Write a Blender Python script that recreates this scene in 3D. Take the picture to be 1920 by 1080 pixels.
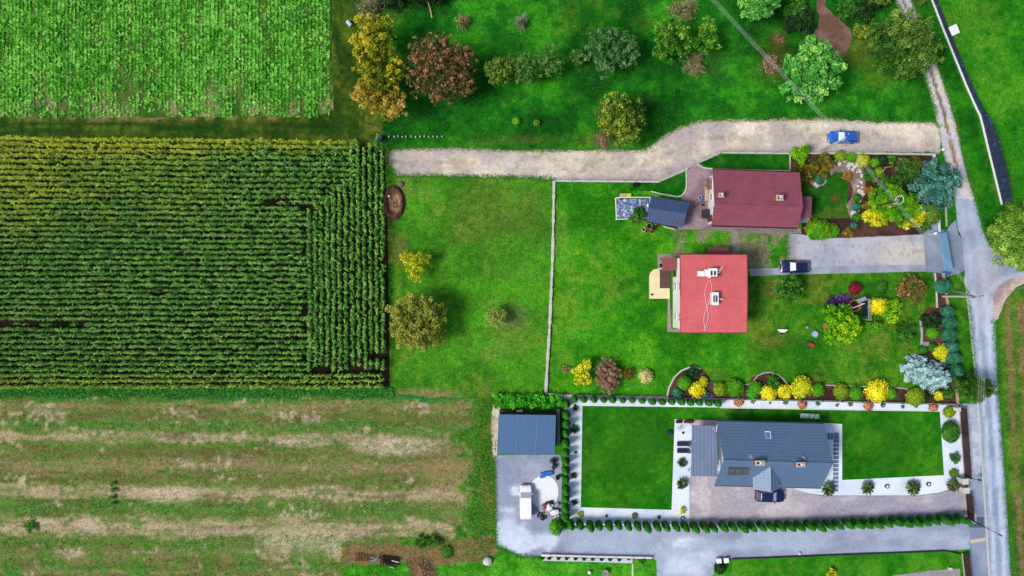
import bpy, bmesh, math, random
import numpy as np
from mathutils import Vector, Matrix
from mathutils.geometry import delaunay_2d_cdt

for _o in list(bpy.data.objects): bpy.data.objects.remove(_o)
SC = bpy.context.scene
COL = SC.collection
R = math.radians
PI = math.pi

# ------------------------------------------------------------------ camera, sky, sun, exposure
H = 105.0            # the drone hovers 105 m above the ground, looking straight down
S = 12.5             # plan scale: units of the site plan per metre
cam = bpy.data.cameras.new('camera'); camo = bpy.data.objects.new('camera', cam); COL.objects.link(camo)
camo.location = (0, 0, H); camo.rotation_euler = (0, 0, 0)
cam.sensor_width = 36.0; cam.lens = 18.0 * H / (960 / S)
cam.clip_start = 1.0; cam.clip_end = 3000.0
SC.camera = camo
SUN_EL = R(52); SUN_DIR = Vector((-0.92, -0.30, 0)).normalized()      # towards the sun, in plan
world = bpy.data.worlds.new('World'); SC.world = world; world.use_nodes = True
wn = world.node_tree.nodes; wl = world.node_tree.links
for n in list(wn): wn.remove(n)
wo = wn.new('ShaderNodeOutputWorld'); bg = wn.new('ShaderNodeBackground'); sky = wn.new('ShaderNodeTexSky')
sky.sky_type = 'NISHITA'; sky.sun_disc = False; sky.sun_elevation = SUN_EL
sky.sun_rotation = math.atan2(SUN_DIR.x, SUN_DIR.y) % (2 * PI)
sky.air_density = 1.0; sky.dust_density = 2.5; sky.ozone_density = 1.0
bg.inputs['Strength'].default_value = 0.094
wl.new(sky.outputs[0], bg.inputs['Color']); wl.new(bg.outputs[0], wo.inputs['Surface'])
sun = bpy.data.lights.new('sun', 'SUN'); suno = bpy.data.objects.new('sun', sun); COL.objects.link(suno)
sun.energy = 2.3; sun.angle = R(15); sun.color = (1.0, 0.95, 0.88)
sd = Vector((SUN_DIR.x * math.cos(SUN_EL), SUN_DIR.y * math.cos(SUN_EL), math.sin(SUN_EL)))
suno.rotation_euler = sd.to_track_quat('Z', 'Y').to_euler(); suno.location = (-40, -20, 60)
SC.view_settings.view_transform = 'Standard'; SC.view_settings.look = 'None'
SC.view_settings.exposure = 0.8; SC.view_settings.gamma = 1.0; SC.view_settings.use_curve_mapping = False
SC.cycles.max_bounces = 6; SC.cycles.diffuse_bounces = 3; SC.cycles.transparent_max_bounces = 4

# ------------------------------------------------------------------ helpers
LIT = 1.55
def lin(c):
    c = np.asarray(c, float) / 255.0
    return np.where(c <= 0.04045, c / 12.92, ((c + 0.055) / 1.055) ** 2.4)
def A(r, g, b, k=1.0):
    return tuple(np.minimum(lin((r, g, b)) / LIT * k, 0.88))
def P(px, py, z=0.0):
    """site plan (px right, py down) -> metres; a point z above the ground"""
    k = 1 - z / H
    return Vector(((px - 960) / S * k, (540 - py) / S * k, z))
def xy(px, py, z=0.0):
    v = P(px, py, z); return v.x, v.y
RNG = np.random.default_rng(7)

def _h(ix, iy, seed):
    n = (ix.astype(np.int64) * 374761393 + iy.astype(np.int64) * 668265263 + seed * 1442695041) & 0x7fffffff
    n = ((n ^ (n >> 13)) * 1274126177) & 0x7fffffff
    n = (n ^ (n >> 16)) & 0xffffff
    return n / float(0xffffff)
def vnoise(x, y, seed=0):
    x = np.asarray(x, float); y = np.asarray(y, float)
    ix = np.floor(x); iy = np.floor(y); fx = x - ix; fy = y - iy
    fx = fx * fx * (3 - 2 * fx); fy = fy * fy * (3 - 2 * fy)
    ix = ix.astype(np.int64); iy = iy.astype(np.int64)
    a = _h(ix, iy, seed); b = _h(ix + 1, iy, seed); c = _h(ix, iy + 1, seed); d = _h(ix + 1, iy + 1, seed)
    return (a * (1 - fx) + b * fx) * (1 - fy) + (c * (1 - fx) + d * fx) * fy
def fbm(x, y, s, seed=0, o=3):
    x = np.asarray(x, float) / s; y = np.asarray(y, float) / s
    t = 0; a = 0.5; tot = 0
    for i in range(o):
        t = t + a * vnoise(x * 2 ** i, y * 2 ** i, seed + i * 17); tot += a; a *= 0.55
    return t / tot
def sm(a, b, x):
    t = np.clip((x - a) / (b - a), 0, 1); return t * t * (3 - 2 * t)
def mixc(a, b, w):
    return a + (np.asarray(b) - a) * np.asarray(w)[..., None]

# ---- materials
def newmat(name):
    m = bpy.data.materials.new(name); m.use_nodes = True
    nt = m.node_tree; b = nt.nodes['Principled BSDF']
    return m, nt.nodes, nt.links, b
def setspec(b, v): b.inputs['Specular IOR Level'].default_value = v
def noise(n, l, scale, vec=None, detail=3.0, rough=.6):
    t = n.new('ShaderNodeTexNoise'); t.inputs['Scale'].default_value = scale; t.inputs['Detail'].default_value = detail
    t.inputs['Roughness'].default_value = rough
    if vec is not None: l.new(vec, t.inputs['Vector'])
    return t.outputs['Fac']
def pos(n): return n.new('ShaderNodeNewGeometry').outputs['Position']
def mapr(n, l, v, a, b, c, d):
    m = n.new('ShaderNodeMapRange'); l.new(v, m.inputs['Value'])
    for k, x in zip(('From Min', 'From Max', 'To Min', 'To Max'), (a, b, c, d)): m.inputs[k].default_value = x
    return m.outputs['Result']
def mth(n, l, op, a, b=None):
    m = n.new('ShaderNodeMath'); m.operation = op
    for i, v in enumerate((a, b)):
        if v is None: continue
        if isinstance(v, (int, float)): m.inputs[i].default_value = v
        else: l.new(v, m.inputs[i])
    return m.outputs[0]
def mulc(n, l, col, fac):
    m = n.new('ShaderNodeVectorMath'); m.operation = 'SCALE'; l.new(col, m.inputs[0]); l.new(fac, m.inputs['Scale'])
    return m.outputs[0]
def mixcol(n, l, a, b, f):
    m = n.new('ShaderNodeMix'); m.data_type = 'RGBA'
    for k, v in ((6, a), (7, b)):
        if isinstance(v, tuple): m.inputs[k].default_value = (*v[:3], 1)
        else: l.new(v, m.inputs[k])
    if isinstance(f, (int, float)): m.inputs[0].default_value = f
    else: l.new(f, m.inputs[0])
    return m.outputs[2]
def bump(n, l, b, h, dist, strength=.6):
    k = n.new('ShaderNodeBump'); k.inputs['Distance'].default_value = dist; k.inputs['Strength'].default_value = strength
    l.new(h, k.inputs['Height']); l.new(k.outputs[0], b.inputs['Normal'])
def solid(name, c, rough=.6, spec=.3, metal=0.0, var=.15, scale=3.0, coat=0.0, bmp=0.0):
    m, n, l, b = newmat(name)
    p = pos(n); f = mapr(n, l, noise(n, l, scale, p, 4), .3, .7, 1 - var, 1 + var)
    rgb = n.new('ShaderNodeRGB'); rgb.outputs[0].default_value = (*c[:3], 1)
    l.new(mulc(n, l, rgb.outputs[0], f), b.inputs['Base Color'])
    b.inputs['Roughness'].default_value = rough; b.inputs['Metallic'].default_value = metal; setspec(b, spec)
    b.inputs['Coat Weight'].default_value = coat
    if bmp: bump(n, l, b, noise(n, l, scale * 6, p, 3), bmp)
    return m
def ground_mat(name, fine=5.0, amt=.35, coarse=2.2, amt2=.18, bd=.03, rough=.95, hue=0.0, cracks=0.0):
    """colour of the soil or grass itself from the sheet's own map, broken up by blade and grain sized noise"""
    m, n, l, b = newmat(name); p = pos(n)
    at = n.new('ShaderNodeAttribute'); at.attribute_name = 'col'
    f1 = mapr(n, l, noise(n, l, fine, p, 3, .7), .28, .72, 1 - amt, 1 + amt)
    f2 = mapr(n, l, noise(n, l, coarse, p, 3, .6), .3, .7, 1 - amt2, 1 + amt2)
    src = at.outputs['Color']
    if hue:
        cx = n.new('ShaderNodeCombineXYZ'); cx.inputs[1].default_value = 1.0
        l.new(mapr(n, l, noise(n, l, 2.1, p, 4, .65), .32, .68, 1 - hue, 1 + hue * 1.6), cx.inputs[0]); l.new(mapr(n, l, noise(n, l, 1.3, p, 3, .6), .32, .68, 1 - hue, 1 + hue), cx.inputs[2])
        vm = n.new('ShaderNodeVectorMath'); vm.operation = 'MULTIPLY'; l.new(src, vm.inputs[0]); l.new(cx.outputs[0], vm.inputs[1]); src = vm.outputs[0]
    fac = mth(n, l, 'MULTIPLY', f1, f2)
    if cracks:
        vo = n.new('ShaderNodeTexVoronoi'); vo.feature = 'DISTANCE_TO_EDGE'; vo.inputs['Scale'].default_value = .16
        wp = n.new('ShaderNodeVectorMath'); wp.operation = 'ADD'; nz = n.new('ShaderNodeTexNoise'); nz.inputs['Scale'].default_value = .5; nz.inputs['Detail'].default_value = 5; l.new(p, nz.inputs['Vector'])
        sc = n.new('ShaderNodeVectorMath'); sc.operation = 'SCALE'; sc.inputs['Scale'].default_value = 3.5; l.new(nz.outputs['Color'], sc.inputs[0]); l.new(p, wp.inputs[0]); l.new(sc.outputs[0], wp.inputs[1]); l.new(wp.outputs[0], vo.inputs['Vector'])
        fac = mth(n, l, 'MULTIPLY', fac, mapr(n, l, vo.outputs['Distance'], .004, .014, 1 - cracks, 1))
        fac = mth(n, l, 'MULTIPLY', fac, mapr(n, l, noise(n, l, .35, p, 5, .7), .35, .65, .86, 1.08))
    l.new(mulc(n, l, src, fac), b.inputs['Base Color'])
    b.inputs['Roughness'].default_value = rough; setspec(b, .12)
    bump(n, l, b, noise(n, l, fine * .8, p, 3), bd, .8)
    return m
def leaf_mat(name, dark, mid, light, transl=.25, k=1.45):
    m, n, l, b = newmat(name)
    at = n.new('ShaderNodeAttribute'); at.attribute_name = 'tint'
    r = n.new('ShaderNodeValToRGB'); e = r.color_ramp.elements
    e[0].position = .08; e[0].color = (*A(*dark, k), 1); e[1].position = .92; e[1].color = (*A(*light, k), 1)
    x = e.new(.5); x.color = (*A(*mid, k), 1)
    l.new(at.outputs['Fac'], r.inputs[0]); l.new(r.outputs[0], b.inputs['Base Color'])
    b.inputs['Roughness'].default_value = .65; setspec(b, .18)
    tr = n.new('ShaderNodeBsdfTranslucent'); l.new(r.outputs[0], tr.inputs['Color'])
    mx = n.new('ShaderNodeMixShader'); mx.inputs[0].default_value = transl
    out = n['Material Output']
    l.new(b.outputs[0], mx.inputs[1]); l.new(tr.outputs[0], mx.inputs[2]); l.new(mx.outputs[0], out.inputs['Surface'])
    return m
def roof_mat(name, c, per_x, per_y, dark=.72, rough=.45, spec=.35, ang=0.0, var=.12, ridge=.02, metal=0.0, duty=.84):
    """tiles or ribs: joints along x and courses along y at the given periods (0 = none)"""
    m, n, l, b = newmat(name)
    tc = n.new('ShaderNodeTexCoord'); mp = n.new('ShaderNodeMapping'); mp.inputs['Rotation'].default_value = (0, 0, ang)
    l.new(pos(n), mp.inputs['Vector']); sp = n.new('ShaderNodeSeparateXYZ'); l.new(mp.outputs[0], sp.inputs[0])
    hgt = None
    for ax, per in (('X', per_x), ('Y', per_y)):
        if not per: continue
        f = mth(n, l, 'FRACT', mth(n, l, 'DIVIDE', sp.outputs[ax], per))
        tri = mth(n, l, 'ABSOLUTE', mth(n, l, 'SUBTRACT', f, .5))
        h = mapr(n, l, tri, duty / 2, .5, 1, 0)
        hgt = h if hgt is None else mth(n, l, 'MULTIPLY', hgt, h)
    p = pos(n)
    f2 = mth(n, l, 'MULTIPLY', mapr(n, l, noise(n, l, .7, p, 4), .3, .7, 1 - var, 1 + var), mapr(n, l, noise(n, l, 9, p, 2), .3, .7, 1 - var * .6, 1 + var * .6))
    rgb = n.new('ShaderNodeRGB'); rgb.outputs[0].default_value = (*c[:3], 1)
    if hgt is not None:
        f2 = mth(n, l, 'MULTIPLY', f2, mapr(n, l, hgt, 0, 1, dark, 1)); bump(n, l, b, hgt, ridge, .8)
    l.new(mulc(n, l, rgb.outputs[0], f2), b.inputs['Base Color'])
    b.inputs['Roughness'].default_value = rough; setspec(b, spec); b.inputs['Metallic'].default_value = metal
    return m
def glass_mat(name, c=(.03, .05, .07), rough=.08):
    m, n, l, b = newmat(name); b.inputs['Base Color'].default_value = (*c, 1)
    b.inputs['Roughness'].default_value = rough; setspec(b, .8); b.inputs['Coat Weight'].default_value = .5
    return m

# ---- objects
def link(name, me, mat=None, parent=None, loc=(0, 0, 0), rz=0.0):
    o = bpy.data.objects.new(name, me); COL.objects.link(o)
    if mat is not None: me.materials.append(mat)
    o.location = loc; o.rotation_euler = (0, 0, rz)
    if parent is not None: o.parent = parent
    return o
def tag(o, label=None, cat=None, group=None, kind=None):
    if label: o['label'] = label
    if cat: o['category'] = cat
    if group: o['group'] = group
    if kind: o['kind'] = kind
    return o
def thing(name, label, cat, loc=(0, 0, 0), rz=0.0, group=None):
    o = bpy.data.objects.new(name, None); COL.objects.link(o); o.empty_display_size = .3
    o.location = loc; o.rotation_euler = (0, 0, rz)
    return tag(o, label, cat, group)
def copy_tree(o, parent=None):
    c = o.copy(); COL.objects.link(c); c.parent = parent
    for ch in o.children: copy_tree(ch, c)
    return c
def np_mesh(name, V, F, tint=None, col=None, smooth=False):
    me = bpy.data.meshes.new(name); V = np.asarray(V, np.float32); F = np.asarray(F, np.int32); k = F.shape[1]
    me.vertices.add(len(V)); me.vertices.foreach_set('co', V.ravel())
    me.loops.add(F.size); me.loops.foreach_set('vertex_index', F.ravel())
    me.polygons.add(len(F)); me.polygons.foreach_set('loop_start', np.arange(0, F.size, k, dtype=np.int32))
    me.update(calc_edges=True)
    if smooth: me.polygons.foreach_set('use_smooth', np.ones(len(F), bool))
    if tint is not None:
        a = me.attributes.new('tint', 'FLOAT', 'POINT'); a.data.foreach_set('value', np.asarray(tint, np.float32))
    if col is not None:
        a = me.attributes.new('col', 'FLOAT_COLOR', 'POINT')
        a.data.foreach_set('color', np.concatenate([np.asarray(col, np.float32), np.ones((len(col), 1), np.float32)], 1).ravel())
    me.validate()
    return me
class MB:
    def __init__(s): s.v = []; s.f = []
    def add(s, vs, fs):
        o = len(s.v); s.v += [tuple(v) for v in vs]; s.f += [tuple(i + o for i in f) for f in fs]; return s
    def box(s, c, d, rz=0.0, M=None):
        m = M or Matrix.Translation(Vector(c)) @ Matrix.Rotation(rz, 4, 'Z')
        h = Vector(d) / 2
        vs = [m @ Vector((x * h.x, y * h.y, z * h.z)) for z in (-1, 1) for y in (-1, 1) for x in (-1, 1)]
        return s.add(vs, [(0, 2, 3, 1), (4, 5, 7, 6), (0, 1, 5, 4), (1, 3, 7, 5), (3, 2, 6, 7), (2, 0, 4, 6)])
    def prism(s, poly, z0, z1):
        n = len(poly); vs = [(p[0], p[1], z0) for p in poly] + [(p[0], p[1], z1) for p in poly]
        return s.add(vs, [tuple(range(n - 1, -1, -1)), tuple(range(n, 2 * n))] + [(i, (i + 1) % n, n + (i + 1) % n, n + i) for i in range(n)])
    def slab(s, q, t):
        q = [Vector(p) for p in q]; n = len(q)
        vs = q + [p - Vector((0, 0, t)) for p in q]
        return s.add(vs, [tuple(range(n)), tuple(range(2 * n - 1, n - 1, -1))] + [(i, n + i, n + (i + 1) % n, (i + 1) % n) for i in range(n)])
    def tube(s, path, r, n=7):
        path = [Vector(p) for p in path]; r = r if isinstance(r, (list, tuple)) else [r] * len(path); rings = []
        for i, p in enumerate(path):
            d = (path[min(i + 1, len(path) - 1)] - path[max(i - 1, 0)])
            d = d.normalized() if d.length > 1e-6 else Vector((0, 0, 1))
            u = d.cross(Vector((0, 0, 1)) if abs(d.z) < .9 else Vector((1, 0, 0))).normalized(); w = d.cross(u)
            rings.append([p + (u * math.cos(a) + w * math.sin(a)) * r[i] for a in [2 * PI * j / n for j in range(n)]])
        vs = [v for g in rings for v in g]; fs = []
        for i in range(len(path) - 1):
            for j in range(n): fs.append((i * n + j, i * n + (j + 1) % n, (i + 1) * n + (j + 1) % n, (i + 1) * n + j))
        fs += [tuple(range(n - 1, -1, -1)), tuple(range((len(path) - 1) * n, len(path) * n))]
        return s.add(vs, fs)
    def lathe(s, prof, n=16, c=(0, 0, 0), close=True):
        c = Vector(c); vs = []; fs = []
        for r, z in prof: vs += [c + Vector((r * math.cos(2 * PI * j / n), r * math.sin(2 * PI * j / n), z)) for j in range(n)]
        for i in range(len(prof) - 1):
            for j in range(n): fs.append((i * n + j, i * n + (j + 1) % n, (i + 1) * n + (j + 1) % n, (i + 1) * n + j))
        if close: fs += [tuple(range(n - 1, -1, -1)), tuple(range((len(prof) - 1) * n, len(prof) * n))]
        return s.add(vs, fs)
    def build(s, name, mat, parent=None, loc=(0, 0, 0), rz=0.0, bevel=0.0, seg=2, smooth=False):
        me = bpy.data.meshes.new(name); me.from_pydata(s.v, [], s.f); me.update()
        bm = bmesh.new(); bm.from_mesh(me)
        bmesh.ops.recalc_face_normals(bm, faces=bm.faces)
        if bevel:
            ed = [e for e in bm.edges if len(e.link_faces) == 2 and e.calc_face_angle(0) > .5]
            bmesh.ops.bevel(bm, geom=ed, offset=bevel, segments=seg, affect='EDGES', profile=.6, clamp_overlap=True)
        if smooth:
            for f in bm.faces: f.smooth = True
            for e in bm.edges:
                if len(e.link_faces) == 2 and e.calc_face_angle(0) > .7: e.smooth = False
        bm.to_mesh(me); bm.free(); me.update()
        return link(name, me, mat, parent, loc, rz)

# ---- ground sheets
def inside(poly, X, Y):
    r = np.zeros(len(X), bool); n = len(poly)
    for i in range(n):
        x1, y1 = poly[i]; x2, y2 = poly[(i + 1) % n]
        if y1 == y2: continue
        c = ((y1 > Y) != (y2 > Y)) & (X < (x2 - x1) * (Y - y1) / (y2 - y1) + x1)
        r ^= c
    return r
def sheet(name, poly, z, mat, colfn=None, res=.6, jit=0.0, step=None, box=None, world_pts=False, outer=0):
    pts = [Vector(p) if world_pts else Vector(xy(*p)) for p in poly]
    st = step or (0.28 if jit else 1e9); dense = []
    for i, p in enumerate(pts):
        q = pts[(i + 1) % len(pts)]; L = (q - p).length; k = max(1, int(L / st)); d = (q - p) / k; nr = Vector((-d.y, d.x)).normalized() if L > 0 else Vector((0, 0))
        for j in range(k):
            v = p + d * j
            if jit and k > 1:
                f = (fbm([v.x], [v.y], 1.1, 5)[0] - .5) * 1.4 * jit + (fbm([v.x], [v.y], 3.5, 9)[0] - .5) * jit + (vnoise([v.x * 2.4], [v.y * 2.4], 31)[0] - .5) * 1.1 * jit
                v = v + nr * float(f)
            dense.append(v)
    inner = []
    if colfn is not None:
        xs = [p.x for p in dense]; ys = [p.y for p in dense]
        x0, x1, y0, y1 = box or (min(xs), max(xs), min(ys), max(ys))
        gx, gy = np.meshgrid(np.arange(x0 + res * .5, x1, res), np.arange(y0 + res * .5, y1, res))
        gx = gx.ravel() + RNG.uniform(-.25, .25, gx.size) * res; gy = gy.ravel() + RNG.uniform(-.25, .25, gy.size) * res
        if outer:
            ox_, oy_ = np.meshgrid(np.arange(-640, 641, outer), np.arange(-640, 641, outer)); ox_ = ox_.ravel() + RNG.uniform(-4, 4, ox_.size); oy_ = oy_.ravel() + RNG.uniform(-4, 4, oy_.size)
            far = (ox_ < x0 - 2) | (ox_ > x1 + 2) | (oy_ < y0 - 2) | (oy_ > y1 + 2); gx = np.concatenate([gx, ox_[far]]); gy = np.concatenate([gy, oy_[far]])
        ok = inside([(p.x, p.y) for p in dense], gx, gy)
        inner = [Vector((a, b)) for a, b in zip(gx[ok], gy[ok])]
    vs, _, fs, *_ = delaunay_2d_cdt(dense + inner, [], [list(range(len(dense)))], 1, 1e-5)
    V = np.array([(v.x, v.y, z) for v in vs]); F = np.array([list(f) for f in fs if len(f) == 3])
    a, b, c = V[F[:, 0]], V[F[:, 1]], V[F[:, 2]]
    neg = ((b[:, 0] - a[:, 0]) * (c[:, 1] - a[:, 1]) - (b[:, 1] - a[:, 1]) * (c[:, 0] - a[:, 0])) < 0
    F[neg] = F[neg][:, ::-1]
    col = None
    if colfn is not None:
        col = colfn(V[:, 0] * S + 960, 540 - V[:, 1] * S, V[:, 0], V[:, 1])
    return tag(link(name, np_mesh(name, V, F, col=col), mat), kind='structure')
def flat(name, poly, z, mat, jit=0.0): return sheet(name, poly, z, mat, None, jit=jit)

# ------------------------------------------------------------------ foliage
def nrm(v): return v / np.maximum(np.linalg.norm(v, axis=-1, keepdims=True), 1e-9)
def rdir(n, rng, up=-1.0):
    d = nrm(rng.normal(size=(int(n * 2.5) + 20, 3))); d = d[d[:, 2] > up][:n]
    while len(d) < n: d = np.concatenate([d, nrm(rng.normal(size=(n, 3)) + (0, 0, .6))])[:n]
    return d
def leafq(C, N, L, W, rng, droop=.25):
    n = len(C); L = np.broadcast_to(L, (n,))[:, None]; W = np.broadcast_to(W, (n,))[:, None]
    t = nrm(np.cross(N, rng.normal(size=(n, 3)))); b = np.cross(N, t)
    V = np.stack([C - t * L, C + b * W - t * L * .1, C + t * L - N * L * droop, C - b * W - t * L * .1], 1)
    return V.reshape(-1, 3)
def quads(nv): return np.arange(nv).reshape(-1, 4)
def foliage_mesh(name, V, tint):
    return np_mesh(name, V, quads(len(V)), tint=np.clip(tint, 0, 1).repeat(4) if len(tint) * 4 == len(V) else tint)
def crown(lobes, clump=.7, leaf=.14, cover=1.5, seed=1, rag=.45, inner=.16, tvar=.34, cl_dens=.78, wr=.6):
    """leaf clumps over a few ellipsoid lobes (x, y, z, rx, ry, rz[, tint shift]); gaps and ragged outline come from clump size and position"""
    rng = np.random.default_rng(seed); Vs = []; Ts = []
    for lb in lobes:
        x, y, z, rx, ry, rz = lb[:6]; ts = lb[6] if len(lb) > 6 else 0
        rm = (rx + ry) / 2; nc = max(5, int(cl_dens * 3.2 * (rm / clump) ** 2))
        D = rdir(nc, rng, -.45); rr = 1 - rng.random(nc) ** 1.6 * .55 + rng.normal(size=nc) * rag * .22
        cc = np.array([x, y, z]) + D * np.array([rx, ry, rz]) * rr[:, None] * (1 - .35 * clump / max(rm, clump))
        cr = clump * rng.uniform(.45, 1.1, nc); ct = .5 + ts + rng.normal(size=nc) * tvar * .6
        nl = max(6, int(cover * 2 * PI * clump ** 2 * .5 / (2 * leaf * leaf * wr)))
        n_i = np.maximum(4, (nl * (cr / clump) ** 2).astype(int)); idx = np.repeat(np.arange(nc), n_i); m = len(idx)
        d = rdir(m, rng, -.55); rad = cr[idx] * rng.random(m) ** .45
        c = cc[idx] + d * rad[:, None] * np.array([1, 1, .8])
        N = nrm(d * .6 + rng.normal(size=(m, 3)) * .55 + np.array([0, 0, .55]))
        Vs.append(leafq(c, N, leaf * rng.uniform(.6, 1.3, m), leaf * wr * rng.uniform(.7, 1.2, m), rng))
        Ts.append(ct[idx] + rng.normal(size=m) * tvar * .35)
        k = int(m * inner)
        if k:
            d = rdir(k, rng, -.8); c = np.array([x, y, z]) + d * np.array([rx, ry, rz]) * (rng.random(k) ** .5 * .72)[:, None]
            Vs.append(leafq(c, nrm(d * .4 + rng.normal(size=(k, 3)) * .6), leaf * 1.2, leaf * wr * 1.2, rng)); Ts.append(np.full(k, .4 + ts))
    return np.concatenate(Vs), np.concatenate(Ts)
def trunk_mb(h, r, limbs=(), lean=(0, 0)):
    mb = MB(); rng = random.Random(int(h * 977 + r * 9000))
    pth = [(lean[0] * t * t + rng.uniform(-.06, .06) * (t > 0), lean[1] * t * t + rng.uniform(-.06, .06) * (t > 0), h * t) for t in (0, .12, .4, .7, 1)]
    mb.tube(pth, [r * 1.5, r * 1.05, r * .85, r * .6, r * .3], 8)
    for (x, y, z) in limbs:
        b = Vector(pth[2]); e = Vector((x, y, z)); mid = (b + e) / 2 + Vector((0, 0, .15 * (e - b).length))
        mb.tube([b, mid, e], [r * .5, r * .33, r * .12], 6)
    return mb
M = {}
M['bark'] = solid('bark', A(95, 80, 65), .9, .1, var=.3, scale=5)
M['twig'] = solid('twig_bark', A(120, 105, 88), .9, .1, var=.25, scale=5)
PAL = {}
def pal(name, d, m, l, transl=.14, k=1.6): PAL[name] = leaf_mat('leaves_' + name, d, m, l, transl, k)
pal('yellow_poplar', (56, 78, 14), (138, 144, 22), (208, 184, 40))
pal('orange_poplar', (78, 88, 20), (154, 136, 38), (206, 168, 76))
pal('red_brown', (50, 62, 24), (96, 86, 46), (168, 116, 80), .1, 1.45)
pal('orchard', (30, 82, 20), (62, 112, 38), (112, 148, 72))
pal('orchard_olive', (42, 84, 18), (84, 120, 32), (136, 154, 60))
pal('apple_dark', (24, 76, 26), (56, 106, 46), (104, 144, 82))
pal('two_tone', (30, 62, 16), (88, 116, 26), (160, 172, 52))
pal('fresh', (36, 110, 30), (76, 156, 60), (146, 198, 90))
pal('lime_green', (32, 110, 10), (86, 156, 14), (160, 190, 20))
pal('deep_green', (28, 72, 16), (60, 102, 26), (124, 146, 62))
pal('olive_gold', (76, 98, 22), (126, 136, 46), (176, 168, 80))
pal('sapling_yellow', (96, 122, 14), (168, 174, 24), (212, 196, 30))
pal('pale_sapling', (86, 118, 36), (132, 154, 62), (164, 172, 92))
pal('dry_twig', (98, 106, 60), (142, 140, 94), (176, 168, 124))
pal('grey_twig', (104, 112, 92), (148, 152, 130), (180, 180, 160))
pal('brown_twig', (96, 72, 56), (146, 116, 92), (186, 154, 124))
pal('cream', (130, 128, 62), (196, 192, 118), (232, 222, 158))
pal('gold', (120, 138, 14), (192, 192, 26), (238, 228, 60))
pal('bright_yellow', (160, 156, 10), (226, 212, 24), (250, 238, 70))
pal('ball_green', (34, 104, 10), (72, 146, 18), (112, 172, 30))
pal('ball_olive', (70, 108, 14), (118, 148, 24), (160, 170, 40))
pal('thuja', (10, 66, 12), (26, 94, 18), (56, 128, 30))
pal('thuja_row', (16, 76, 12), (36, 108, 16), (70, 142, 28))
pal('bluegreen', (18, 74, 54), (42, 112, 84), (88, 154, 120))
pal('blue_spruce', (22, 66, 58), (52, 108, 96), (116, 166, 150))
pal('silver_spruce', (84, 122, 126), (138, 174, 176), (196, 222, 222))
pal('dark', (10, 34, 10), (24, 56, 20), (50, 84, 34))
pal('maroon', (72, 10, 26), (120, 22, 44), (160, 44, 66))
pal('purple', (38, 30, 52), (70, 52, 92), (132, 74, 172))
pal('rust', (58, 90, 26), (104, 98, 44), (176, 118, 82), .14, 1.45)
pal('rust_garden', (84, 78, 26), (138, 98, 38), (190, 132, 56))
pal('salmon', (104, 70, 40), (184, 112, 80), (238, 172, 132))
pal('walnut', (26, 84, 14), (66, 124, 24), (126, 168, 50))
pal('conifer_edge', (56, 100, 24), (102, 148, 44), (164, 190, 84))
pal('hedge', (26, 108, 14), (56, 160, 28), (104, 196, 50))
pal('scrub_green', (24, 76, 14), (48, 108, 24), (92, 140, 44))
pal('palm', (24, 42, 16), (48, 70, 30), (96, 110, 62))
pal('frond_dark', (14, 34, 14), (28, 58, 26), (56, 88, 46))
pal('mixed_bed', (46, 66, 14), (92, 92, 24), (150, 118, 36))
pal('corn', (36, 88, 22), (76, 140, 38), (150, 196, 88), .1, 1.2)
pal('crop', (38, 116, 10), (82, 170, 36), (146, 216, 94), .2, 1.58)
pal('grassy', (34, 104, 18), (62, 138, 32), (120, 168, 62), .2, 1.45)
pal('tall_grass', (30, 104, 28), (52, 142, 48), (110, 178, 76), .2, 1.4)
pal('straw', (120, 98, 62), (168, 142, 102), (210, 188, 150), .1, 1.2)

def cubesphere(n=4):
    V = []; F = []
    for ax in range(3):
        for sg in (-1, 1):
            o = len(V)
            for i in range(n + 1):
                for j in range(n + 1):
                    a = math.tan((2 * i / n - 1) * PI / 4); b = math.tan((2 * j / n - 1) * PI / 4); p = [0, 0, 0]
                    p[ax] = sg; p[(ax + 1) % 3] = a * sg; p[(ax + 2) % 3] = b; V.append(p)
            for i in range(n):
                for j in range(n): k = o + i * (n + 1) + j; F.append((k, k + n + 1, k + n + 2, k + 1))
    return nrm(np.array(V, float)), np.array(F)
CS_V, CS_F = cubesphere(5)
def ball_mesh(name, r, h, seed=1, leaf=.09, lump=.14, cover=1.5, top=.6, tvar=.3, ry=None, up=.4, wr=.6):
    """a bush clipped or grown round: a lumpy body covered in small leaves, sitting on the ground"""
    rng = np.random.default_rng(seed); ry = ry or r; sc = np.array([r, ry, h * .5]); ctr = np.array([0, 0, h * .48])
    def lumps(d): return 1 + lump * (fbm(d[:, 0] * 2 + d[:, 2] * 1.3 + seed * 3.1, d[:, 1] * 2 - d[:, 2] * 1.7 + seed, .55, seed, 2) - .5) * 2.4
    bv = CS_V * (lumps(CS_V) * .86)[:, None] * sc + ctr; bv[:, 2] = np.maximum(bv[:, 2], 0)
    area = 2 * PI * r * (r * .5 + h * .6); n = int(cover * area / (2 * leaf * leaf * wr))
    d = rdir(n, rng, -.7); q = lumps(d)
    c = d * (q * rng.uniform(.84, 1.04, n))[:, None] * sc + ctr; ok = c[:, 2] > .02; c = c[ok]; d = d[ok]; n = len(c)
    N = nrm(d + rng.normal(size=(n, 3)) * .5 + np.array([0, 0, up * .5]))
    V = leafq(c, N, leaf * rng.uniform(.6, 1.4, n), leaf * wr * rng.uniform(.7, 1.2, n), rng)
    ti = .5 + (fbm(c[:, 0] + seed, c[:, 1] - c[:, 2], r * .35, seed + 3, 2) - .5) * tvar * 3 + rng.normal(size=n) * tvar * .5
    VV = np.concatenate([bv, V]); FF = np.concatenate([CS_F, quads(len(V)) + len(bv)])
    return np_mesh(name, VV, FF, tint=np.clip(np.concatenate([np.full(len(bv), .3), ti.repeat(4)]), 0, 1))
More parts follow.
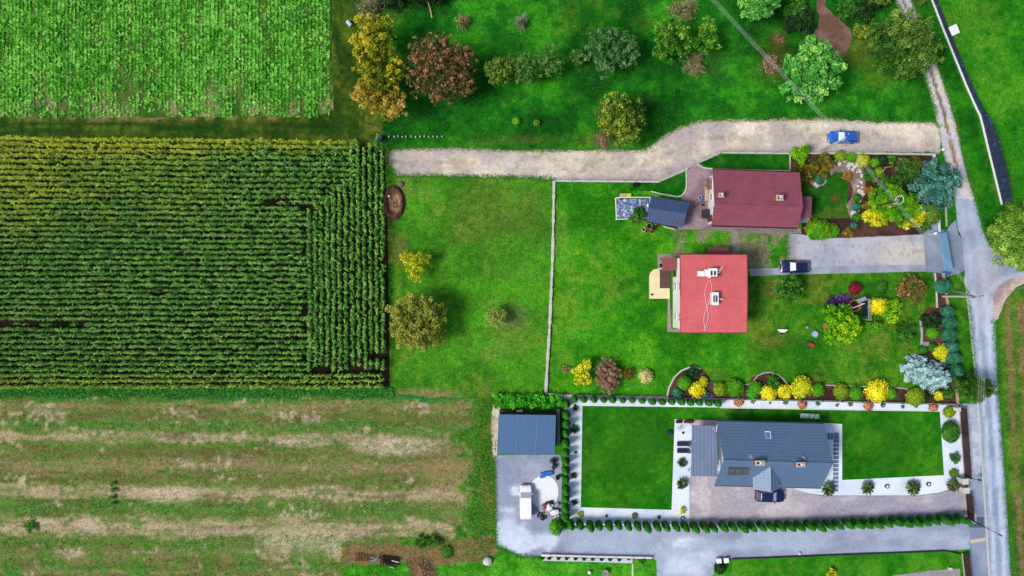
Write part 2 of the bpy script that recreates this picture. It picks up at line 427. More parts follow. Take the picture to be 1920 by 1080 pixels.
def thuja_mesh(name, r, h, seed, leaf=.085, cover=1.7):
    """a clipped conifer column: rounded foot, widest at a quarter, drawn in to a blunt tip"""
    rng = np.random.default_rng(seed)
    def rad(t): return r * np.clip(np.minimum(1, (t + .06) / .2) ** .5, 0, 1) * np.clip(1 - np.clip(t, 0, 1) ** 3.0, 0, 1) ** .7
    nr_, na = 9, 14; V = []; F = []
    for i in range(nr_):
        t = i / (nr_ - 1)
        for j in range(na):
            a = 2 * PI * j / na; q = rad(np.array(t)) * (.86 + .16 * vnoise([a * 2 + seed], [t * 7], seed)[0]) + .01
            V.append((q * math.cos(a), q * math.sin(a), t * h * .97))
    for i in range(nr_ - 1):
        for j in range(na): F.append((i * na + j, i * na + (j + 1) % na, (i + 1) * na + (j + 1) % na, (i + 1) * na + j))
    V = np.array(V); n = int(cover * 2 * PI * r * .75 * h / (2 * leaf * leaf * .55))
    t = rng.random(n) ** 1.15; a = rng.random(n) * 2 * PI
    lp = .9 + .2 * vnoise(a * 1.6 + seed, t * 6, seed + 1)
    q = rad(t) * lp * rng.uniform(.9, 1.06, n)
    c = np.stack([q * np.cos(a), q * np.sin(a), t * h], 1)
    N = nrm(np.stack([np.cos(a), np.sin(a), .35 + t], 1) + rng.normal(size=(n, 3)) * .45)
    LV = leafq(c, N, leaf * rng.uniform(.6, 1.3, n), leaf * .55, rng, .1)
    ti = .45 + (lp - 1) * 1.8 + rng.normal(size=n) * .17
    return np_mesh(name, np.concatenate([V, LV]), np.concatenate([np.array(F), quads(len(LV)) + len(V)]),
                   tint=np.clip(np.concatenate([np.full(len(V), .3), ti.repeat(4)]), 0, 1))
def spruce_arrays(r, h, seed=1, leaf=.13, whorls=11, per=11, cover=1.0, ctr=(0, 0)):
    """a spruce: whorls of drooping boughs, every bough a fan of short needle sprays that curl up at the tip"""
    rng = np.random.default_rng(seed); C = []; N = []; T = []
    for w in range(whorls):
        t = w / (whorls - 1); z0 = h * (.1 + .88 * t); R0 = r * (1 - t) ** .8 + .12 * r
        for b in range(max(4, int(per * (1 - t * .55)))):
            a = 2 * PI * (b / max(4, int(per * (1 - t * .55))) + w * .382) + rng.normal() * .15; L = R0 * rng.uniform(.8, 1.12); bt = .5 + rng.normal() * .13
            n = int(cover * (30 + 130 * L / r)); s = rng.random(n) ** .65; wd = .15 * L * (1 - s * .4) + .06
            off = rng.normal(size=n) * wd * .6
            x = s * L; z = z0 - .22 * L * s + .14 * L * s ** 4 + rng.uniform(-.05, .13, n) * (1 + L * .25)
            C.append(np.stack([x * math.cos(a) - off * math.sin(a), x * math.sin(a) + off * math.cos(a), z], 1))
            N.append(nrm(np.stack([np.full(n, math.cos(a) * .45), np.full(n, math.sin(a) * .45), np.full(n, .8)], 1) + rng.normal(size=(n, 3)) * .45))
            T.append(bt + (s - .5) * .25 + rng.normal(size=n) * .14)
    C = np.concatenate(C); N = np.concatenate(N); T = np.concatenate(T); C[:, 2] = np.maximum(C[:, 2], .05)
    C[:, 0] += ctr[0]; C[:, 1] += ctr[1]
    V = leafq(C, N, leaf * rng.uniform(.7, 1.4, len(C)), leaf * .5, rng, .3)
    return V, T
def twig_arrays(r, h, seed=1, n=520, wd=.03, spread=1.0, ctr=(0, 0), z0=.0):
    """a bare bush: forking stems fanned out from the foot, drawn as thin bars"""
    rng = np.random.default_rng(seed); Vs = []; T = []
    base = np.array([ctr[0], ctr[1], z0]); ph = rng.random(4) * 6.28
    def az(d): a = np.arctan2(d[:, 1], d[:, 0]); return (.78 + .16 * np.sin(a * 2 + ph[0]) + .14 * np.sin(a * 3 + ph[1]) + .1 * np.sin(a * 5 + ph[2]))[:, None]
    for lv, (k, a, b) in enumerate(((n // 8, 0, .6), (n // 3, .25, .85), (n, .45, 1.05))):
        d = rdir(k, rng, .0); d[:, :2] *= spread; e = base + d * np.array([r, r, h]) * rng.uniform(b * .6, b * 1.1, k)[:, None] * az(d)
        s = base + d * np.array([r, r, h]) * (a * rng.uniform(.5, 1.2, k))[:, None] * az(d) + rng.normal(size=(k, 3)) * .12 * r * (lv > 0)
        ax = nrm(e - s); sd = nrm(np.cross(ax, rng.normal(size=(k, 3)))) * wd * (1.5 - .42 * lv)
        Vs.append(np.stack([s - sd, s + sd, e + sd * .5, e - sd * .5], 1).reshape(-1, 3)); T.append(np.clip(.5 + rng.normal(size=k) * .25, 0, 1))
    return np.concatenate(Vs), np.concatenate(T)
def frond_arrays(r, h, n=26, seed=1, wd=.11, stem=.35, segs=4):
    """arching blades from one crown point"""
    rng = np.random.default_rng(seed); Vs = []; T = []
    for i in range(n):
        a = 2 * PI * (i * .382) + rng.normal() * .2; L = r * rng.uniform(.7, 1.1); up = rng.uniform(.25, 1.0); ti = .5 + rng.normal() * .3
        ca, sa = math.cos(a), math.sin(a); prev = None
        for k in range(segs + 1):
            s = k / segs; x = L * s; z = h * stem + (h * (1 - stem)) * (up * s * 1.7 - s * s * (.4 + up)); w = wd * (.5 + 1.6 * s) * (1 - s ** 3) + .008
            p = (np.array([x * ca - w * sa, x * sa + w * ca, max(z, .04)]), np.array([x * ca + w * sa, x * sa - w * ca, max(z, .04)]))
            if prev is not None: Vs.append(np.array([prev[0], prev[1], p[1], p[0]])); T.append(ti)
            prev = p
    return np.concatenate(Vs), np.array(T)

_seed = [100]
def sd_():
    _seed[0] += 1; return _seed[0]
def plant_root(name, label, cat, px, py, zc, group=None, rz=0.0):
    x, y = xy(px, py, zc); return thing(name, label, cat, (x, y, 0), rz, group)
def tree(name, label, px, py, rpx, h, pal_, lobes=None, cat='tree', group=None, seed=None, trunk=.16, clump=.7, leaf=.14, zs=.62, rz=.38, **kw):
    """crown centre and radius in plan units; lobes = (dx, dy, r, dz, tint) in plan units, else a loose set of five"""
    rpx *= 1.0; zc = h * zs; root = plant_root(name, label, cat, px, py, zc, group); k = (1 - zc / H) / S; r = rpx * k; sd = seed or sd_(); rg = random.Random(sd)
    if lobes is None:
        lobes = [(0, 0, .74, .06, 0)] + [(.46 * math.cos(a), .46 * math.sin(a), rg.uniform(.44, .58), rg.uniform(-.1, .05), rg.uniform(-.12, .12)) for a in [rg.random() + i * 2 * PI / 5 for i in range(5)]]
        lobes = [(a * rpx, b * rpx, c * rpx, d, e) for a, b, c, d, e in lobes]
    lb = []
    for (dx, dy, rr, dz, tt) in lobes:
        q = rr * k; q *= 1.12; lb.append((dx * k, -dy * k, zc + dz * h, q, q, min(h * rz, q * 1.1 + .25 * h * rz), tt))
    V, T = crown(lb, clump=clump, leaf=leaf, seed=sd, **kw)
    V[:, 2] = np.maximum(V[:, 2], .08)
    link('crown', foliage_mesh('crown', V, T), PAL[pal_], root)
    trunk_mb(zc, trunk, [(l[0], l[1], l[2]) for l in lb[1:6]]).build('trunk', M['bark'], root, smooth=True)
    return root
def ball(name, label, px, py, rpx, h, pal_, cat='shrub', group=None, rypx=None, rz=0.0, seed=None, **kw):
    x, y = xy(px, py, h * .6); k = (1 - h * .6 / H) / S; sd = seed or sd_()
    me = ball_mesh(name, rpx * k, h, sd, ry=rypx * k if rypx else None, **kw)
    o = link(name, me, PAL[pal_], None, (x, y, 0), rz); return tag(o, label, cat, group)
def leafobj(name, label, cat, px, py, zc, V, T, pal_, group=None):
    x, y = xy(px, py, zc); return tag(link(name, foliage_mesh(name, V, T), PAL[pal_], None, (x, y, 0)), label, cat, group)
def twigbush(name, label, px, py, rpx, h, pal_, n=520, wd=.03, leaves=0, cat='shrub', group=None, spread=1.0):
    sd = sd_(); r = rpx / S; V, T = twig_arrays(r, h, sd, n, wd, spread)
    if leaves:
        rg = np.random.default_rng(sd); d = rdir(leaves, rg, .05); c = d * np.array([r, r, h]) * rg.uniform(.5, 1, leaves)[:, None]
        LV = leafq(c, nrm(d + rg.normal(size=(leaves, 3)) * .6), .11, .07, rg); V = np.concatenate([V, LV]); T = np.concatenate([T, np.clip(.6 + rg.normal(size=leaves) * .25, 0, 1)])
    return leafobj(name, label, cat, px, py, h * .5, V, T, pal_, group)
def scrub(name, label, px, py, rpx, h, pal_, cat='shrub', group=None, lobes=None, clump=.45, leaf=.12, **kw):
    """a loose leafy shrub without a clear trunk"""
    sd = sd_(); zc = h * .45; k = (1 - zc / H) / S; rg = random.Random(sd)
    if lobes is None: lobes = [(0, 0, rpx * .7, 0, 0)] + [(rpx * .5 * math.cos(a), rpx * .5 * math.sin(a), rpx * rg.uniform(.4, .55), rg.uniform(-.1, .1), rg.uniform(-.1, .1)) for a in [rg.random() * 2 + i * 1.57 for i in range(4)]]
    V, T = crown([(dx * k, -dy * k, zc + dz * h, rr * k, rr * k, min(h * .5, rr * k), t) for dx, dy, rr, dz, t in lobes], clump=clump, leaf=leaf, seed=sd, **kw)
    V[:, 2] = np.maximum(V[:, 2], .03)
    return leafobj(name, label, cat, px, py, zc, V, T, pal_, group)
def fronds(name, label, px, py, rpx, h, pal_, cat='plant', group=None, n=26, wd=.11, **kw):
    V, T = frond_arrays(rpx / S, h, n, sd_(), wd, **kw); return leafobj(name, label, cat, px, py, h * .6, V, T, pal_, group)

# ------------------------------------------------------------------ the ground, fields, tracks and paving
def C(r, g, b): return np.array(A(r, g, b))
def bx(px, py, x0, y0, x1, y1, s=8):
    return sm(x0 - s, x0 + s, px) * sm(x1 + s, x1 - s, px) * sm(y0 - s, y0 + s, py) * sm(y1 + s, y1 - s, py)
def spot(px, py, x, y, rx, ry, X, Y, soft=.6, seed=3, amp=.5):
    d = np.sqrt(((px - x) / rx) ** 2 + ((py - y) / ry) ** 2) + (fbm(X, Y, 1.1, seed) - .5) * amp
    return sm(1 + soft * .5, 1 - soft * .5, d)
def grass_mix(X, Y, lo, mid, hi, yel, s=5.0, seed=1, ya=.55, yw=.6):
    n1 = fbm(X, Y, s, seed); n2 = fbm(X, Y, s * .22, seed + 5); n3 = fbm(X, Y, s * 1.7, seed + 9); n4 = fbm(X, Y, .5, seed + 11, 2)
    v = n1 * .55 + n2 * .3 + n4 * .15
    c = mixc(np.broadcast_to(lo, (len(X), 3)), mid, sm(.34, .5, v)); c = mixc(c, hi, sm(.5, .66, v))
    return mixc(c, yel, sm(ya, ya + .16, n3 * .6 + n2 * .4) * yw)
def poly_w(px, py, pts, X, Y, warp=4.0, seed=2):
    wx = (fbm(X, Y, 1.4, seed) - .5) * 2 * warp; wy = (fbm(X, Y, 1.4, seed + 7) - .5) * 2 * warp
    return inside(pts, px + wx, py + wy).astype(float)
def ground_col(px, py, X, Y):
    wx = (fbm(X, Y, 3.0, 41) - .5) * 26; wy = (fbm(X, Y, 3.0, 57) - .5) * 26
    qx, qy = px + wx, py + wy
    c = grass_mix(X, Y, C(30, 104, 10), C(46, 130, 14), C(70, 152, 24), C(100, 128, 38), 5, 1, .56, .5)
    orch = grass_mix(X, Y, C(8, 76, 10), C(22, 108, 14), C(50, 146, 22), C(82, 116, 28), 6.0, 21, .57, .55)  # dark tones carry orchard shade along with the grass's own colour
    c = mixc(c, orch, bx(qx, qy, 715, -400, 1755, 275, 10))
    lane = grass_mix(X, Y, C(28, 66, 8), C(50, 84, 12), C(76, 108, 24), C(102, 108, 36), 3.5, 31, .5, .6)
    st = vnoise(X * 2.6, Y * .12, 3); lane = mixc(lane, C(34, 62, 10), sm(.5, .75, st) * .5)
    c = mixc(c, lane, np.maximum(bx(qx, qy, 600, -400, 715, 275, 8), bx(px, py, -900, 215, 715, 300, 6)))
    st = vnoise(X * .1, Y * 2.2, 8); c = mixc(c, C(24, 58, 8), bx(px, py, -900, 226, 640, 252, 4) * sm(.35, .6, st) * .8)
    c = mixc(c, C(140, 122, 82), bx(px, qy * .3 + py * .7, -900, 217, 520, 225, 3) * sm(.42, .62, fbm(X, Y, 1.5, 77)) * .8)
    lawna = grass_mix(X, Y, C(50, 118, 16), C(66, 136, 24), C(72, 154, 24), C(108, 136, 48), 4.6, 61, .52, .55)
    c = mixc(c, lawna, bx(px, py, 735, 330, 1036, 738, 6))
    lawnb = grass_mix(X, Y, C(34, 114, 8), C(50, 138, 12), C(78, 160, 26), C(100, 142, 36), 5, 71, .57, .55)
    c = mixc(c, lawnb, bx(px, py, 1036, 330, 1480, 742, 5))
    lawnc = grass_mix(X, Y, C(34, 104, 10), C(52, 124, 14), C(78, 142, 26), C(106, 128, 40), 4.5, 81, .52, .7)
    c = mixc(c, lawnc, bx(px, py, 1400, 510, 1800, 735, 6))
    verge = grass_mix(X, Y, C(12, 84, 6), C(22, 106, 8), C(44, 128, 16), C(60, 112, 22), 4, 91, .6, .5)
    c = mixc(c, verge, bx(px, py, 1700, -400, 1900, 470, 10))
    fld = grass_mix(X, Y, C(26, 110, 10), C(42, 130, 14), C(70, 150, 24), C(84, 146, 30), 6, 95, .55, .5)
    edge = 1748 + (py) * .36; c = mixc(c, fld, sm(-4, 8, px - edge) * sm(470, 430, py))
    # the field beyond the road, drilled in strips along it
    u = px - (1868 + (py - 560) * .055); r = sm(0, 8, u) * sm(545, 570, py + (1920 - px) * .35)
    rf = grass_mix(X, Y, C(50, 98, 22), C(74, 118, 30), C(94, 136, 40), C(112, 120, 50), 3, 99, .5, .6)
    rw = u + (fbm(X, Y, 2.5, 15) - .5) * 10
    br = np.maximum(bx(rw, py, 16, -99, 24, 9999, 3) * .9, bx(rw, py, 40, -99, 62, 9999, 4)); br = np.maximum(br, bx(rw, py, 80, -99, 100, 9999, 4))
    rf = mixc(rf, mixc(np.broadcast_to(C(150, 126, 92), rf.shape), C(112, 92, 60), fbm(X, Y, 1, 4)), br * sm(.25, .5, fbm(X, Y, 2, 6)))
    c = mixc(c, rf, r)
    # worn and dry places; the dark one by the walnut trees is painted shade
    for (x, y, rx, ry, col, a) in ((1130, 262, 44, 16, (112, 84, 58), .7), (1452, 118, 30, 34, (100, 66, 34), .8), (1462, 72, 16, 14, (140, 96, 74), .6), (1612, 95, 34, 30, (128, 92, 44), .7),
                                   (1650, 150, 34, 18, (104, 92, 34), .7), (965, 262, 90, 8, (96, 104, 44), .7), (1215, 40, 26, 16, (86, 96, 22), .6), (1070, 20, 16, 14, (100, 92, 30), .5),
                                   (748, 470, 16, 30, (120, 96, 58), .7), (725, 440, 7, 60, (110, 84, 54), .7), (722, 660, 8, 60, (120, 92, 60), .7), (962, 596, 26, 20, (102, 104, 72), .6),
                                   (1052, 430, 14, 40, (112, 116, 58), .4), (905, 395, 50, 60, (104, 108, 50), .45), (980, 400, 40, 50, (104, 112, 54), .4), (800, 742, 60, 12, (150, 126, 92), .9), (905, 752, 14, 30, (122, 112, 60), .6),
                                   (1336, 120, 24, 28, (70, 60, 56), .5), (1880, 345, 16, 20, (130, 110, 70), .5), (1448, 640, 30, 14, (96, 90, 40), .5), (1330, 700, 40, 10, (120, 132, 60), .4), (1448, 545, 12, 18, (104, 76, 52), .7),
                                   (915, 900, 8, 160, (110, 96, 50), .7)):
        c = mixc(c, C(*col), spot(px, py, x, y, rx, ry, X, Y, 1.3) * a * (.45 if y < 300 else .7))
    # rough ground between the red houses: thin grass over grit
    gw = bx(px, py, 1262, 430, 1372, 478, 5) + bx(px, py, 1384, 430, 1482, 502, 5)
    c = mixc(c, C(136, 130, 108), np.clip(gw, 0, 1) * sm(.40, .58, fbm(X, Y, 1.8, 44)) * .85)
    # the strip of rank growth on the edge of the yard
    rk = grass_mix(X, Y, C(42, 92, 16), C(66, 118, 24), C(92, 138, 38), C(130, 120, 56), 2.2, 38, .46, .8)
    c = mixc(c, rk, bx(qx, py, 868, 742, 930, 1030, 6)); c = mixc(c, C(74, 96, 34), bx(px + (fbm(X, Y, 1.5, 9) - .5) * 8, py, 907, 760, 911, 990, 2) * .5)
    # vegetable plot and turf at the foot
    c = mixc(c, C(128, 104, 74), poly_w(px, py, [(640, 1016), (760, 1022), (850, 1012), (925, 1008), (935, 1040), (900, 1052), (860, 1060), (640, 1058)], X, Y, 7) * .9)
    c = mixc(c, C(112, 88, 64), spot(px, py, 792, 1070, 28, 24, X, Y) * .9)
    tf = grass_mix(X, Y, C(40, 128, 14), C(62, 152, 24), C(88, 172, 34), C(110, 160, 50), 3, 48, .6, .4)
    c = mixc(c, tf, bx(px, py, 644, 1062, 768, 1400, 3)); c = mixc(c, tf, poly_w(px, py, [(820, 1080), (822, 1056), (900, 1058), (960, 1036), (1030, 1055), (1400, 1056), (1400, 1400), (820, 1400)], X, Y, 4))
    return c
G_grass = ground_mat('meadow_turf', 3.4, .52, 1.2, .28, .06, hue=.28)
BIG = 700
tag(sheet('ground', [(-BIG, -BIG), (BIG, -BIG), (BIG, BIG), (-BIG, BIG)], 0.0, G_grass, ground_col, .42, box=(-88, 88, -52, 52), world_pts=True, outer=14), kind='structure')
G_soil = ground_mat('field_soil', 8.0, .4, 2.0, .25, .06)
G_grit = ground_mat('grit', 5.0, .26, 1.7, .14, .05)
G_asph = ground_mat('asphalt', 9.0, .14, 2.2, .07, .01, .85, cracks=.13)
G_lawn = ground_mat('mown_lawn', 4.0, .38, 1.3, .18, .04, hue=.2)
G_pave = ground_mat('setts', 4.5, .26, 1.6, .14, .02, .8)
G_white = ground_mat('white_gravel', 14.0, .12, 2.0, .05, .02, .9)
def one(c, d=None, s=2.5, seed=1, a=.4, b=.6):
    def f(px, py, X, Y):
        k = np.broadcast_to(C(*c), (len(X), 3)); return mixc(k, C(*(d or c)), sm(a, b, fbm(X, Y, s, seed)))
    return f

# soil under the crops
sheet('corn_field_soil', [(-200, 262), (640, 276), (722, 276), (728, 480), (731, 735), (-200, 735)], .006, G_soil, one((40, 34, 24), (28, 24, 16), 1.5, 5), .9, .08)
def crop_soil(px, py, X, Y):
    c = one((88, 108, 48), (44, 96, 20), 1.6, 7)(px, py, X, Y)
    return mixc(c, C(160, 140, 104), sm(.5, .66, fbm(X, Y, 3, 12)) * sm(120, 215, py) * .8)
sheet('crop_field_soil', [(-200, -200), (618, -200), (622, 60), (624, 205), (600, 218), (-200, 222)], .006, G_soil, crop_soil, .7, .25)

STR = [(738, 'gg'), (752, 'g'), (757, 'b'), (764, 'b'), (768, 'm'), (776, 'd'), (786, 'd'), (792, 'g'), (803, 'g'), (810, 'm'), (816, 'p'), (825, 'p'), (830, 'm'), (836, 'g'), (843, 'd'), (853, 'd'), (858, 'm'),
       (864, 'b'), (878, 'b'), (884, 'm'), (892, 'd'), (899, 'd'), (906, 'm'), (913, 'p'), (929, 'p'), (937, 'm'), (945, 'g'), (962, 'g'), (968, 'm'), (976, 'p'), (998, 'p'), (1004, 'm'), (1012, 'g'), (1028, 'm'),
       (1036, 'b'), (1046, 'm'), (1056, 'd'), (1062, 'g'), (1070, 'b'), (1080, 'g'), (1200, 'm')]
SC_ = {'gg': (30, 118, 40), 'g': (88, 128, 54), 'b': (138, 126, 86), 'd': (106, 106, 56), 'm': (114, 126, 66), 'p': (172, 158, 124)}
def stubble_col(px, py, X, Y):
    w = py + (fbm(X, Y, 7, 3) - .5) * 18 + (fbm(X * .35, Y, 1.3, 13) - .5) * 16 + (fbm(X, Y, .7, 19) - .5) * 16 - 4 * sm(0, 720, px)
    ys = [a for a, _ in STR]; cs = np.array([lin(SC_[b]) / LIT for _, b in STR])
    c = np.stack([np.interp(w, ys, cs[:, i]) for i in range(3)], 1)
    n = fbm(X * .6, Y, 1.6, 23); f = fbm(X, Y, .55, 29, 2)
    c = mixc(c, C(70, 122, 42), sm(.52, .64, n * .5 + f * .5) * .7)
    c = mixc(c, C(194, 176, 148), sm(.60, .72, fbm(X * .5, Y, 2.2, 33) * .6 + f * .4) * .8)
    c = mixc(c, C(98, 84, 50), sm(.58, .72, fbm(X * .12, Y, .55, 43)) * .55)
    c = mixc(c, C(104, 130, 58), sm(.5, .66, fbm(X * .15, Y, .7, 63)) * .55)
    c = c * (.9 + .2 * fbm(X * .04, Y, .34, 83, 2))[:, None]
    c = mixc(c, C(200, 184, 156), (spot(px, py, 165, 982, 22, 16, X, Y, 1) + spot(px, py, 315, 928, 60, 13, X, Y, 1) + spot(px, py, 740, 838, 75, 16, X, Y, 1) + spot(px, py, 580, 1015, 85, 26, X, Y, 1.2) + spot(px, py, 565, 832, 50, 7, X, Y, 1)) .clip(0, 1) * .65)
    c = mixc(c, C(150, 134, 92), spot(px, py, 845, 895, 45, 60, X, Y, 1.4) * .6)
    e = sm(862, 884, px + (fbm(X, Y, 2.5, 4) - .5) * 120 + (fbm(X, Y, .6, 14) - .5) * 44); c = mixc(c, grass_mix(X, Y, C(48, 106, 20), C(64, 126, 28), C(88, 142, 40), C(116, 118, 52), 2, 8), e)
    return mixc(c, C(60, 128, 26), sm(.52, .62, fbm(X, Y, 2.5, 53)) * sm(1005, 1040, py) * .6)
sheet('stubble_field', [(-200, 738), (720, 736), (800, 745), (900, 748), (902, 1000), (860, 1012), (640, 1016), (640, 1300), (-200, 1300)], .008, ground_mat('stubble', 4.0, .5, 1.4, .26, .06, hue=.12), stubble_col, .30, .3)

# gravel track
def track_col(px, py, X, Y):
    c = mixc(np.broadcast_to(C(202, 188, 172), (len(X), 3)), C(224, 212, 194), sm(.42, .6, fbm(X, Y, 2.4, 3)))
    c = mixc(c, C(178, 168, 172), sm(.5, .64, fbm(X, Y, 3.4, 8)) * .7)
    ctr = np.interp(px, [720, 1040, 1210, 1250, 1310, 1400, 1770], [305, 309, 310, 290, 258, 254, 258]) + (fbm(X, Y, 5, 6) - .5) * 4
    for o_ in (-10, 10): c = mixc(c, C(196, 186, 176), bx(py - ctr, px, o_ - 3, -999, o_ + 3, 9999, 2.5) * sm(.3, .6, fbm(X, Y, 1.6, 26)) * .55)
    c = mixc(c, C(150, 140, 108), bx(py - ctr, px, -3, -999, 3, 9999, 3) * sm(.48, .64, fbm(X, Y, 1.1, 36)) * .6)
    low = np.interp(px, [720, 1040, 1240, 1300, 1350, 1770], [330, 338, 338, 312, 287, 285]); top = np.interp(px, [720, 1180, 1240, 1310, 1400, 1770], [280, 281, 258, 227, 224, 230])
    c = mixc(c, C(164, 154, 160), sm(13, 2, low - py) * sm(1030, 1060, px) * .75)  # shade along the south fence, painted into the gravel colour
    c = mixc(c, C(180, 164, 146), sm(7, 0, py - top) * .5)
    c = mixc(c, C(242, 232, 212), (spot(px, py, 1398, 243, 22, 13, X, Y, .7) + spot(px, py, 1600, 236, 120, 6, X, Y, 1) * .6 + spot(px, py, 1700, 244, 60, 14, X, Y, 1.2) * .6 + spot(px, py, 980, 308, 80, 7, X, Y, 1) * .4).clip(0, 1) * .85)
    c = mixc(c, C(164, 152, 120), (spot(px, py, 862, 305, 16, 9, X, Y, 1) + spot(px, py, 1110, 305, 30, 6, X, Y, 1) * .6).clip(0, 1) * .6)
    return mixc(c, C(142, 138, 96), sm(.66, .76, fbm(X, Y, .8, 19)) * .5)
sheet('gravel_track', [(725, 290), (735, 279), (850, 277), (960, 282), (1080, 281), (1180, 282), (1210, 281), (1238, 260), (1270, 240), (1310, 226), (1400, 224), (1550, 222), (1650, 228), (1750, 229), (1762, 238), (1763, 286),
                       (1600, 286), (1480, 287), (1352, 287), (1308, 306), (1290, 318), (1236, 340), (1040, 338), (1000, 333), (850, 330), (745, 330), (733, 318), (727, 302)], .012, G_grit, track_col, .45, .28)
def lane_col(px, py, X, Y):
    l = np.interp(py, [-200, 0, 50, 120, 165, 215, 260, 330, 374], [1590, 1678, 1702, 1724, 1740, 1754, 1762, 1782, 1791]); r = np.interp(py, [-200, 0, 45, 110, 185, 255, 335, 374], [1640, 1708, 1729, 1753, 1779, 1798, 1816, 1828])
    u = (px - l) / (r - l) + (fbm(X, Y, .8, 3) - .5) * .1
    c = mixc(np.broadcast_to(C(198, 196, 208), (len(X), 3)), C(216, 208, 204), sm(.42, .6, fbm(X, Y, 2, 5)))
    c = mixc(c, C(108, 100, 52), bx(u, py, .41, -999, .57, 318, .035) * sm(.3, .5, fbm(X, Y, 1.4, 9) + sm(300, 100, py) * .25))
    c = mixc(c, C(150, 122, 84), bx(u, py, .36, -999, .62, 345, .06) * sm(.45, .6, fbm(X, Y, 1.1, 29)) * .7)
    return mixc(c, C(110, 112, 60), (sm(.09, 0, u) + sm(.92, 1, u)) * .7)
sheet('farm_lane', [(1590, -200), (1678, 0), (1702, 50), (1724, 120), (1740, 165), (1754, 215), (1762, 260), (1769, 290), (1782, 330), (1791, 374), (1828, 374), (1816, 335), (1804, 290), (1798, 255), (1779, 185), (1753, 110), (1729, 45), (1708, 0), (1640, -200)], .014, G_grit, lane_col, .35, .12)

# asphalt road and the lanes that join it
def road_col(px, py, X, Y):
    l = np.interp(py, [374, 430, 520, 600, 700, 800, 900, 1000, 1080, 1300], [1791, 1796, 1808, 1818, 1828, 1838, 1843, 1850, 1854, 1868]); r = np.interp(py, [374, 430, 470, 540, 600, 700, 800, 900, 1000, 1080, 1300], [1828, 1842, 1856, 1861, 1866, 1869, 1877, 1885, 1891, 1896, 1910])
    u = (px - l) / (r - l)
    c = mixc(np.broadcast_to(C(152, 166, 190), (len(X), 3)), C(170, 182, 206), sm(.4, .62, fbm(X, Y, 4, 3)))
    d = sm(520, 580, py)
    c = mixc(c, C(212, 226, 250), (bx(u, py, .2, 0, .34, 3000, .07) + bx(u, py, .62, 0, .82, 3000, .09)).clip(0, 1) * (.3 + .55 * d))
    c = mixc(c, C(150, 166, 196), bx(u, py, .42, 0, .54, 3000, .06) * .5 * d)
    c = mixc(c, C(200, 196, 200), spot(px, py, 1850, 530, 26, 60, X, Y, 1.4) * .5)
    rr = np.hypot(px - 1912, py - 590); c = mixc(c, C(214, 218, 230), bx(rr, px, 52, 1820, 58, 2200, 3) * .7 + bx(rr, px, 68, 1820, 76, 2200, 3) * .5)
    return c
ROAD = [(1791, 374), (1796, 430), (1803, 445), (1808, 505), (1810, 540), (1818, 600), (1828, 700), (1838, 800), (1843, 900), (1850, 1000), (1854, 1080), (1868, 1300), (1910, 1300), (1896, 1080), (1891, 1000), (1885, 900), (1877, 800), (1869, 700), (1866, 600), (1862, 560), (1872, 540),
        (1890, 526), (1930, 516), (2200, 480), (2200, 440), (1935, 496), (1905, 490), (1876, 478), (1856, 462), (1842, 430), (1828, 374)]
sheet('road', ROAD, .018, G_asph, road_col, .5, .05)
sheet('road_shoulder', [(1866, 602), (1860, 560), (1870, 538), (1890, 524), (1935, 512), (2200, 478), (2200, 500), (1940, 526), (1906, 538), (1886, 560), (1872, 596)], .022, G_grit, one((204, 184, 172), (168, 150, 146), 2, 6), .4, .2)
sheet('driveway_apron', [(1731, 440), (1748, 417), (1757, 411), (1757, 430), (1775, 432), (1783, 420), (1792, 412), (1797, 440), (1803, 446), (1808, 506), (1800, 512), (1776, 518), (1770, 512), (1736, 510)], .022, G_asph, one((134, 146, 168), (150, 160, 180), 3, 4), .5)
def gdrive(px, py, X, Y):
    c = one((172, 176, 194), (190, 192, 206), 2.5, 4)(px, py, X, Y); c = mixc(c, C(216, 204, 186), spot(px, py, 1690, 475, 60, 24, X, Y, 1.4) * .6)
    c = mixc(c, C(140, 136, 126), sm(.64, .74, fbm(X, Y, .7, 9)) * .45)
    return mixc(c, C(122, 122, 104), sm(1500, 1478, px + (fbm(X, Y, 1.5, 3) - .5) * 20) * .7)
sheet('gravel_driveway', [(1474, 438), (1505, 440), (1560, 447), (1700, 441), (1732, 440), (1736, 497), (1600, 499), (1474, 502)], .018, ground_mat('drive_gravel', 6.0, .14, 1.7, .07, .03), gdrive, .35, .06)
sheet('driveway_strip', [(1404, 504), (1474, 502), (1600, 498), (1736, 496), (1737, 509), (1560, 513), (1480, 515), (1408, 518)], .020, G_asph, one((152, 160, 176), (172, 178, 194), 2, 7), .5, .03)
flat('garden_path', [(1372, 428), (1384, 428), (1385, 478), (1373, 478)], .012, solid('path_slabs', A(150, 140, 140), .9, .15, var=.2, scale=2.5))
sheet('house_apron', [(1316, 425), (1500, 428), (1503, 437), (1430, 437), (1318, 431)], .014, G_pave, one((150, 132, 134), (120, 112, 110), 2, 5), .5)
sheet('brick_yard', [(1288, 317), (1306, 307), (1320, 314), (1345, 317), (1340, 430), (1268, 430), (1284, 398), (1278, 370), (1287, 352)], .016, G_pave, one((140, 116, 128), (164, 140, 148), 2.2, 6), .4)
G_bark = ground_mat('bark_mulch', 9, .4, 2.2, .2, .05)
sheet('garden_bed', [(1482, 290), (1600, 290), (1752, 293), (1754, 330), (1756, 412), (1746, 418), (1730, 441), (1700, 442), (1560, 447), (1503, 440), (1503, 412), (1522, 410), (1522, 366), (1500, 345), (1482, 322)], .012, G_bark, one((64, 44, 36), (90, 64, 54), 2, 5), .4, .05)
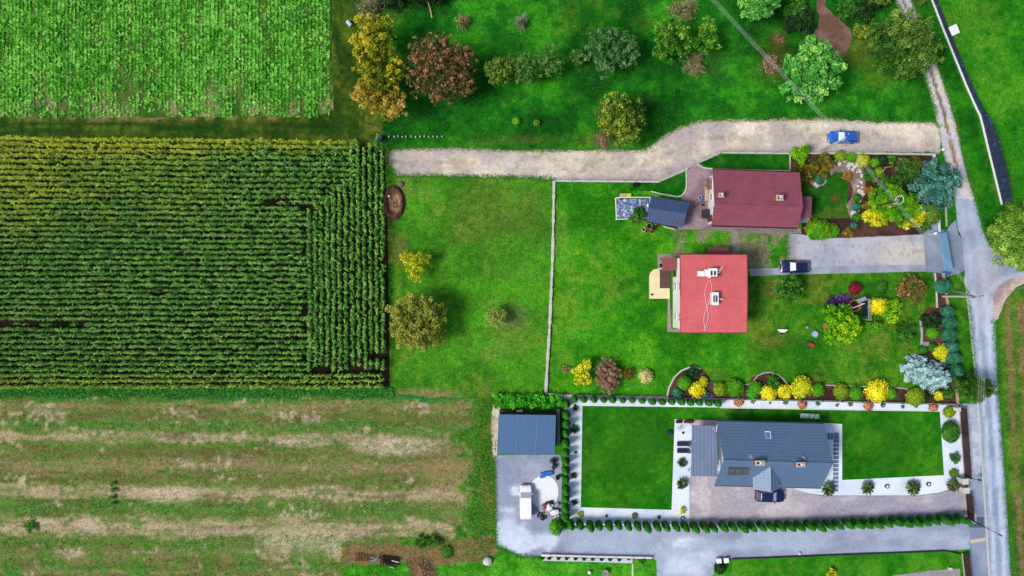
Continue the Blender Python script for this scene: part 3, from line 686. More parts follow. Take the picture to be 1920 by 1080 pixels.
sheet('garden_lawn', [(1500, 337), (1520, 350), (1536, 353), (1548, 338), (1562, 326), (1574, 322), (1585, 332), (1590, 350), (1588, 375), (1590, 395), (1592, 409), (1545, 410), (1508, 411), (1508, 408), (1500, 400)], .018, G_lawn,
      lambda px, py, X, Y: mixc(grass_mix(X, Y, C(18, 76, 8), C(30, 98, 12), C(56, 116, 22), C(84, 106, 34), 3, 17), C(110, 80, 44), spot(px, py, 1567, 372, 9, 7, X, Y, 1) * .6), .35, .04)
sheet('stone_path', [(1556, 304), (1576, 299), (1604, 300), (1618, 312), (1622, 332), (1622, 360), (1612, 385), (1610, 410), (1595, 411), (1586, 384), (1597, 372), (1600, 356), (1592, 335), (1580, 322), (1564, 322), (1544, 348), (1530, 353), (1512, 338), (1500, 328), (1506, 322), (1530, 338), (1545, 326)], .024, G_grit, one((164, 148, 142), (128, 116, 108), 1.0, 9), .3, .1)
LW = lambda seed: (lambda px, py, X, Y: grass_mix(X, Y, C(8, 76, 4), C(16, 96, 8), C(40, 116, 16), C(70, 112, 24), 2.6, seed, .6, .4))
sheet('north_lawn', [(1314, 305), (1353, 289), (1479, 290), (1479, 318), (1345, 316), (1322, 311)], .018, G_lawn, LW(4), .35)
sheet('side_lawn', [(1236, 342), (1286, 320), (1285, 351), (1277, 366), (1264, 368), (1222, 358), (1180, 358), (1180, 342)], .018, G_lawn, LW(14), .35)
sheet('fence_bed', [(1754, 512), (1772, 510), (1784, 600), (1798, 755), (1790, 756), (1752, 742), (1735, 735), (1728, 640), (1722, 600), (1740, 575), (1756, 578)], .012, G_bark, one((72, 54, 46), (96, 72, 62), 1.6, 8), .4, .1)
sheet('shrub_bed', [(1251, 745), (1256, 722), (1268, 702), (1284, 692), (1302, 688), (1320, 694), (1332, 712), (1338, 720), (1400, 720), (1410, 708), (1425, 700), (1445, 698), (1462, 704), (1474, 720), (1545, 722), (1690, 727), (1722, 732), (1752, 742), (1796, 755), (1600, 749)], .014, G_bark, one((66, 44, 40), (94, 68, 62), 1.8, 9), .4, .05)

# the grounds of the blue-roofed house
def white_col(px, py, X, Y):
    c = one((236, 246, 255), (220, 234, 250), 2.5, 3)(px, py, X, Y)
    return mixc(c, C(186, 206, 232), sm(.58, .74, fbm(X, Y, 1.6, 7)) * .35)
sheet('white_gravel', [(1058, 742), (1252, 746), (1600, 752), (1797, 757), (1808, 900), (1808, 918), (1788, 915), (1760, 924), (1720, 929), (1545, 929), (1515, 925), (1478, 914), (1480, 905), (1293, 905), (1293, 985), (1180, 986), (1064, 984), (1058, 860)], .014, G_white, white_col, .6)
def lawn3(px, py, X, Y):
    c = grass_mix(X, Y, C(18, 98, 4), C(30, 118, 8), C(56, 138, 16), C(78, 128, 26), 3.2, 27, .56, .5)
    return mixc(c, C(58, 108, 18), spot(px, py, 1180, 840, 70, 70, X, Y, 1.6) * .35 + spot(px, py, 1655, 830, 60, 40, X, Y, 1.6) * .4)
sheet('lawn', [(1092, 761), (1350, 764), (1762, 771), (1770, 891), (1579, 900), (1579, 795), (1545, 793), (1345, 789), (1265, 786), (1259, 956), (1089, 951)], .020, G_lawn, lawn3, .4)
sheet('paved_drive', [(1297, 880), (1345, 880), (1360, 905), (1478, 912), (1515, 926), (1545, 930), (1720, 930), (1760, 925), (1788, 916), (1809, 918), (1812, 972), (1600, 979), (1500, 981), (1293, 985), (1294, 893)], .020, G_pave,
      lambda px, py, X, Y: mixc(one((182, 174, 184), (204, 196, 202), 2.4, 12)(px, py, X, Y), C(160, 158, 178), sm(.45, .65, fbm(X * .4, Y, 2.4, 2)) * sm(1340, 1450, px) * .8), .35)
flat('terrace_strip', [(1297, 787), (1345, 788), (1345, 800), (1297, 800)], .022, solid('terrace_tiles', A(204, 182, 186), .8, .2, var=.1, scale=3))
def yard_col(px, py, X, Y):
    c = one((150, 160, 184), (168, 176, 200), 3.5, 5)(px, py, X, Y)
    w = (spot(px, py, 955, 1012, 30, 46, X, Y, .5, 4, .9) * sm(960, 985, py) + spot(px, py, 985, 1015, 60, 18, X, Y, .5, 6, .9) + spot(px, py, 970, 920, 12, 10, X, Y, .5) + spot(px, py, 955, 957, 14, 4, X, Y, 1) * .7 + spot(px, py, 1285, 1048, 55, 34, X, Y, .9, 8, .9) + spot(px, py, 1285, 1015, 34, 10, X, Y, 1.2) * .6).clip(0, 1)
    c = mixc(c, C(222, 234, 252), w * (.6 + .35 * fbm(X, Y, 1, 14)))
    lanew = sm(1040, 1090, px) * sm(988, 1000, py); c = mixc(c, C(176, 190, 214), lanew * sm(.35, .6, fbm(X * .25, Y * 1.2, 2.0, 6)) * .8)
    return mixc(c, C(128, 132, 152), sm(30, 4, np.hypot(px - 1000, py - 955)) * 0)
sheet('yard', [(927, 853), (1050, 853), (1054, 870), (1052, 985), (1062, 992), (1180, 986), (1293, 985), (1500, 981), (1600, 979), (1812, 972), (1818, 1000), (1818, 1030), (1780, 1032), (1700, 1034), (1440, 1043), (1372, 1047), (1345, 1048), (1335, 1090), (1330, 1300), (1232, 1300),
               (1232, 1090), (1231, 1052), (1222, 1043), (1015, 1040), (992, 1045), (972, 1041), (950, 1030), (930, 1022)], .016, G_asph, yard_col, .45, .04)
flat('white_pad', [(1020 + 27 * math.cos(a) * (1 if abs(math.cos(a)) < .99 else .98), 922 + 31 * math.sin(a)) for a in [2 * PI * i / 40 for i in range(40)] if 1020 + 27 * math.cos(a) < 1048.5], .024, solid('white_pad', A(240, 246, 252), .8, .2, var=.06, scale=1.2))
sheet('grey_chippings', [(1800, 757), (1834, 757), (1838, 800), (1840, 860), (1838, 890), (1815, 892), (1808, 860)], .016, G_grit, one((176, 188, 208), (204, 212, 226), .8, 6), .35, .05)
sheet('pavement', [(1815, 892), (1838, 890), (1843, 900), (1850, 1000), (1854, 1080), (1868, 1300), (1825, 1300), (1819, 1080), (1818, 1000), (1812, 972)], .02, G_asph, one((136, 150, 176), (154, 168, 192), 3, 8), .6)
flat('utility_slab', [(1831, 969), (1844, 969), (1845, 989), (1817, 989), (1817, 983), (1831, 982)], .026, solid('dark_slab', A(86, 92, 112), .9, .1))
flat('sand_patch', [(1819, 1012), (1848, 1008), (1849, 1014), (1838, 1016), (1820, 1019)], .026, solid('sand', A(214, 190, 166), .95, .05))
sheet('garage_margin', [(924, 758), (934, 760), (938, 768), (932, 858), (924, 858), (921, 800)], .014, G_grit, one((222, 208, 190), (196, 180, 160), 1.2, 5), .4, .1)
sheet('planter_strip', [(1015, 1041), (1186, 1046), (1186, 1056), (1017, 1051)], .022, G_white, one((206, 216, 228), (190, 200, 214), 1.5, 4), .6)
sheet('south_lawn', [(1378, 1049), (1440, 1046), (1600, 1040), (1700, 1037), (1780, 1035), (1796, 1037), (1798, 1066), (1740, 1069), (1672, 1078), (1672, 1300), (1370, 1300), (1372, 1060)], .02, G_lawn,
      lambda px, py, X, Y: grass_mix(X, Y, C(28, 110, 8), C(48, 132, 14), C(76, 148, 26), C(104, 140, 40), 3, 37, .55, .5), .4)
flat('stone_terrace', [(1674, 1079), (1740, 1070), (1800, 1066), (1802, 1300), (1674, 1300)], .024, roof_mat('terrace_flags', A(158, 152, 156), .9, .7, .75, .9, .1, duty=.9))
flat('roadside_step', [(1820, 960), (1830, 962), (1830, 968), (1812, 970)], .03, solid('step_concrete', A(190, 196, 210), .9, .1))
sheet('dirt_patch', [(1525, -200), (1552, -200), (1548, 10), (1560, 25), (1580, 42), (1594, 58), (1597, 75), (1588, 95), (1580, 112), (1566, 112), (1552, 95), (1535, 78), (1528, 62), (1536, 40), (1532, 20)], .012, ground_mat('bare_dirt', 6, .25, 2, .15, .04), one((138, 104, 94), (116, 84, 72), 1.4, 4), .4, .25)
flat('sidewalk_verge_path', [(1771, 380), (1775, 380), (1777, 425), (1773, 425)], .012, solid('verge_path', A(170, 160, 150), .9, .1))
# the slabbed path round the red house
flat('slab_path', [(1233, 477), (1275, 477), (1275, 487), (1258, 487), (1256, 560), (1258, 616), (1275, 617), (1275, 623), (1251, 622), (1252, 560), (1240, 503), (1233, 503)], .014, solid('slab_path', A(160, 146, 138), .9, .15, var=.2, scale=2))

# ------------------------------------------------------------------ crops and rank grass (nobody could count them)
def corn():
    rng = np.random.default_rng(5); X = []; Y = []; Dd = []
    zt = 1.7
    def row(x0, y0, x1, y1, sp=.27):
        a = np.array(xy(x0, y0, zt)); b = np.array(xy(x1, y1, zt)); L = np.linalg.norm(b - a); n = int(L / sp)
        t = (np.arange(n) + rng.uniform(-.3, .3, n)) / n; p = a + (b - a) * t[:, None] + rng.normal(size=(n, 2)) * .09
        w = (fbm(p[:, 0], p[:, 1], 6, 3)[:, None] - .5) * .3; p = p + w
        X.append(p[:, 0]); Y.append(p[:, 1]); d = math.atan2(b[1] - a[1], b[0] - a[0]); Dd.append(np.full(n, d))
    pitch = 10.6
    def hx(y): return 655 if y < 345 else (612 if y < 385 else 572)
    y = 258.0
    while y < 729:
        yl = y; yr = y + 10 * max(0, 1 - (y - 258) / 300)
        if y > 693: row(-60, yl, 718, yr + 1)
        else: row(-60, yl, hx(y) + rng.uniform(-8, 22), yl + (yr - yl) * .8)
        y += pitch
    x = 578.0
    while x < 724:
        top = 384 if x < 612 else (344 if x < 655 else 268); row(x, top + rng.uniform(-8, 12), x + (4 if x < 650 else 6) * (1 - top / 690), 692 + rng.uniform(-6, 6)); x += 11.4
    X = np.concatenate(X); Y = np.concatenate(Y); D = np.concatenate(Dd)
    k = 1 / (1 - zt / H); px = X * k * S + 960; py = 540 - Y * k * S
    keep = rng.random(len(X)) > .03
    for (x0, y0, x1, y1) in ((488, 371, 542, 381), (268, 537, 306, 547), (180, 533, 210, 545), (-60, 604, 162, 614), (604, 338, 622, 366), (690, 661, 722, 676), (232, 648, 242, 654), (430, 658, 446, 666), (290, 684, 304, 692)):
        keep &= ~((px > x0) & (px < x1) & (py > y0) & (py < y1) & (rng.random(len(X)) > .22))
    X, Y, D, px, py = X[keep], Y[keep], D[keep], px[keep], py[keep]; n = len(X)
    hgt = (2.05 + .5 * fbm(X, Y, 4, 9)) * rng.uniform(.74, 1.14, n)
    pt_ = rng.normal(size=n) * .2
    yel = .85 * np.clip(sm(296, 262, py + (fbm(X, Y, 4, 2) - .5) * 40) * .9 * sm(700, 600, px) + sm(180, 30, px + (fbm(X, Y, 5, 6) - .5) * 160) * sm(480, 380, py) * .4 + sm(685, 722, py) * .3 + sm(500, 300, px) * sm(420, 330, py + (fbm(X, Y, 5, 6) - .5) * 160) * .3, 0, 1)
    NL = 8; Vs = []; Ts = []; Yv = []
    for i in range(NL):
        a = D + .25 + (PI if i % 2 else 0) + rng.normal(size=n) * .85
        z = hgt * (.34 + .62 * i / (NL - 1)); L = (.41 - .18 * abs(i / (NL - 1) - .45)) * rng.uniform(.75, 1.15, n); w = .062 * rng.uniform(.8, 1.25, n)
        if i == NL - 1: L = L * .6
        ca, sa = np.cos(a), np.sin(a); up = rng.uniform(.18, .38, n)
        pts = []
        for s, hz, ww in ((0, 0, .7), (.5, 1.0, 1.0), (1.0, .35, .25)):
            cx = X + ca * L * s; cy = Y + sa * L * s; cz = z + up * hz * L
            pts.append((np.stack([cx - sa * w * ww, cy + ca * w * ww, cz], 1), np.stack([cx + sa * w * ww, cy - ca * w * ww, cz], 1)))
        for j in range(2): Vs.append(np.stack([pts[j][0], pts[j][1], pts[j + 1][1], pts[j + 1][0]], 1))
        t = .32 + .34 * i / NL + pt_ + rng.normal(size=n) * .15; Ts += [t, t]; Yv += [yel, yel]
    for sx, sy in ((1, 0), (0, 1)):      # stalks
        w = .016; o = np.array([sx * w, sy * w])
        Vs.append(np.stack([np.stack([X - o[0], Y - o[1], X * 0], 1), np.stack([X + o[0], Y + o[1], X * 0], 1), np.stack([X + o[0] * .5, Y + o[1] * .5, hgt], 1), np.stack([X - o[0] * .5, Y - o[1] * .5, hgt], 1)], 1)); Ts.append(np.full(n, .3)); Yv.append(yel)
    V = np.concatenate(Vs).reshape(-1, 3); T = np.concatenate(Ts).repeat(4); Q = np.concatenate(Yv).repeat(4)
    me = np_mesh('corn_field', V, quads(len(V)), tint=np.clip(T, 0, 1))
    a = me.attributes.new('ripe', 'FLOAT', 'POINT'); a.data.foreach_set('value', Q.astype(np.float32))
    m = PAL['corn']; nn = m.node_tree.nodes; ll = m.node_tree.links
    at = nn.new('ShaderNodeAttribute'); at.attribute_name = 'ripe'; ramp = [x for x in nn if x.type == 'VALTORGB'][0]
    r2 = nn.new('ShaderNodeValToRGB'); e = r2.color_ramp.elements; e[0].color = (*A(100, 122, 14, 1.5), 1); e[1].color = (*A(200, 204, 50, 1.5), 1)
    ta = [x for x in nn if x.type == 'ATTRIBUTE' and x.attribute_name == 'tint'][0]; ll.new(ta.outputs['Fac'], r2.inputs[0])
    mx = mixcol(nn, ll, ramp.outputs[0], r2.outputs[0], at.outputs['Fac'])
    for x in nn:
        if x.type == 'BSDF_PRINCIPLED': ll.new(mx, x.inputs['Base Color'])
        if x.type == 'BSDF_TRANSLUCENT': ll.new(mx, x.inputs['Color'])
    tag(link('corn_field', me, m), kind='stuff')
corn()
def rosettes(name, px, py, r, nl, pal_, seed, hz=.25, wr=.42, cup=.35, tb=None):
    """low leafy plants or tufts: a few leaves fanned out from each point (plan units in, metres for size)"""
    rng = np.random.default_rng(seed); X = (px - 960) / S; Y = (540 - py) / S; n = len(X); Vs = []; Ts = []
    for i in range(nl):
        a = rng.random(n) * 2 * PI; L = r * rng.uniform(.6, 1.15, n); w = L * wr * .5; ca, sa = np.cos(a), np.sin(a); z0 = rng.uniform(.02, .10, n); z1 = z0 + L * hz * rng.uniform(.5, 1.5, n); z2 = z1 - L * cup * rng.uniform(0, .6, n)
        def pt(s, z, o): return np.stack([X + ca * L * s - sa * w * o, Y + sa * L * s + ca * w * o, np.maximum(z, .015)], 1)
        Vs.append(np.stack([pt(.05, z0, .0), pt(.55, z1, -1), pt(1.0, z2, 0), pt(.55, z1, 1)], 1))
        Ts.append(.5 + rng.normal(size=n) * .2 + (0 if tb is None else tb))
    V = np.concatenate(Vs).reshape(-1, 3); T = np.concatenate(Ts)
    return tag(link(name, foliage_mesh(name, V, T), PAL[pal_]), kind='stuff')
def scatter(n, x0, y0, x1, y1, rng): return rng.uniform(x0, x1, n), rng.uniform(y0, y1, n)
rg = np.random.default_rng(11)
# the pale green root crop, drilled up and down
px, py = scatter(28000, -60, -60, 620, 220, rg)
px = px + (np.round(px / 7.0) * 7.0 - px) * .55
X, Y = px / S, -py / S
den = .96 - .55 * sm(.5, .66, fbm(X * 1.6, Y * .35, 2.2, 3)) - .5 * sm(140, 222, py + (fbm(X, Y, 3, 8) - .5) * 90)
ok = (rg.random(len(px)) < den) & (px < 612 + 12 * fbm(X, Y, 1.2, 4))
rosettes('root_crop', px[ok], py[ok], .30, 5, 'crop', 21, .55, .46, .45, tb=((fbm(X, Y, 3, 14) - .5) * .6 + (fbm(X, Y, .34, 18, 2) - .5) * 1.3)[ok])
# rank grass along the foot of the corn
px, py = scatter(7000, -60, 727, 735, 752, rg); ok = py < 745 + 16 * (fbm(px / S, py / S, 2, 5) - .5) + 8 * (fbm(px / S, py / S, .5, 15, 2) - .5) - 4 * rg.random(len(px))
rosettes('rank_grass', px[ok], py[ok], .42, 4, 'tall_grass', 22, .9, .22, .5)
# weeds in the stubble
px, py = scatter(26000, -40, 745, 925, 1085, rg); X, Y = px / S, -py / S
w = py + (fbm(X, 540 / S + Y, 7, 3) - .5) * 14
g = np.interp(w, [a for a, _ in STR], [{'gg': 1, 'g': .95, 'm': .45, 'b': .13, 'd': .3, 'p': .06}[b] for _, b in STR]); g = np.maximum(g, sm(855, 885, px) * .8)
ok = rg.random(len(px)) < g * sm(.3, .6, fbm(X, Y, 1.3, 61)) * (px < 918)
rosettes('stubble_weeds', px[ok], py[ok], .24, 4, 'grassy', 23, .7, .25, .4)
px, py = scatter(9000, -40, 752, 880, 1060, rg); X, Y = px / S, -py / S; ok = fbm(X * .5, Y, 1.8, 71) > .5
rosettes('straw_litter', px[ok], py[ok], .26, 2, 'straw', 24, .25, .13, .2)
# longer grass under the orchard and on the margins
px, py = scatter(16000, 716, -10, 1755, 275, rg); X, Y = px / S, -py / S; ok = (fbm(X, Y, 2.2, 81) > .44) & ~inside([(1180, 282), (1238, 258), (1310, 224), (1550, 220), (1760, 228), (1760, 290), (1180, 290)], px, py) & ~inside([(1530, 0), (1550, 0), (1600, 70), (1570, 112), (1530, 80)], px, py) & ~inside([(1675, 0), (1712, 0), (1765, 130), (1760, 230), (1745, 200)], px, py)
rosettes('orchard_grass', px[ok], py[ok], .20, 4, 'grassy', 25, .8, .2, .5, tb=-.25)
px, py = scatter(1300, 860, 745, 926, 1040, rg); ok = ((px < 924) | (py < 755)) & (rg.random(len(px)) < .15 + sm(868, 905, px + (fbm(px / S, py / S, 2.2, 4) - .5) * 50))
rosettes('margin_grass', px[ok], py[ok], .30, 4, 'grassy', 26, .8, .22, .5)

# grass that creeps over the edges of track, lane and beds
ex = []; ey = []
for pl, n_ in (([(728, 300), (726, 290), (735, 279), (850, 277), (960, 282), (1080, 281), (1210, 281), (1238, 260), (1270, 240), (1310, 226), (1400, 224), (1550, 222), (1650, 228), (1750, 229), (1762, 238)], 3200), ([(728, 306), (745, 330), (850, 330), (1000, 333), (1040, 336)], 1200),
               ([(1678, 0), (1702, 50), (1724, 120), (1740, 165), (1754, 215)], 900), ([(1708, 0), (1729, 45), (1753, 110), (1779, 185), (1798, 255), (1816, 335), (1828, 374), (1842, 430), (1856, 462)], 1500), ([(1810, 540), (1818, 600), (1828, 700), (1834, 750)], 500),
               ([(1862, 600), (1866, 640), (1869, 700), (1877, 800), (1885, 900), (1891, 1000), (1896, 1080)], 1500), ([(926, 856), (927, 900), (929, 1022), (950, 1031), (972, 1042), (1010, 1046)], 1200), ([(1474, 440), (1474, 502)], 300)):
    a_ = np.array(pl, float); sl_ = np.linalg.norm(np.diff(a_, axis=0), axis=1); t_ = rg.random(n_) * sl_.sum(); cs_ = np.concatenate([[0], np.cumsum(sl_)])
    ex.append(np.interp(t_, cs_, a_[:, 0]) + rg.normal(size=n_) * 2.6); ey.append(np.interp(t_, cs_, a_[:, 1]) + rg.normal(size=n_) * 2.6)
rosettes('verge_grass', np.concatenate(ex), np.concatenate(ey), .17, 4, 'grassy', 27, .8, .22, .5)

# ------------------------------------------------------------------ buildings
M['white_render'] = solid('white_render', A(236, 232, 230), .85, .2, var=.05, scale=1.5)
M['cream_render'] = solid('cream_render', A(214, 204, 188), .85, .2, var=.06, scale=1.5)
M['grey_render'] = solid('grey_render', A(150, 148, 150), .85, .2, var=.08)
M['concrete'] = solid('concrete', A(182, 178, 176), .9, .15, var=.14, scale=2.2)
M['pale_concrete'] = solid('pale_concrete', A(206, 204, 196), .9, .15, var=.16, scale=2.8)
M['white_paint'] = solid('white_paint', A(246, 248, 252), .45, .4, var=.04)
M['dark_metal'] = solid('dark_metal', A(42, 44, 50), .45, .4, var=.1)
M['black'] = solid('black_plastic', A(22, 22, 26), .5, .35, var=.2)
M['steel'] = solid('bright_steel', A(176, 190, 206), .35, .5, .4, var=.06)
M['brick'] = roof_mat('chimney_brick', A(176, 96, 72), .26, .16, .7, .85, .15)
M['cap'] = solid('chimney_cap', A(196, 178, 166), .8, .2)
M['glass'] = glass_mat('window_glass')
M['brown_wood'] = solid('brown_wood', A(92, 62, 48), .75, .2, var=.25, scale=4)
M['pale_wood'] = solid('pale_wood', A(196, 176, 140), .75, .2, var=.2, scale=4)
def walls(mb, x0, y0, x1, y1, z, apex=None, zr=None):
    """box of walls; apex = the ridge's y when the two x-ends are gables"""
    mb.prism([(x0, y0), (x1, y0), (x1, y1), (x0, y1)], -.05, z)
    if apex is not None:
        for xx in (x0, x1 - .3): mb.add([(xx, y0, z), (xx, y1, z), (xx, apex, zr), (xx + .3, y0, z), (xx + .3, y1, z), (xx + .3, apex, zr)], [(0, 1, 2), (5, 4, 3), (0, 2, 5, 3), (2, 1, 4, 5), (0, 3, 4, 1)])
def window(parent, c, w, h, nx, name='window', sill=True):
    """frame, pane and sill set into the wall plane whose outward normal is nx (a unit vector in plan); c is on the wall"""
    c = Vector(c); n = Vector((nx[0], nx[1], 0)); t = Vector((-n.y, n.x, 0)); up = Vector((0, 0, 1))
    def bar(mb, o, dw, dh, dn, off):
        m = Matrix((( t.x, n.x, 0, 0), (t.y, n.y, 0, 0), (0, 0, 1, 0), (0, 0, 0, 1))); m.translation = c + t * o[0] + up * o[1] + n * off; mb.box(None, (dw, dn, dh), M=m)
    f = MB()
    for s in (-1, 1): bar(f, (s * (w / 2 - .04), 0), .08, h, .09, .045); bar(f, (0, s * (h / 2 - .04)), w - .16, .08, .09, .045)
    bar(f, (0, 0), .06, h - .16, .07, .045); fo = f.build(name, M['white_paint'], parent)
    p = MB(); bar(p, (0, 0), w - .17, h - .17, .03, .02); p.build('pane', M['glass'], fo)
    if sill: q = MB(); bar(q, (0, -h / 2 - .04), w + .16, .05, .18, .09); q.build('sill', M['concrete'], fo)
    return fo
def chimney(parent, px, py, zb, zt, w, d, mat, capw=.12, pot=True, name='chimney', cap='cap'):
    x, y = xy(px, py, zt); o = MB().box((x, y, (zb + zt) / 2), (w, d, zt - zb)).build(name, mat, parent, bevel=.02)
    MB().box((x, y, zt + .05), (w + capw, d + capw, .1)).build('cap', M[cap], o, bevel=.02)
    k_ = MB()
    for s_ in (-.22, .22): k_.box((x + s_ * w, y, zt + .11), (w * .26, d * .5, .03))
    k_.build('flue_opening', M['black'], o)
    if pot: MB().lathe([(.16, zt + .1), (.14, zt + .32), (.1, zt + .33), (.1, zt + .2)], 12, (x + w * .12, y + d * .1, 0)).build('flue', M['white_paint'], o, smooth=True)
    return o
def rail(parent, pts, r, mat, name): return MB().tube(pts, r, 6).build(name, mat, parent)

# --- the long house with the maroon roof
h1 = thing('house', 'long low house under a maroon tiled gable roof with two brick chimneys', 'house')
zn, zr, zs = 4.2, 5.6, 4.2
TL, TR, RR, RL, BR, BL = P(1336.5, 317.5, zn), P(1499.5, 323.5, zn), P(1505.5, 388, zr), P(1340, 383, zr), P(1496, 427, zs), P(1334, 422.5, zs)
wm = MB(); wx0, wx1 = P(1326.5, 0, 0).x, TR.x - .5; wy1, wy0 = P(0, 334, 0).y - .0, P(0, 424, 0).y
ry = (RL.y + RR.y) / 2
walls(wm, wx0 + .1, wy0 + .2, wx1, TL.y - .5, 4.05, ry, zr - .22); wm.build('wall', M['white_render'], h1)
rm1 = roof_mat('maroon_tiles', A(148, 80, 96), .50, .44, .60, .62, .18, ang=R(2), var=.12, ridge=.02, duty=.86)
rf = MB(); rf.slab([TL, TR, RR, RL], .16); rf.slab([RL + Vector((0, .004, -.01)), RR + Vector((0, .004, -.01)), BR, BL], .16); ro = rf.build('roof', rm1, h1)
rail(ro, [RL + Vector((0, 0, .03)), RR + Vector((0, 0, .03))], .09, solid('ridge_maroon', A(150, 84, 106), .6, .2), 'ridge_cap')
rail(ro, [BL + Vector((0, -.08, -.14)), BR + Vector((0, -.08, -.14))], .08, solid('gutter_maroon', A(60, 30, 36), .5, .3), 'gutter')
rail(ro, [TL + Vector((0, .08, -.14)), TR + Vector((0, .08, -.14))], .08, solid('gutter_north', A(60, 30, 36), .5, .3), 'gutter')
chimney(h1, 1352, 366, 5.0, 6.6, .62, .55, M['brick']); chimney(h1, 1462, 371, 5.0, 6.8, .85, .7, M['brick'])
window(h1, (wx0 + .1, P(0, 350, 0).y, 1.7), 1.5, 1.3, (-1, 0)); window(h1, (wx0 + .1, P(0, 372, 0).y, 1.7), 1.0, 1.3, (-1, 0)); window(h1, (wx0 + .1, P(0, 398, 0).y, 2.9), 1.0, .9, (-1, 0))
d = MB().box((wx0 + .07, P(0, 411, 0).y, 1.05), (.08, .95, 2.1)).build('door', M['brown_wood'], h1); MB().box((wx0 - .0, P(0, 409, 0).y, 1.05), (.06, .05, .14)).build('handle', M['steel'], d)
aw = [P(1323, 333, 2.5), P(1331, 333, 2.75), P(1331, 357, 2.75), P(1323, 357, 2.5)]
MB().slab([P(1325, 333, 2.45), P(1331.5, 333, 2.8), P(1331.5, 356, 2.8), P(1325, 356, 2.45)], .06).build('awning', solid('awning_brown', A(132, 72, 52), .7, .2, var=.1), h1)
MB().slab([P(1503.5, 368, 3.1), P(1522.5, 369, 3.0), P(1521, 409, 3.0), P(1501, 407, 3.1)], .12).build('porch_roof', roof_mat('porch_maroon', A(136, 78, 92), .3, 0, .8, .6, .2, duty=.9), h1)
for a, b in ((1519, 372), (1518, 405)):
    q = P(a, b, 2.9); MB().box((q.x, q.y, 1.43), (.12, .12, 2.86)).build('porch_post', M['brown_wood'], h1)
MB().box(P(1508, 412, .1), (1.5, .9, .22)).build('doorstep', M['concrete'], h1, bevel=.02)

for a in (1362, 1400, 1466): window(h1, (P(a, 0, 0).x, wy0 + .2, 1.6), 1.3, 1.2, (0, -1))
dr = MB().box((P(1432, 0, 0).x, wy0 + .16, 1.05), (1.0, .08, 2.1)).build('door', M['brown_wood'], h1); MB().box((P(1437, 0, 0).x, wy0 + .1, 1.05), (.05, .06, .14)).build('handle', M['steel'], dr)
# --- the flat coral house
h2 = thing('house', 'square house under a flat coral red roof with white chimneys and a loose cable', 'house')
zn, zr = 6.1, 6.55
TL, TR, BR, BL = P(1275, 477.5, zn), P(1400.5, 478, zn), P(1400, 623.5, zn), P(1275.5, 623.5, zn); RL, RR = P(1275.2, 560, zr), P(1400.8, 561, zr)
wm = MB(); wx0, wx1 = P(1261.5, 0, 0).x, TR.x - .45; wy0, wy1 = BR.y + .4, TL.y - .4
walls(wm, wx0, wy0, wx1, wy1, 5.85, RL.y, zr - .2); wm.build('wall', M['white_render'], h2)
coral = roof_mat('coral_sheet', A(216, 102, 106), .62, 1.45, .84, .5, .3, var=.11, ridge=.012, duty=.94)
rf = MB(); rf.slab([TL, TR, RR, RL], .16); rf.slab([RL + Vector((0, .004, -.008)), RR + Vector((0, .004, -.008)), BR, BL], .16); ro = rf.build('roof', coral, h2)
for a, b in ((TL, BL), (TR, BR)): rail(ro, [a + Vector((0, 0, -.02)), (a + b) / 2 + Vector((0, 0, .42)), b + Vector((0, 0, -.02))], .05, solid('verge_coral', A(150, 56, 62), .5, .3), 'verge_trim')
for y_, s in ((TL.y + .07, 1), (BL.y - .07, -1)): rail(ro, [(TL.x, y_, zn - .12), (TR.x, y_, zn - .12)], .07, solid('gutter_coral', A(120, 48, 54), .5, .3), 'gutter')
ch = chimney(h2, 1337, 512, 6.2, 7.5, 1.05, 1.25, M['white_render'], .1, False, cap='white_paint')
fx = MB(); q = P(1334, 519, 7.62)
for i in range(3): fx.box((q.x + .35 * i, q.y - .1, 7.66), (.22, .24, .18))
fx.build('chimney_pots', solid('pots_red', A(150, 70, 66), .8, .2), ch)
b2 = MB(); q = P(1318, 513, 6.8); b2.box((q.x - .25, q.y, 6.7), (.9, .75, .6)); b2.box((q.x + .45, q.y + .1, 6.65), (.5, .95, .45)); b2.build('roof_hatch', M['white_paint'], h2, bevel=.03)
q = P(1345, 506, 7.5); an = MB(); an.tube([(q.x + .1, q.y, 6.3), (q.x + .35, q.y + .1, 8.2)], .03, 6); an.tube([(q.x, q.y - .45, 8.1), (q.x + .6, q.y + .6, 8.15)], .02, 5)
for i in range(5): an.tube([(q.x + .1 * i - .1 + .0, q.y - .4 + .2 * i + .1, 8.12), (q.x + .1 * i + .22, q.y - .4 + .2 * i - .06, 8.12)], .015, 5)
an.build('aerial', M['white_paint'], h2)
ch = chimney(h2, 1341, 560, 6.3, 7.4, .85, 1.7, M['white_render'], .08, False, cap='white_paint')
g = MB(); q = P(1341, 560, 7.5)
for i in range(6): g.box((q.x - .02, q.y - .5 + .2 * i, 7.54), (.36, .07, .06))
g.build('flue_grille', M['grey_render'], ch)
MB().tube([P(1346, 561, 7.0), P(1355.5, 561, 7.3)], .06, 7).build('vent_pipe', M['white_paint'], h2)
for side in (-1, 1):
    pts = []
    for i in range(15):
        t = i / 14; pts.append(P(1330.5 - 9 * t + side * 5.2 * math.sin(t * 2 * PI * 1.02) * (1 if t < .55 else 1) + side * 1.2, 524 + 97 * t, 6.22 + .47 * (1 - abs(524 + 97 * t - 561) / 83)))
    MB().tube(pts, .022, 5).build('cable', M['white_paint'], h2)
for py in (537, 592):
    yy = P(0, py, 0).y; window(h2, (wx0, yy, 1.75), 1.15, 1.25, (-1, 0)); window(h2, (wx0, yy - .0, 4.5), 1.15, 1.25, (-1, 0))
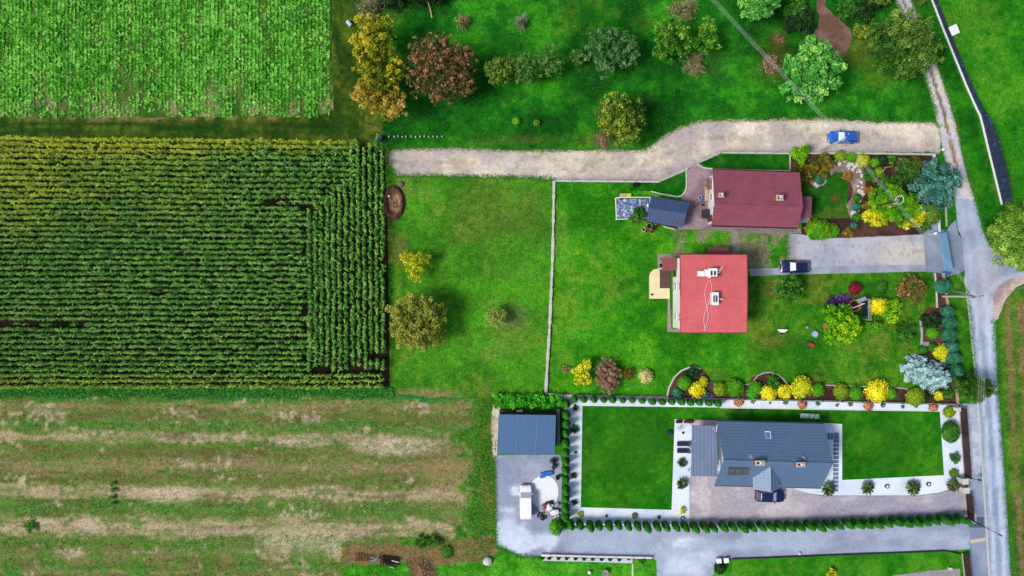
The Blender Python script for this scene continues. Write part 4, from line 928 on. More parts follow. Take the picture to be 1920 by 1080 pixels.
dr = MB().box((wx0 - .03, P(0, 513, 0).y, 1.3), (.07, 1.0, 2.1)).build('door', M['brown_wood'], h2); MB().box((wx0 - .09, P(0, 509.5, 0).y, 1.3), (.06, .05, .14)).build('handle', M['steel'], dr)
MB().slab([P(1241.5, 483.5, 2.75), P(1267.5, 482.5, 2.95), P(1268, 507, 2.95), P(1241.5, 507.5, 2.75)], .1).build('porch_roof', solid('porch_rust', A(140, 74, 76), .6, .2, var=.08), h2)
MB().slab([P(1328.5, 464, 2.7), P(1365.5, 464, 2.7), P(1365.5, 477, 2.9), P(1328.5, 477, 2.9)], .1).build('porch_roof', solid('porch_rust_north', A(140, 72, 82), .6, .2, var=.08), h2)
for a, b in ((1243, 485), (1243, 506), (1331, 465.5), (1363, 465.5)):
    q = P(a, b, 2.6); MB().box((q.x, q.y, 1.3), (.1, .1, 2.6)).build('porch_post', M['brown_wood'], h2)
for z_ in (1.7, 4.5):
    for t_ in (.22, .5, .78): window(h2, (wx0 + (wx1 - wx0) * t_, wy0, z_), 1.2, 1.25, (0, -1))
    for t_ in (.3, .7): window(h2, (wx1, wy0 + (wy1 - wy0) * t_, z_), 1.2, 1.25, (1, 0))
# terrace on its west side
tag(MB().prism([xy(a, b) for a, b in ((1217, 560), (1217, 517), (1220, 510), (1226, 505), (1236, 503), (1255, 503), (1255, 560))][::-1], 0, .22).build('terrace', roof_mat('cream_terrace', A(242, 226, 178), .9, .9, .9, .7, .2, duty=.95)), 'raised cream coloured terrace with a rounded corner beside the coral house', 'terrace')
tag(MB().prism([xy(a, b) for a, b in ((1236.5, 507), (1255, 507), (1255, 540.5), (1236.5, 540.5))][::-1], .224, .27).build('decking', roof_mat('brown_deck', A(96, 76, 64), .14, 0, .7, .7, .2, duty=.9)), 'square of brown boards laid on the cream terrace', 'decking')

# --- the blue grey house
h3 = thing('house', 'large house under a blue grey tiled gable roof with solar panels', 'house')
ze, zr = 3.35, 7.05
TL, TR, RR, RL, BR, BL = P(1343.7, 790, ze), P(1545, 795, ze), P(1562.5, 868.5, zr), P(1357.5, 863, zr), P(1540, 915, ze), P(1340, 910, ze)
wm = MB(); yT, yB = TL.y - .8, BL.y + .6; wx0, wx1 = P(1352, 0, ze).x + .6, P(1538, 0, ze).x - .6
walls(wm, wx0, yB, wx1, yT, 3.15, (RL.y + RR.y) / 2, zr - .35); wm.build('wall', M['white_render'], h3)
blue = roof_mat('blue_grey_tiles', A(100, 126, 160), .40, .38, .68, .42, .4, ang=R(1.3), var=.06, ridge=.03, duty=.8)
rf = MB(); rf.slab([TL, TR, RR, RL], .18); rf.slab([RL + Vector((0, .004, -.01)), RR + Vector((0, .004, -.01)), BR, BL], .18); ro = rf.build('roof', blue, h3)
rail(ro, [RL + Vector((0, 0, .03)), RR + Vector((0, 0, .03))], .10, solid('ridge_blue', A(96, 122, 152), .5, .3), 'ridge_cap')
gm = solid('gutter_blue', A(60, 74, 96), .4, .4)
rail(ro, [BL + Vector((0, -.08, -.14)), BR + Vector((0, -.08, -.14))], .08, gm, 'gutter'); rail(ro, [TL + Vector((0, .08, -.14)), TR + Vector((0, .08, -.14))], .08, gm, 'gutter')
def on_s(px, py, up=.05):
    """height of the south slope over a plan point, found by stepping down the sight line"""
    z = 5.0
    for _ in range(30):
        q = P(px, py, z); ridge = (RL.y + RR.y) / 2; t = (ridge - q.y) / (ridge - BL.y) if q.y < ridge else (q.y - ridge) / (TL.y - ridge); z = zr + (ze - zr) * t + up
    return P(px, py, z)
gab = MB(); ap = on_s(1444.5, 874.5, .05); za = ap.z; fr = P(1445, 922.5, za); l0 = on_s(1411.5, 896, .05); l1 = P(1412.5, 917.5, l0.z); r0 = on_s(1461, 896, .05); r1 = P(1461, 916, r0.z)
gab.slab([ap, l0, l1, fr], .14); gab.slab([ap + Vector((.004, 0, .0)), fr + Vector((.004, 0, 0)), r1, r0], .14); dz = gab.build('porch_gable', roof_mat('gable_tiles', A(136, 158, 184), .42, .38, .66, .42, .4, var=.05, ridge=.03, duty=.8), h3)
dw = MB(); wlx, wrx, fy = l1.x + .45, r1.x - .3, fr.y + .6
dw.add([(wlx, fy, 0), (wrx, fy, 0), (wrx, fy, r1.z - .1), (fr.x, fy, za - .3), (wlx, fy, l1.z - .1), (wlx, BL.y + .5, 0), (wrx, BL.y + .5, 0), (wrx, BL.y + .5, r1.z - .1), (fr.x, BL.y + .5, za - .3), (wlx, BL.y + .5, l1.z - .1)],
       [(0, 1, 2, 3, 4), (9, 8, 7, 6, 5), (0, 4, 9, 5), (1, 6, 7, 2), (0, 5, 6, 1), (4, 3, 8, 9), (3, 2, 7, 8)]); dw.build('porch_wall', M['white_render'], h3)
rail(dz, [ap + Vector((0, 0, .02)), fr + Vector((0, 0, .02))], .07, solid('gable_ridge', A(150, 168, 190), .5, .3), 'ridge_cap')
for i in range(3):
    a = 1364.5 + 13.2 * i; q = [on_s(a + 2.6, 877.3, .10), on_s(a + 14.2, 877.8, .10), on_s(a + 11.6, 891, .10), on_s(a, 890.4, .10)]
    po = MB().slab(q, .07).build('solar_panel', solid('panel_frame', A(52, 62, 80), .4, .5), h3)
    c = sum(q, Vector()) / 4; MB().slab([c + (v - c) * .9 + Vector((0, 0, .006)) for v in q], .02).build('cells', roof_mat('solar_cells', A(96, 96, 108), .16, .16, .85, .25, .6, duty=.92), po)
q = [on_s(1434.5, 808, .1), on_s(1445, 808.5, .1), on_s(1446.5, 822.5, .1), on_s(1437, 822, .1)]
po = MB().slab(q, .12).build('skylight', M['white_paint'], h3); c = sum(q, Vector()) / 4; MB().slab([c + (v - c) * .78 + Vector((-.08, -.05, .075)) for v in q], .02).build('pane', solid('skylight_glass', A(66, 140, 226), .5, .2, var=.05), po)
chimney(h3, 1424.5, 868, 6.2, 7.75, 1.2, .6, M['brick']); chimney(h3, 1501, 871, 6.2, 7.75, 1.1, .55, M['brick'])
for (a, b, c_, d_) in ((1404, 852, 1407, 860), (1502.5, 855, 1508, 862)):
    MB().slab([on_s(a, b, .12), on_s(a + 5, b, .12), on_s(c_ + 5, d_, .16), on_s(c_, d_, .16)], .05).build('roof_step', M['steel'], h3)
MB().slab([on_s(1486, 860.5, .12), on_s(1503, 861, .12), on_s(1503, 864.5, .14), on_s(1486, 864, .14)], .05).build('roof_walkway', solid('walkway_blue', A(92, 140, 190), .4, .4), h3)
cr = [P(1298, 797.5, 2.9), P(1343, 798.5, 3.1), P(1346, 893.5, 3.1), P(1296, 892.5, 2.9)]
MB().slab(cr, .12).build('canopy_roof', roof_mat('canopy_ribs', A(112, 128, 160), .52, 0, .62, .5, .35, var=.08, ridge=.05, duty=.74), h3)
for a, b in ((1299.5, 800), (1298.5, 844), (1298, 890)):
    q = P(a, b, 2.75); MB().box((q.x, q.y, 1.38), (.14, .14, 2.76)).build('canopy_post', M['white_paint'], h3)
MB().tube([P(1338, 803, 3.2), P(1343, 810, 3.3), P(1345, 792, 3.2)], .05, 6).build('downpipe', M['white_paint'], h3)
MB().tube([P(1349.5, 862, 3.6), P(1350, 880, 3.5)], .05, 6).build('downpipe', M['white_paint'], h3)
window(h3, (wx0, P(0, 868, 0).y, 4.2), 1.1, .9, (-1, 0)); window(h3, (P(1375, 0, 0).x, yT, 1.6), 1.4, 1.2, (0, 1)); window(h3, (P(1470, 0, 0).x, yT, 1.6), 1.4, 1.2, (0, 1))
ddr = MB().box((P(1420, 0, 0).x, yT + .03, 1.05), (1.0, .07, 2.1)).build('door', M['brown_wood'], h3); MB().box((P(1424, 0, 0).x, yT + .09, 1.05), (.05, .06, .14)).build('handle', M['steel'], ddr)

for a in (1362, 1386, 1490, 1520): window(h3, (P(a, 0, 0).x, yB, 1.6), 1.5, 1.3, (0, -1))
pdr = MB().box(((wlx + wrx) / 2, fy - .03, 1.1), (1.2, .07, 2.2)).build('front_door', M['brown_wood'], h3); MB().box(((wlx + wrx) / 2 + .45, fy - .09, 1.1), (.05, .06, .3)).build('handle', M['steel'], pdr)
window(h3, (wx1, P(0, 880, 0).y, 1.5), 2.0, 1.8, (1, 0)); window(h3, (wx1, P(0, 830, 0).y, 1.5), 1.6, 1.4, (1, 0))
# --- garage
ga = thing('garage', 'blue sheet roofed garage at the head of the asphalt yard', 'garage')
cr = [P(935, 777, 3.0), P(1042.5, 778.5, 3.0), P(1040, 852.5, 2.8), P(932, 851, 2.8)]
MB().slab(cr, .14).build('roof', roof_mat('garage_ribs', A(66, 106, 150), .36, 0, .88, .45, .4, var=.05, ridge=.02, duty=.86), ga)
for i in (1, 2): MB().slab([cr[0].lerp(cr[1], i / 3) + Vector((-.03, 0, .03)), cr[0].lerp(cr[1], i / 3) + Vector((.05, 0, .03)), cr[3].lerp(cr[2], i / 3) + Vector((.05, 0, .03)), cr[3].lerp(cr[2], i / 3) + Vector((-.03, 0, .03))], .03).build('roof_seam', solid('seam_blue', A(98, 136, 178), .4, .4), ga)
gw = MB(); gx0, gx1, gy0, gy1 = cr[3].x + .35, cr[1].x - .35, cr[3].y + .35, cr[0].y - .12
gw.prism([(gx0, gy0), (gx1, gy0), (gx1, gy1), (gx0, gy1)], -.02, 2.6); gw.build('wall', solid('garage_wall', A(64, 66, 74), .7, .2, var=.12), ga)
for i in range(2): MB().box((gx0 + 2.0 + 4.0 * i, gy0 - .03, 1.1), (2.9, .07, 2.2)).build('garage_door', roof_mat('garage_door', A(150, 152, 158), 0, .5, .8, .5, .3), ga)

# --- ribbed timber shed
sh = thing('shed', 'small shed with a dark navy ribbed gable roof, set askew beside the brick yard', 'shed')
zn, zr = 2.5, 3.0
TL, TR, RR, RL, BR, BL = P(1221, 367.5, zn), P(1293, 380, zn), P(1287, 401, zr), P(1216.5, 390, zr), P(1280, 427.5, zn), P(1212.5, 415, zn)
rf = MB(); rf.slab([TL, TR, RR, RL], .1); rf.slab([RL + Vector((0, .004, -.008)), RR + Vector((0, .004, -.008)), BR, BL], .1)
rf.build('roof', roof_mat('shed_ribs', A(64, 82, 124), .42, 0, .55, .45, .4, ang=R(9), var=.1, ridge=.05, duty=.7), sh)
c = (TL + TR + BR + BL) / 4; wc = [c + (v - c) * .9 for v in (BL, BR, TR, TL)]; MB().prism([(v.x, v.y) for v in wc], -.02, 2.42).build('wall', M['brown_wood'], sh)
MB().tube([RR + Vector((0, 0, -.1)), RR + Vector((.9, .25, -.25))], .05, 6).build('drainpipe', M['dark_metal'], sh)
fl = MB(); fl.slab([P(1244, 424, .9), P(1266, 429, .9), P(1266, 431, .85), P(1244, 426, .85)], .08); fl.build('shelf', M['cream_render'], sh)
# covered cold frame beside it
cf = thing('cold_frame', 'long low frame under a crumpled blue white plastic sheet beside the navy shed', 'cold frame')
f = MB(); fr_ = [P(1154.5, 372, .7), P(1161, 370, .7), P(1219, 370, .7), P(1217, 409, .7), P(1156, 411, .7)]
f.tube(fr_ + [fr_[0]], .09, 6); f.tube([P(1154.5, 372, .35), P(1156, 411, .35)], .08, 6)
for v in fr_: f.box((v.x, v.y, .33), (.12, .12, .68))
f.build('frame', M['white_paint'], cf)
gx, gy = np.meshgrid(np.linspace(0, 1, 46), np.linspace(0, 1, 30)); a, b = P(1157.5, 373, .7), P(1216.5, 408, .7); X_ = a.x + (b.x - a.x) * gx.ravel(); Y_ = a.y + (b.y - a.y) * gy.ravel()
Z_ = .62 + .22 * (fbm(X_, Y_, .55, 4) - .5) * 2 + .10 * np.sin(gx.ravel() * PI) * np.sin(gy.ravel() * PI)
idx = np.arange(46 * 30).reshape(30, 46); F_ = np.stack([idx[:-1, :-1], idx[1:, :-1], idx[1:, 1:], idx[:-1, 1:]], -1).reshape(-1, 4)
mt, n, l, b_ = newmat('plastic_sheet'); nz = noise(n, l, 2.6, pos(n), 5, .75); rp = n.new('ShaderNodeValToRGB'); rp.color_ramp.elements[0].position = .42; rp.color_ramp.elements[0].color = (*A(70, 92, 132), 1); rp.color_ramp.elements[1].position = .72; rp.color_ramp.elements[1].color = (*A(190, 208, 230), 1)
l.new(nz, rp.inputs[0]); l.new(rp.outputs[0], b_.inputs['Base Color']); b_.inputs['Roughness'].default_value = .3
link('plastic_sheet', np_mesh('plastic_sheet', np.stack([X_, Y_, Z_], 1), F_), mt, cf)

# ------------------------------------------------------------------ kerbs, walls, fences
def strip_mb(mb, pts, w, z0, z1, wob=0.0, step=None):
    """a wall or kerb along a line of ground points (metres)"""
    pts = [Vector((p[0], p[1])) for p in pts]
    if step:
        q = []
        for a, b in zip(pts[:-1], pts[1:]):
            k = max(1, int((b - a).length / step)); q += [a.lerp(b, i / k) for i in range(k)]
        pts = q + [pts[-1]]
    n = len(pts); L = []; Rr = []
    for i, p in enumerate(pts):
        d = (pts[min(i + 1, n - 1)] - pts[max(i - 1, 0)]).normalized(); nr = Vector((-d.y, d.x)); ww = w / 2 * (1 + (vnoise([p.x * 1.7], [p.y * 1.7], 3)[0] - .5) * wob)
        L.append(p + nr * ww); Rr.append(p - nr * ww)
    vs = []; fs = []
    for i in range(n):
        zt = z1 * (1 + (vnoise([pts[i].x * 1.3], [pts[i].y * 1.3], 8)[0] - .5) * wob)
        vs += [(L[i].x, L[i].y, z0), (Rr[i].x, Rr[i].y, z0), (Rr[i].x, Rr[i].y, zt), (L[i].x, L[i].y, zt)]
    for i in range(n - 1):
        for j in range(4): fs.append((i * 4 + j, i * 4 + (j + 1) % 4, i * 4 + 4 + (j + 1) % 4, i * 4 + 4 + j))
    fs += [(0, 1, 2, 3), tuple((n - 1) * 4 + j for j in (3, 2, 1, 0))]
    return mb.add(vs, fs)
def kerb(name, label, cat, pts, w, h, mat, wob=.1, group=None, step=None):
    return tag(strip_mb(MB(), [xy(*p) for p in pts], w, -.02, h, wob, step).build(name, mat), label, cat, group)
def posts_along(pts, every, off=0.0):
    out = []; pts = [Vector(xy(*p)) for p in pts]
    for a, b in zip(pts[:-1], pts[1:]):
        k = max(1, round((b - a).length / every)); out += [a.lerp(b, i / k) for i in range(k)]
    return out + [pts[-1]]
def wire_fence(name, label, pts, w, h, mat, post_h, every, pm, wires=2, wob=.3, step=.5):
    """low plinth with thin posts standing on it and wires between"""
    ro = thing(name, label, 'fence', (*xy(*pts[0]), 0)); ox, oy = xy(*pts[0])
    loc = [(xy(*p)[0] - ox, xy(*p)[1] - oy) for p in pts]
    strip_mb(MB(), loc, w, -.02, h, wob, step).build('plinth', mat, ro)
    ps = posts_along(pts, every)
    for p in ps: MB().box((p.x - ox, p.y - oy, post_h / 2), (.07, .07, post_h)).build('post', pm, ro)
    wm = MB()
    for i in range(wires): wm.tube([(p.x - ox, p.y - oy, post_h * (.55 + .4 * i / max(1, wires - 1))) for p in ps], .012, 4)
    wm.build('wire', pm, ro); return ro
wire_fence('wire_fence', 'long pale plinth with thin posts dividing the two big lawns', [(1038.5, 340), (1036, 480), (1031, 600), (1023, 736)], .36, .30, M['pale_concrete'], 1.2, 2.6, M['pale_concrete'], wob=.9, step=.35)
wire_fence('wire_fence', 'pale plinth fence along the south edge of the gravel track', [(1040, 339), (1234, 341), (1289, 317)], .30, .32, M['pale_concrete'], 1.2, 2.6, M['concrete'], wob=.15)
wire_fence('wire_fence', 'angled pale plinth fence around the narrow lawn north of the maroon roofed house', [(1306, 307), (1350, 286.5), (1480, 288), (1600, 287.5), (1752, 290)], .26, .32, M['pale_concrete'], 1.2, 2.6, M['concrete'], wob=.15)
wire_fence('wire_fence', 'pale plinth fence behind the top row of clipped thujas', [(1023, 737), (1056, 741), (1250, 745)], .28, .34, M['pale_concrete'], 1.2, 2.6, M['concrete'], wob=.15)
wire_fence('wire_fence', 'dark plinth fence at the back of the yellow shrub border', [(1251, 745.5), (1500, 750), (1798, 757.5)], .2, .5, M['grey_render'], 1.2, 3.0, M['dark_metal'], wob=.1)
kerb('kerb', 'white kerb curling round the lawn between shed and brick yard', 'kerb', [(1286.5, 318), (1287, 350), (1284, 360), (1278, 367), (1270, 369), (1240, 364), (1221, 359)], .18, .12, M['pale_concrete'])
kerb('kerb', 'white kerb on the south side of the narrow lawn by the maroon roof', 'kerb', [(1306, 307), (1318, 314.5), (1335, 317), (1400, 319), (1481, 321), (1481, 289)], .18, .12, M['pale_concrete'])
kerb('kerb', 'curved pale kerb round the half moon shrub bed', 'kerb', [(1250.5, 744), (1254, 727), (1264, 707), (1277, 695), (1292, 688.5), (1304, 688), (1313, 692)], .2, .16, M['pale_concrete'])
kerb('kerb', 'small arched grey kerb round the bed behind two yellow shrubs', 'kerb', [(1411, 716), (1420, 704), (1432, 699), (1444, 698), (1458, 702), (1470, 712), (1474, 720)], .16, .14, M['concrete'])
kerb('kerb', 'thin pale kerb between the garden bed and the gravel driveway', 'kerb', [(1505, 440.5), (1540, 447.5), (1620, 446), (1700, 442), (1731, 440)], .12, .1, M['concrete'])
kerb('kerb', 'straight pale kerb bordering the east flower bed and lawn', 'kerb', [(1752.5, 512), (1755, 545), (1756.5, 577)], .22, .14, M['pale_concrete'])
kerb('kerb', 'white kerb along the west side of the road', 'kerb', [(1809, 520), (1818, 600), (1828, 700), (1836, 785), (1840, 860), (1843, 900), (1850, 1000), (1854, 1080), (1862, 1200)], .2, .1, M['pale_concrete'])
kerb('kerb', 'pale kerb under the cream and orange planting north of the lawn', 'kerb', [(1350, 764.5), (1500, 767), (1762, 771)], .1, .07, M['white_render'])
kerb('kerb', 'grey stone edging of the bed under the rounded lawn corner', 'kerb', [(1338, 720), (1400, 721), (1411, 717)], .14, .12, M['concrete'])
kerb('kerb', 'brown stone edging in front of the eastern yellow shrubs', 'kerb', [(1545, 722), (1620, 724.5), (1690, 727.5), (1722, 733)], .16, .12, M['concrete'])
# retaining wall of the little planter, its rail
wl = thing('garden_wall', 'low white wall with a thin dark rail along the south of the asphalt yard', 'wall', (*xy(1015, 1040), 0))
ox, oy = xy(1015, 1040)
strip_mb(MB(), [(xy(*p)[0] - ox, xy(*p)[1] - oy) for p in ((1015, 1039), (1120, 1042), (1222, 1044))], .3, -.02, .55, .05).build('wall', M['white_render'], wl)
ps = posts_along([(1031, 1038), (1120, 1040.5), (1220, 1043)], 2.4); rb = MB()
rb.tube([(p.x - ox, p.y - oy, 1.15) for p in ps], .035, 6)
for p in ps: rb.tube([(p.x - ox, p.y - oy, .5), (p.x - ox, p.y - oy, 1.15)], .03, 6)
rb.build('railing', M['dark_metal'], wl)
kerb('kerb', 'white edge of the paved ramp beside the south lawn', 'kerb', [(1186, 1056), (1186, 1120)], .25, .15, M['pale_concrete'])
kerb('kerb', 'dark low rail edge along the lane above the south lawn', 'kerb', [(1372, 1047), (1440, 1044.5), (1600, 1038), (1700, 1034.5), (1770, 1031.5), (1800, 1038)], .12, .35, M['dark_metal'])
# brown board fence facing the road
def board_fence(label, pts, h, t, mat, every=2.4, name='board_fence'):
    ro = thing(name, label, 'fence', (*xy(*pts[0]), 0)); ox, oy = xy(*pts[0]); loc = [(xy(*p)[0] - ox, xy(*p)[1] - oy) for p in pts]
    strip_mb(MB(), loc, t, .05, h, 0).build('board_panel', mat, ro); strip_mb(MB(), loc, t + .12, -.02, .22, 0).build('plinth', M['concrete'], ro)
    for p in posts_along(pts, every): MB().box((p.x - ox, p.y - oy, h / 2 + .03), (t + .06, .12, h + .06)).build('post', M['dark_metal'], ro)
    return ro
db = roof_mat('dark_boards', A(70, 46, 42), .12, .12, .6, .6, .3)
board_fence('tall dark brown board fence between white gravel and grey roadside chippings', [(1798.5, 764), (1802, 810), (1808, 892)], 1.7, .10, db)
board_fence('dark brown gate panels across the end of the paved drive', [(1809.5, 924), (1813, 970)], 1.7, .12, db, 2.0, 'sliding_gate')
board_fence('short brown board fence beside the stone terrace at the foot of the pavement', [(1804, 1036), (1809, 1080), (1812, 1120)], 1.6, .12, db, 2.2)
def pillar(label, px, py, w, h, mat): 
    x, y = xy(px, py, h); ro = tag(MB().box((0, 0, h / 2), (w, w, h)).build('gate_pillar', mat, None, (x, y, 0), .06, bevel=.02), label, 'gate pillar')
    MB().box((0, 0, h + .05), (w + .14, w + .14, .1)).build('cap', M['pale_concrete'], ro, bevel=.02)
pillar('northern pale capped gate pillar at the end of the brown board fence', 1810, 903, .72, 1.9, M['pale_concrete'])
pillar('southern pale capped gate pillar next to the brown gate panels', 1812, 920, .72, 1.9, M['pale_concrete'])
pillar('small white capped pillar at the corner of the white gravel by the fence', 1797, 768, .5, 1.6, M['white_render'])
# field fence with dark mesh, east of the lane
fe = thing('mesh_fence', 'long leaning fence of navy mesh panels on a white plinth beside the grass field', 'fence', (*xy(1748, 0), 0)); ox, oy = xy(1748, 0)
FL = [(1690, -160), (1748, 0), (1768, 52), (1790, 106), (1812, 160), (1832, 205), (1838, 216), (1846, 248), (1856, 290), (1867, 335), (1879, 384)]
g = [Vector(xy(*p)) - Vector((ox, oy)) for p in FL]
strip_mb(MB(), [q_ - Vector((.1, 0)) for q_ in g], .2, -.02, .2, 0).build('plinth', M['white_paint'], fe)
mesh = newmat('navy_mesh'); n, l, b_ = mesh[1], mesh[2], mesh[3]; rp = n.new('ShaderNodeValToRGB'); rp.color_ramp.elements[0].position = .56; rp.color_ramp.elements[0].color = (*A(34, 46, 84), 1); rp.color_ramp.elements[1].position = .74; rp.color_ramp.elements[1].color = (*A(110, 124, 150), 1)
l.new(noise(n, l, 1.1, pos(n), 5, .7), rp.inputs[0]); l.new(rp.outputs[0], b_.inputs['Base Color']); b_.inputs['Roughness'].default_value = .7
mb = MB()
hs = [1.0, 1.0, 1.05, 1.05, 1.1, 1.2, 1.5, 2.4, 2.6, 2.7, 2.2]
for i in range(len(g) - 1):
    a, b2_ = g[i], g[i + 1]; ou = Vector((.02, 0)); mb.add([(a.x - .02, a.y, .2), (b2_.x - .02, b2_.y, .2), (b2_.x - .02, b2_.y, hs[i + 1]), (a.x - .02, a.y, hs[i]), (a.x + .02, a.y, .2), (b2_.x + .02, b2_.y, .2), (b2_.x + .02, b2_.y, hs[i + 1]), (a.x + .02, a.y, hs[i])], [(0, 1, 2, 3), (7, 6, 5, 4), (3, 2, 6, 7), (0, 4, 5, 1)])
mb.build('mesh_panel', mesh[0], fe)
for i in range(len(g) - 1):
    k = max(1, round((g[i + 1] - g[i]).length / 2.3))
    for j in range(k):
        p = g[i].lerp(g[i + 1], j / k); hh = hs[i] + (hs[i + 1] - hs[i]) * j / k; MB().box((p.x - .04, p.y, hh / 2), (.07, .07, hh + .1)).build('post', M['dark_metal'], fe)
# driveway gate
gt = thing('sliding_gate', 'pale blue sliding gate across the entrance of the gravel driveway', 'gate', (*xy(1766, 470), 0)); ox, oy = xy(1766, 470)
bm_ = solid('gate_blue', A(104, 152, 186), .5, .4, var=.08)
def gl(p): v = xy(*p); return (v[0] - ox, v[1] - oy)
a, b = gl((1757.5, 438)), gl((1769.5, 509))
for i in range(9):
    z = .25 + i * .16; MB().tube([(a[0], a[1], z), (b[0], b[1], z)], .065, 6).build('rail', bm_, gt)
strip_mb(MB(), [a, b], .75, 1.58, 1.70, 0).build('cover', bm_, gt); strip_mb(MB(), [gl((1769.5, 509)), gl((1770.5, 516))], .5, 0, 1.2, 0).build('motor_box', solid('motor_blue', A(54, 94, 160), .5, .4), gt)
for p in (a, b): MB().box((p[0], p[1], .88), (.16, .16, 1.76)).build('post', bm_, gt)
kerb('garden_fence', 'thin white rail fence between the driveway gate and the blue spruce', 'fence', [(1757, 390), (1758, 412), (1759, 436)], .06, .6, M['white_paint'])
kerb('garden_fence', 'short white fence between the bed and the farm lane above the spruce', 'fence', [(1749, 291), (1750, 312), (1750, 330)], .08, .6, M['white_paint'])
kerb('garden_fence', 'short rusty white fence line between two clipped blue green conifers', 'fence', [(1766, 512), (1772, 552), (1776, 578)], .1, .6, M['pale_wood'])
kerb('garden_fence', 'thin wooden fence running down from the silver spruce to the border', 'fence', [(1789, 700), (1791, 730), (1793.5, 757)], .1, .6, M['pale_wood'])

# ------------------------------------------------------------------ vehicles
def paint(name, c, rough=.22, spec=.5):
    return solid(name, c, rough, spec, 0, .04, 2, coat=.6)
M['tyre'] = solid('tyre', A(26, 26, 28), .85, .2); M['rim'] = solid('rim', A(150, 154, 160), .35, .5, .5); M['lamp'] = solid('headlamp', A(220, 226, 232), .15, .7, var=.02); M['tail'] = solid('tail_lamp', A(150, 20, 24), .2, .6, var=.02)
M['wind'] = glass_mat('windscreen_glass', (.42, .52, .56), .12); M['tint'] = glass_mat('dark_car_glass', (.02, .025, .035), .08)  # pale windscreen base colour stands in for bright highlights on the glass
def car(name, label, px, py, rz, L, Wd, Ht, pm, z=.02, van=False, roof_mat_=None):
    ro = thing(name, label, 'van' if van else 'car', (*xy(px, py, Ht * .6), z), rz); w = Wd / 2
    prof = [(-.5, .80, .62, .30), (-.485, .90, .80, .24), (-.45, .97, .93, .2), (-.3, 1, .98, .2), (0, 1, .97, .2), (.18, 1, .95, .2), (.3, .99, .88, .2), (.42, .95, .80, .2), (.475, .86, .70, .24), (.5, .72, .58, .3)]
    if van: prof = [(-.5, .96, 1.1, .3), (-.49, .99, 1.2, .25), (-.3, 1, 1.2, .2), (0, 1, 1.2, .2), (.22, 1, 1.16, .2), (.32, .99, 1.08, .2), (.42, .95, .98, .2), (.475, .88, .84, .24), (.5, .76, .66, .3)]
    vs = []; fs = []; m = 10
    for t, k, zt, zb in prof:
        x = t * L; ww = w * k; sh = [(-ww * .9, zb), (-ww, zb + .14), (-ww, zt * .72), (-ww * .97, zt * .93), (-ww * .86, zt), (ww * .86, zt), (ww * .97, zt * .93), (ww, zt * .72), (ww, zb + .14), (ww * .9, zb)]
        vs += [(x + (.02 * L * (1 if t > 0 else -1) * (1 - abs(y) / w) ** .8 if abs(t) > .47 else 0), y, zz + .03 * (1 - (y / w) ** 2) * (zz == zt)) for y, zz in sh]
    n = len(prof)
    for i in range(n - 1):
        for j in range(m): fs.append((i * m + j, i * m + (j + 1) % m, (i + 1) * m + (j + 1) % m, (i + 1) * m + j))
    fs += [tuple(range(m)), tuple(range(n * m - 1, (n - 1) * m - 1, -1))]
    mb = MB().add(vs, fs)
    if van: xs = (-.492, -.485, .17, .305); zt0 = 1.14; bw, tw = .95, .86
    else: xs = (-.47, -.36, .03, .20); zt0 = .92; bw, tw = .88, .68
    xb0, xt0, xt1, xb1 = [q * L for q in xs]
    base = [Vector((xb0, -w * bw, zt0)), Vector((xb1, -w * bw * .97, zt0)), Vector((xb1, w * bw * .97, zt0)), Vector((xb0, w * bw, zt0))]
    top = [Vector((xt0, -w * tw, Ht - .03)), Vector((xt1, -w * tw, Ht)), Vector((xt1, w * tw, Ht)), Vector((xt0, w * tw, Ht - .03))]
    cb = MB().add(base + top, [(3, 2, 1, 0), (4, 5, 6, 7), (0, 1, 5, 4), (1, 2, 6, 5), (2, 3, 7, 6), (3, 0, 4, 7)])
    mb.build('body', pm, ro, bevel=.03, smooth=True); cab = cb.build('cabin', pm, ro, bevel=.07, seg=3, smooth=True)
    def pane(name, q, ins, mat, lift=.012):
        q = [Vector(v) for v in q]; c = sum(q, Vector()) / 4; nn = (q[1] - q[0]).cross(q[3] - q[0]).normalized()
        if nn.dot(c - Vector((0, 0, Ht * .5))) < 0: nn = -nn
        vv = [c + Vector(((v - c).x * ins, (v - c).y * ins, (v - c).z * ins)) + nn * lift for v in q]; MB().slab(vv, .008).build(name, mat, ro)
    pane('windscreen', [base[1], base[2], top[2], top[1]], .88, M['wind'])
    if not van: pane('rear_window', [base[3], base[0], top[0], top[3]], .82, M['tint'])
    for s, (a, b, c, d) in ((-1, (0, 1, 5, 4)), (1, (3, 2, 6, 7))):
        A0, B0 = base[a], base[b]; A1, B1 = top[a], top[b]; cuts = ((.06, .48), (.52, .92)) if not van else ((.70, .95),)
        for u, v in cuts: pane('side_window', [A0.lerp(B0, u), A0.lerp(B0, v), A1.lerp(B1, v), A1.lerp(B1, u)], .84, M['tint'])
    for x in (-.31 * L, .31 * L):
        for s in (-1, 1):
            wh = MB(); wm_ = [(.20, -.1), (.31, -.1), (.33, -.06), (.33, .06), (.31, .1), (.20, .1)]
            wh.lathe(wm_, 18); wh.v = [(a + x, c_ + s * (w - .09), b + .33) for a, b, c_ in wh.v]; wo = wh.build('wheel', M['tyre'], ro, smooth=True)
            rm = MB(); rm.lathe([(.02, .085), (.2, .085), (.2, .06), (.02, .05)], 14); rm.v = [(a + x, s * (w - .09 + c_), b + .33) for a, b, c_ in rm.v]; rm.build('rim', M['rim'], wo)
    hz = .62 if not van else .78
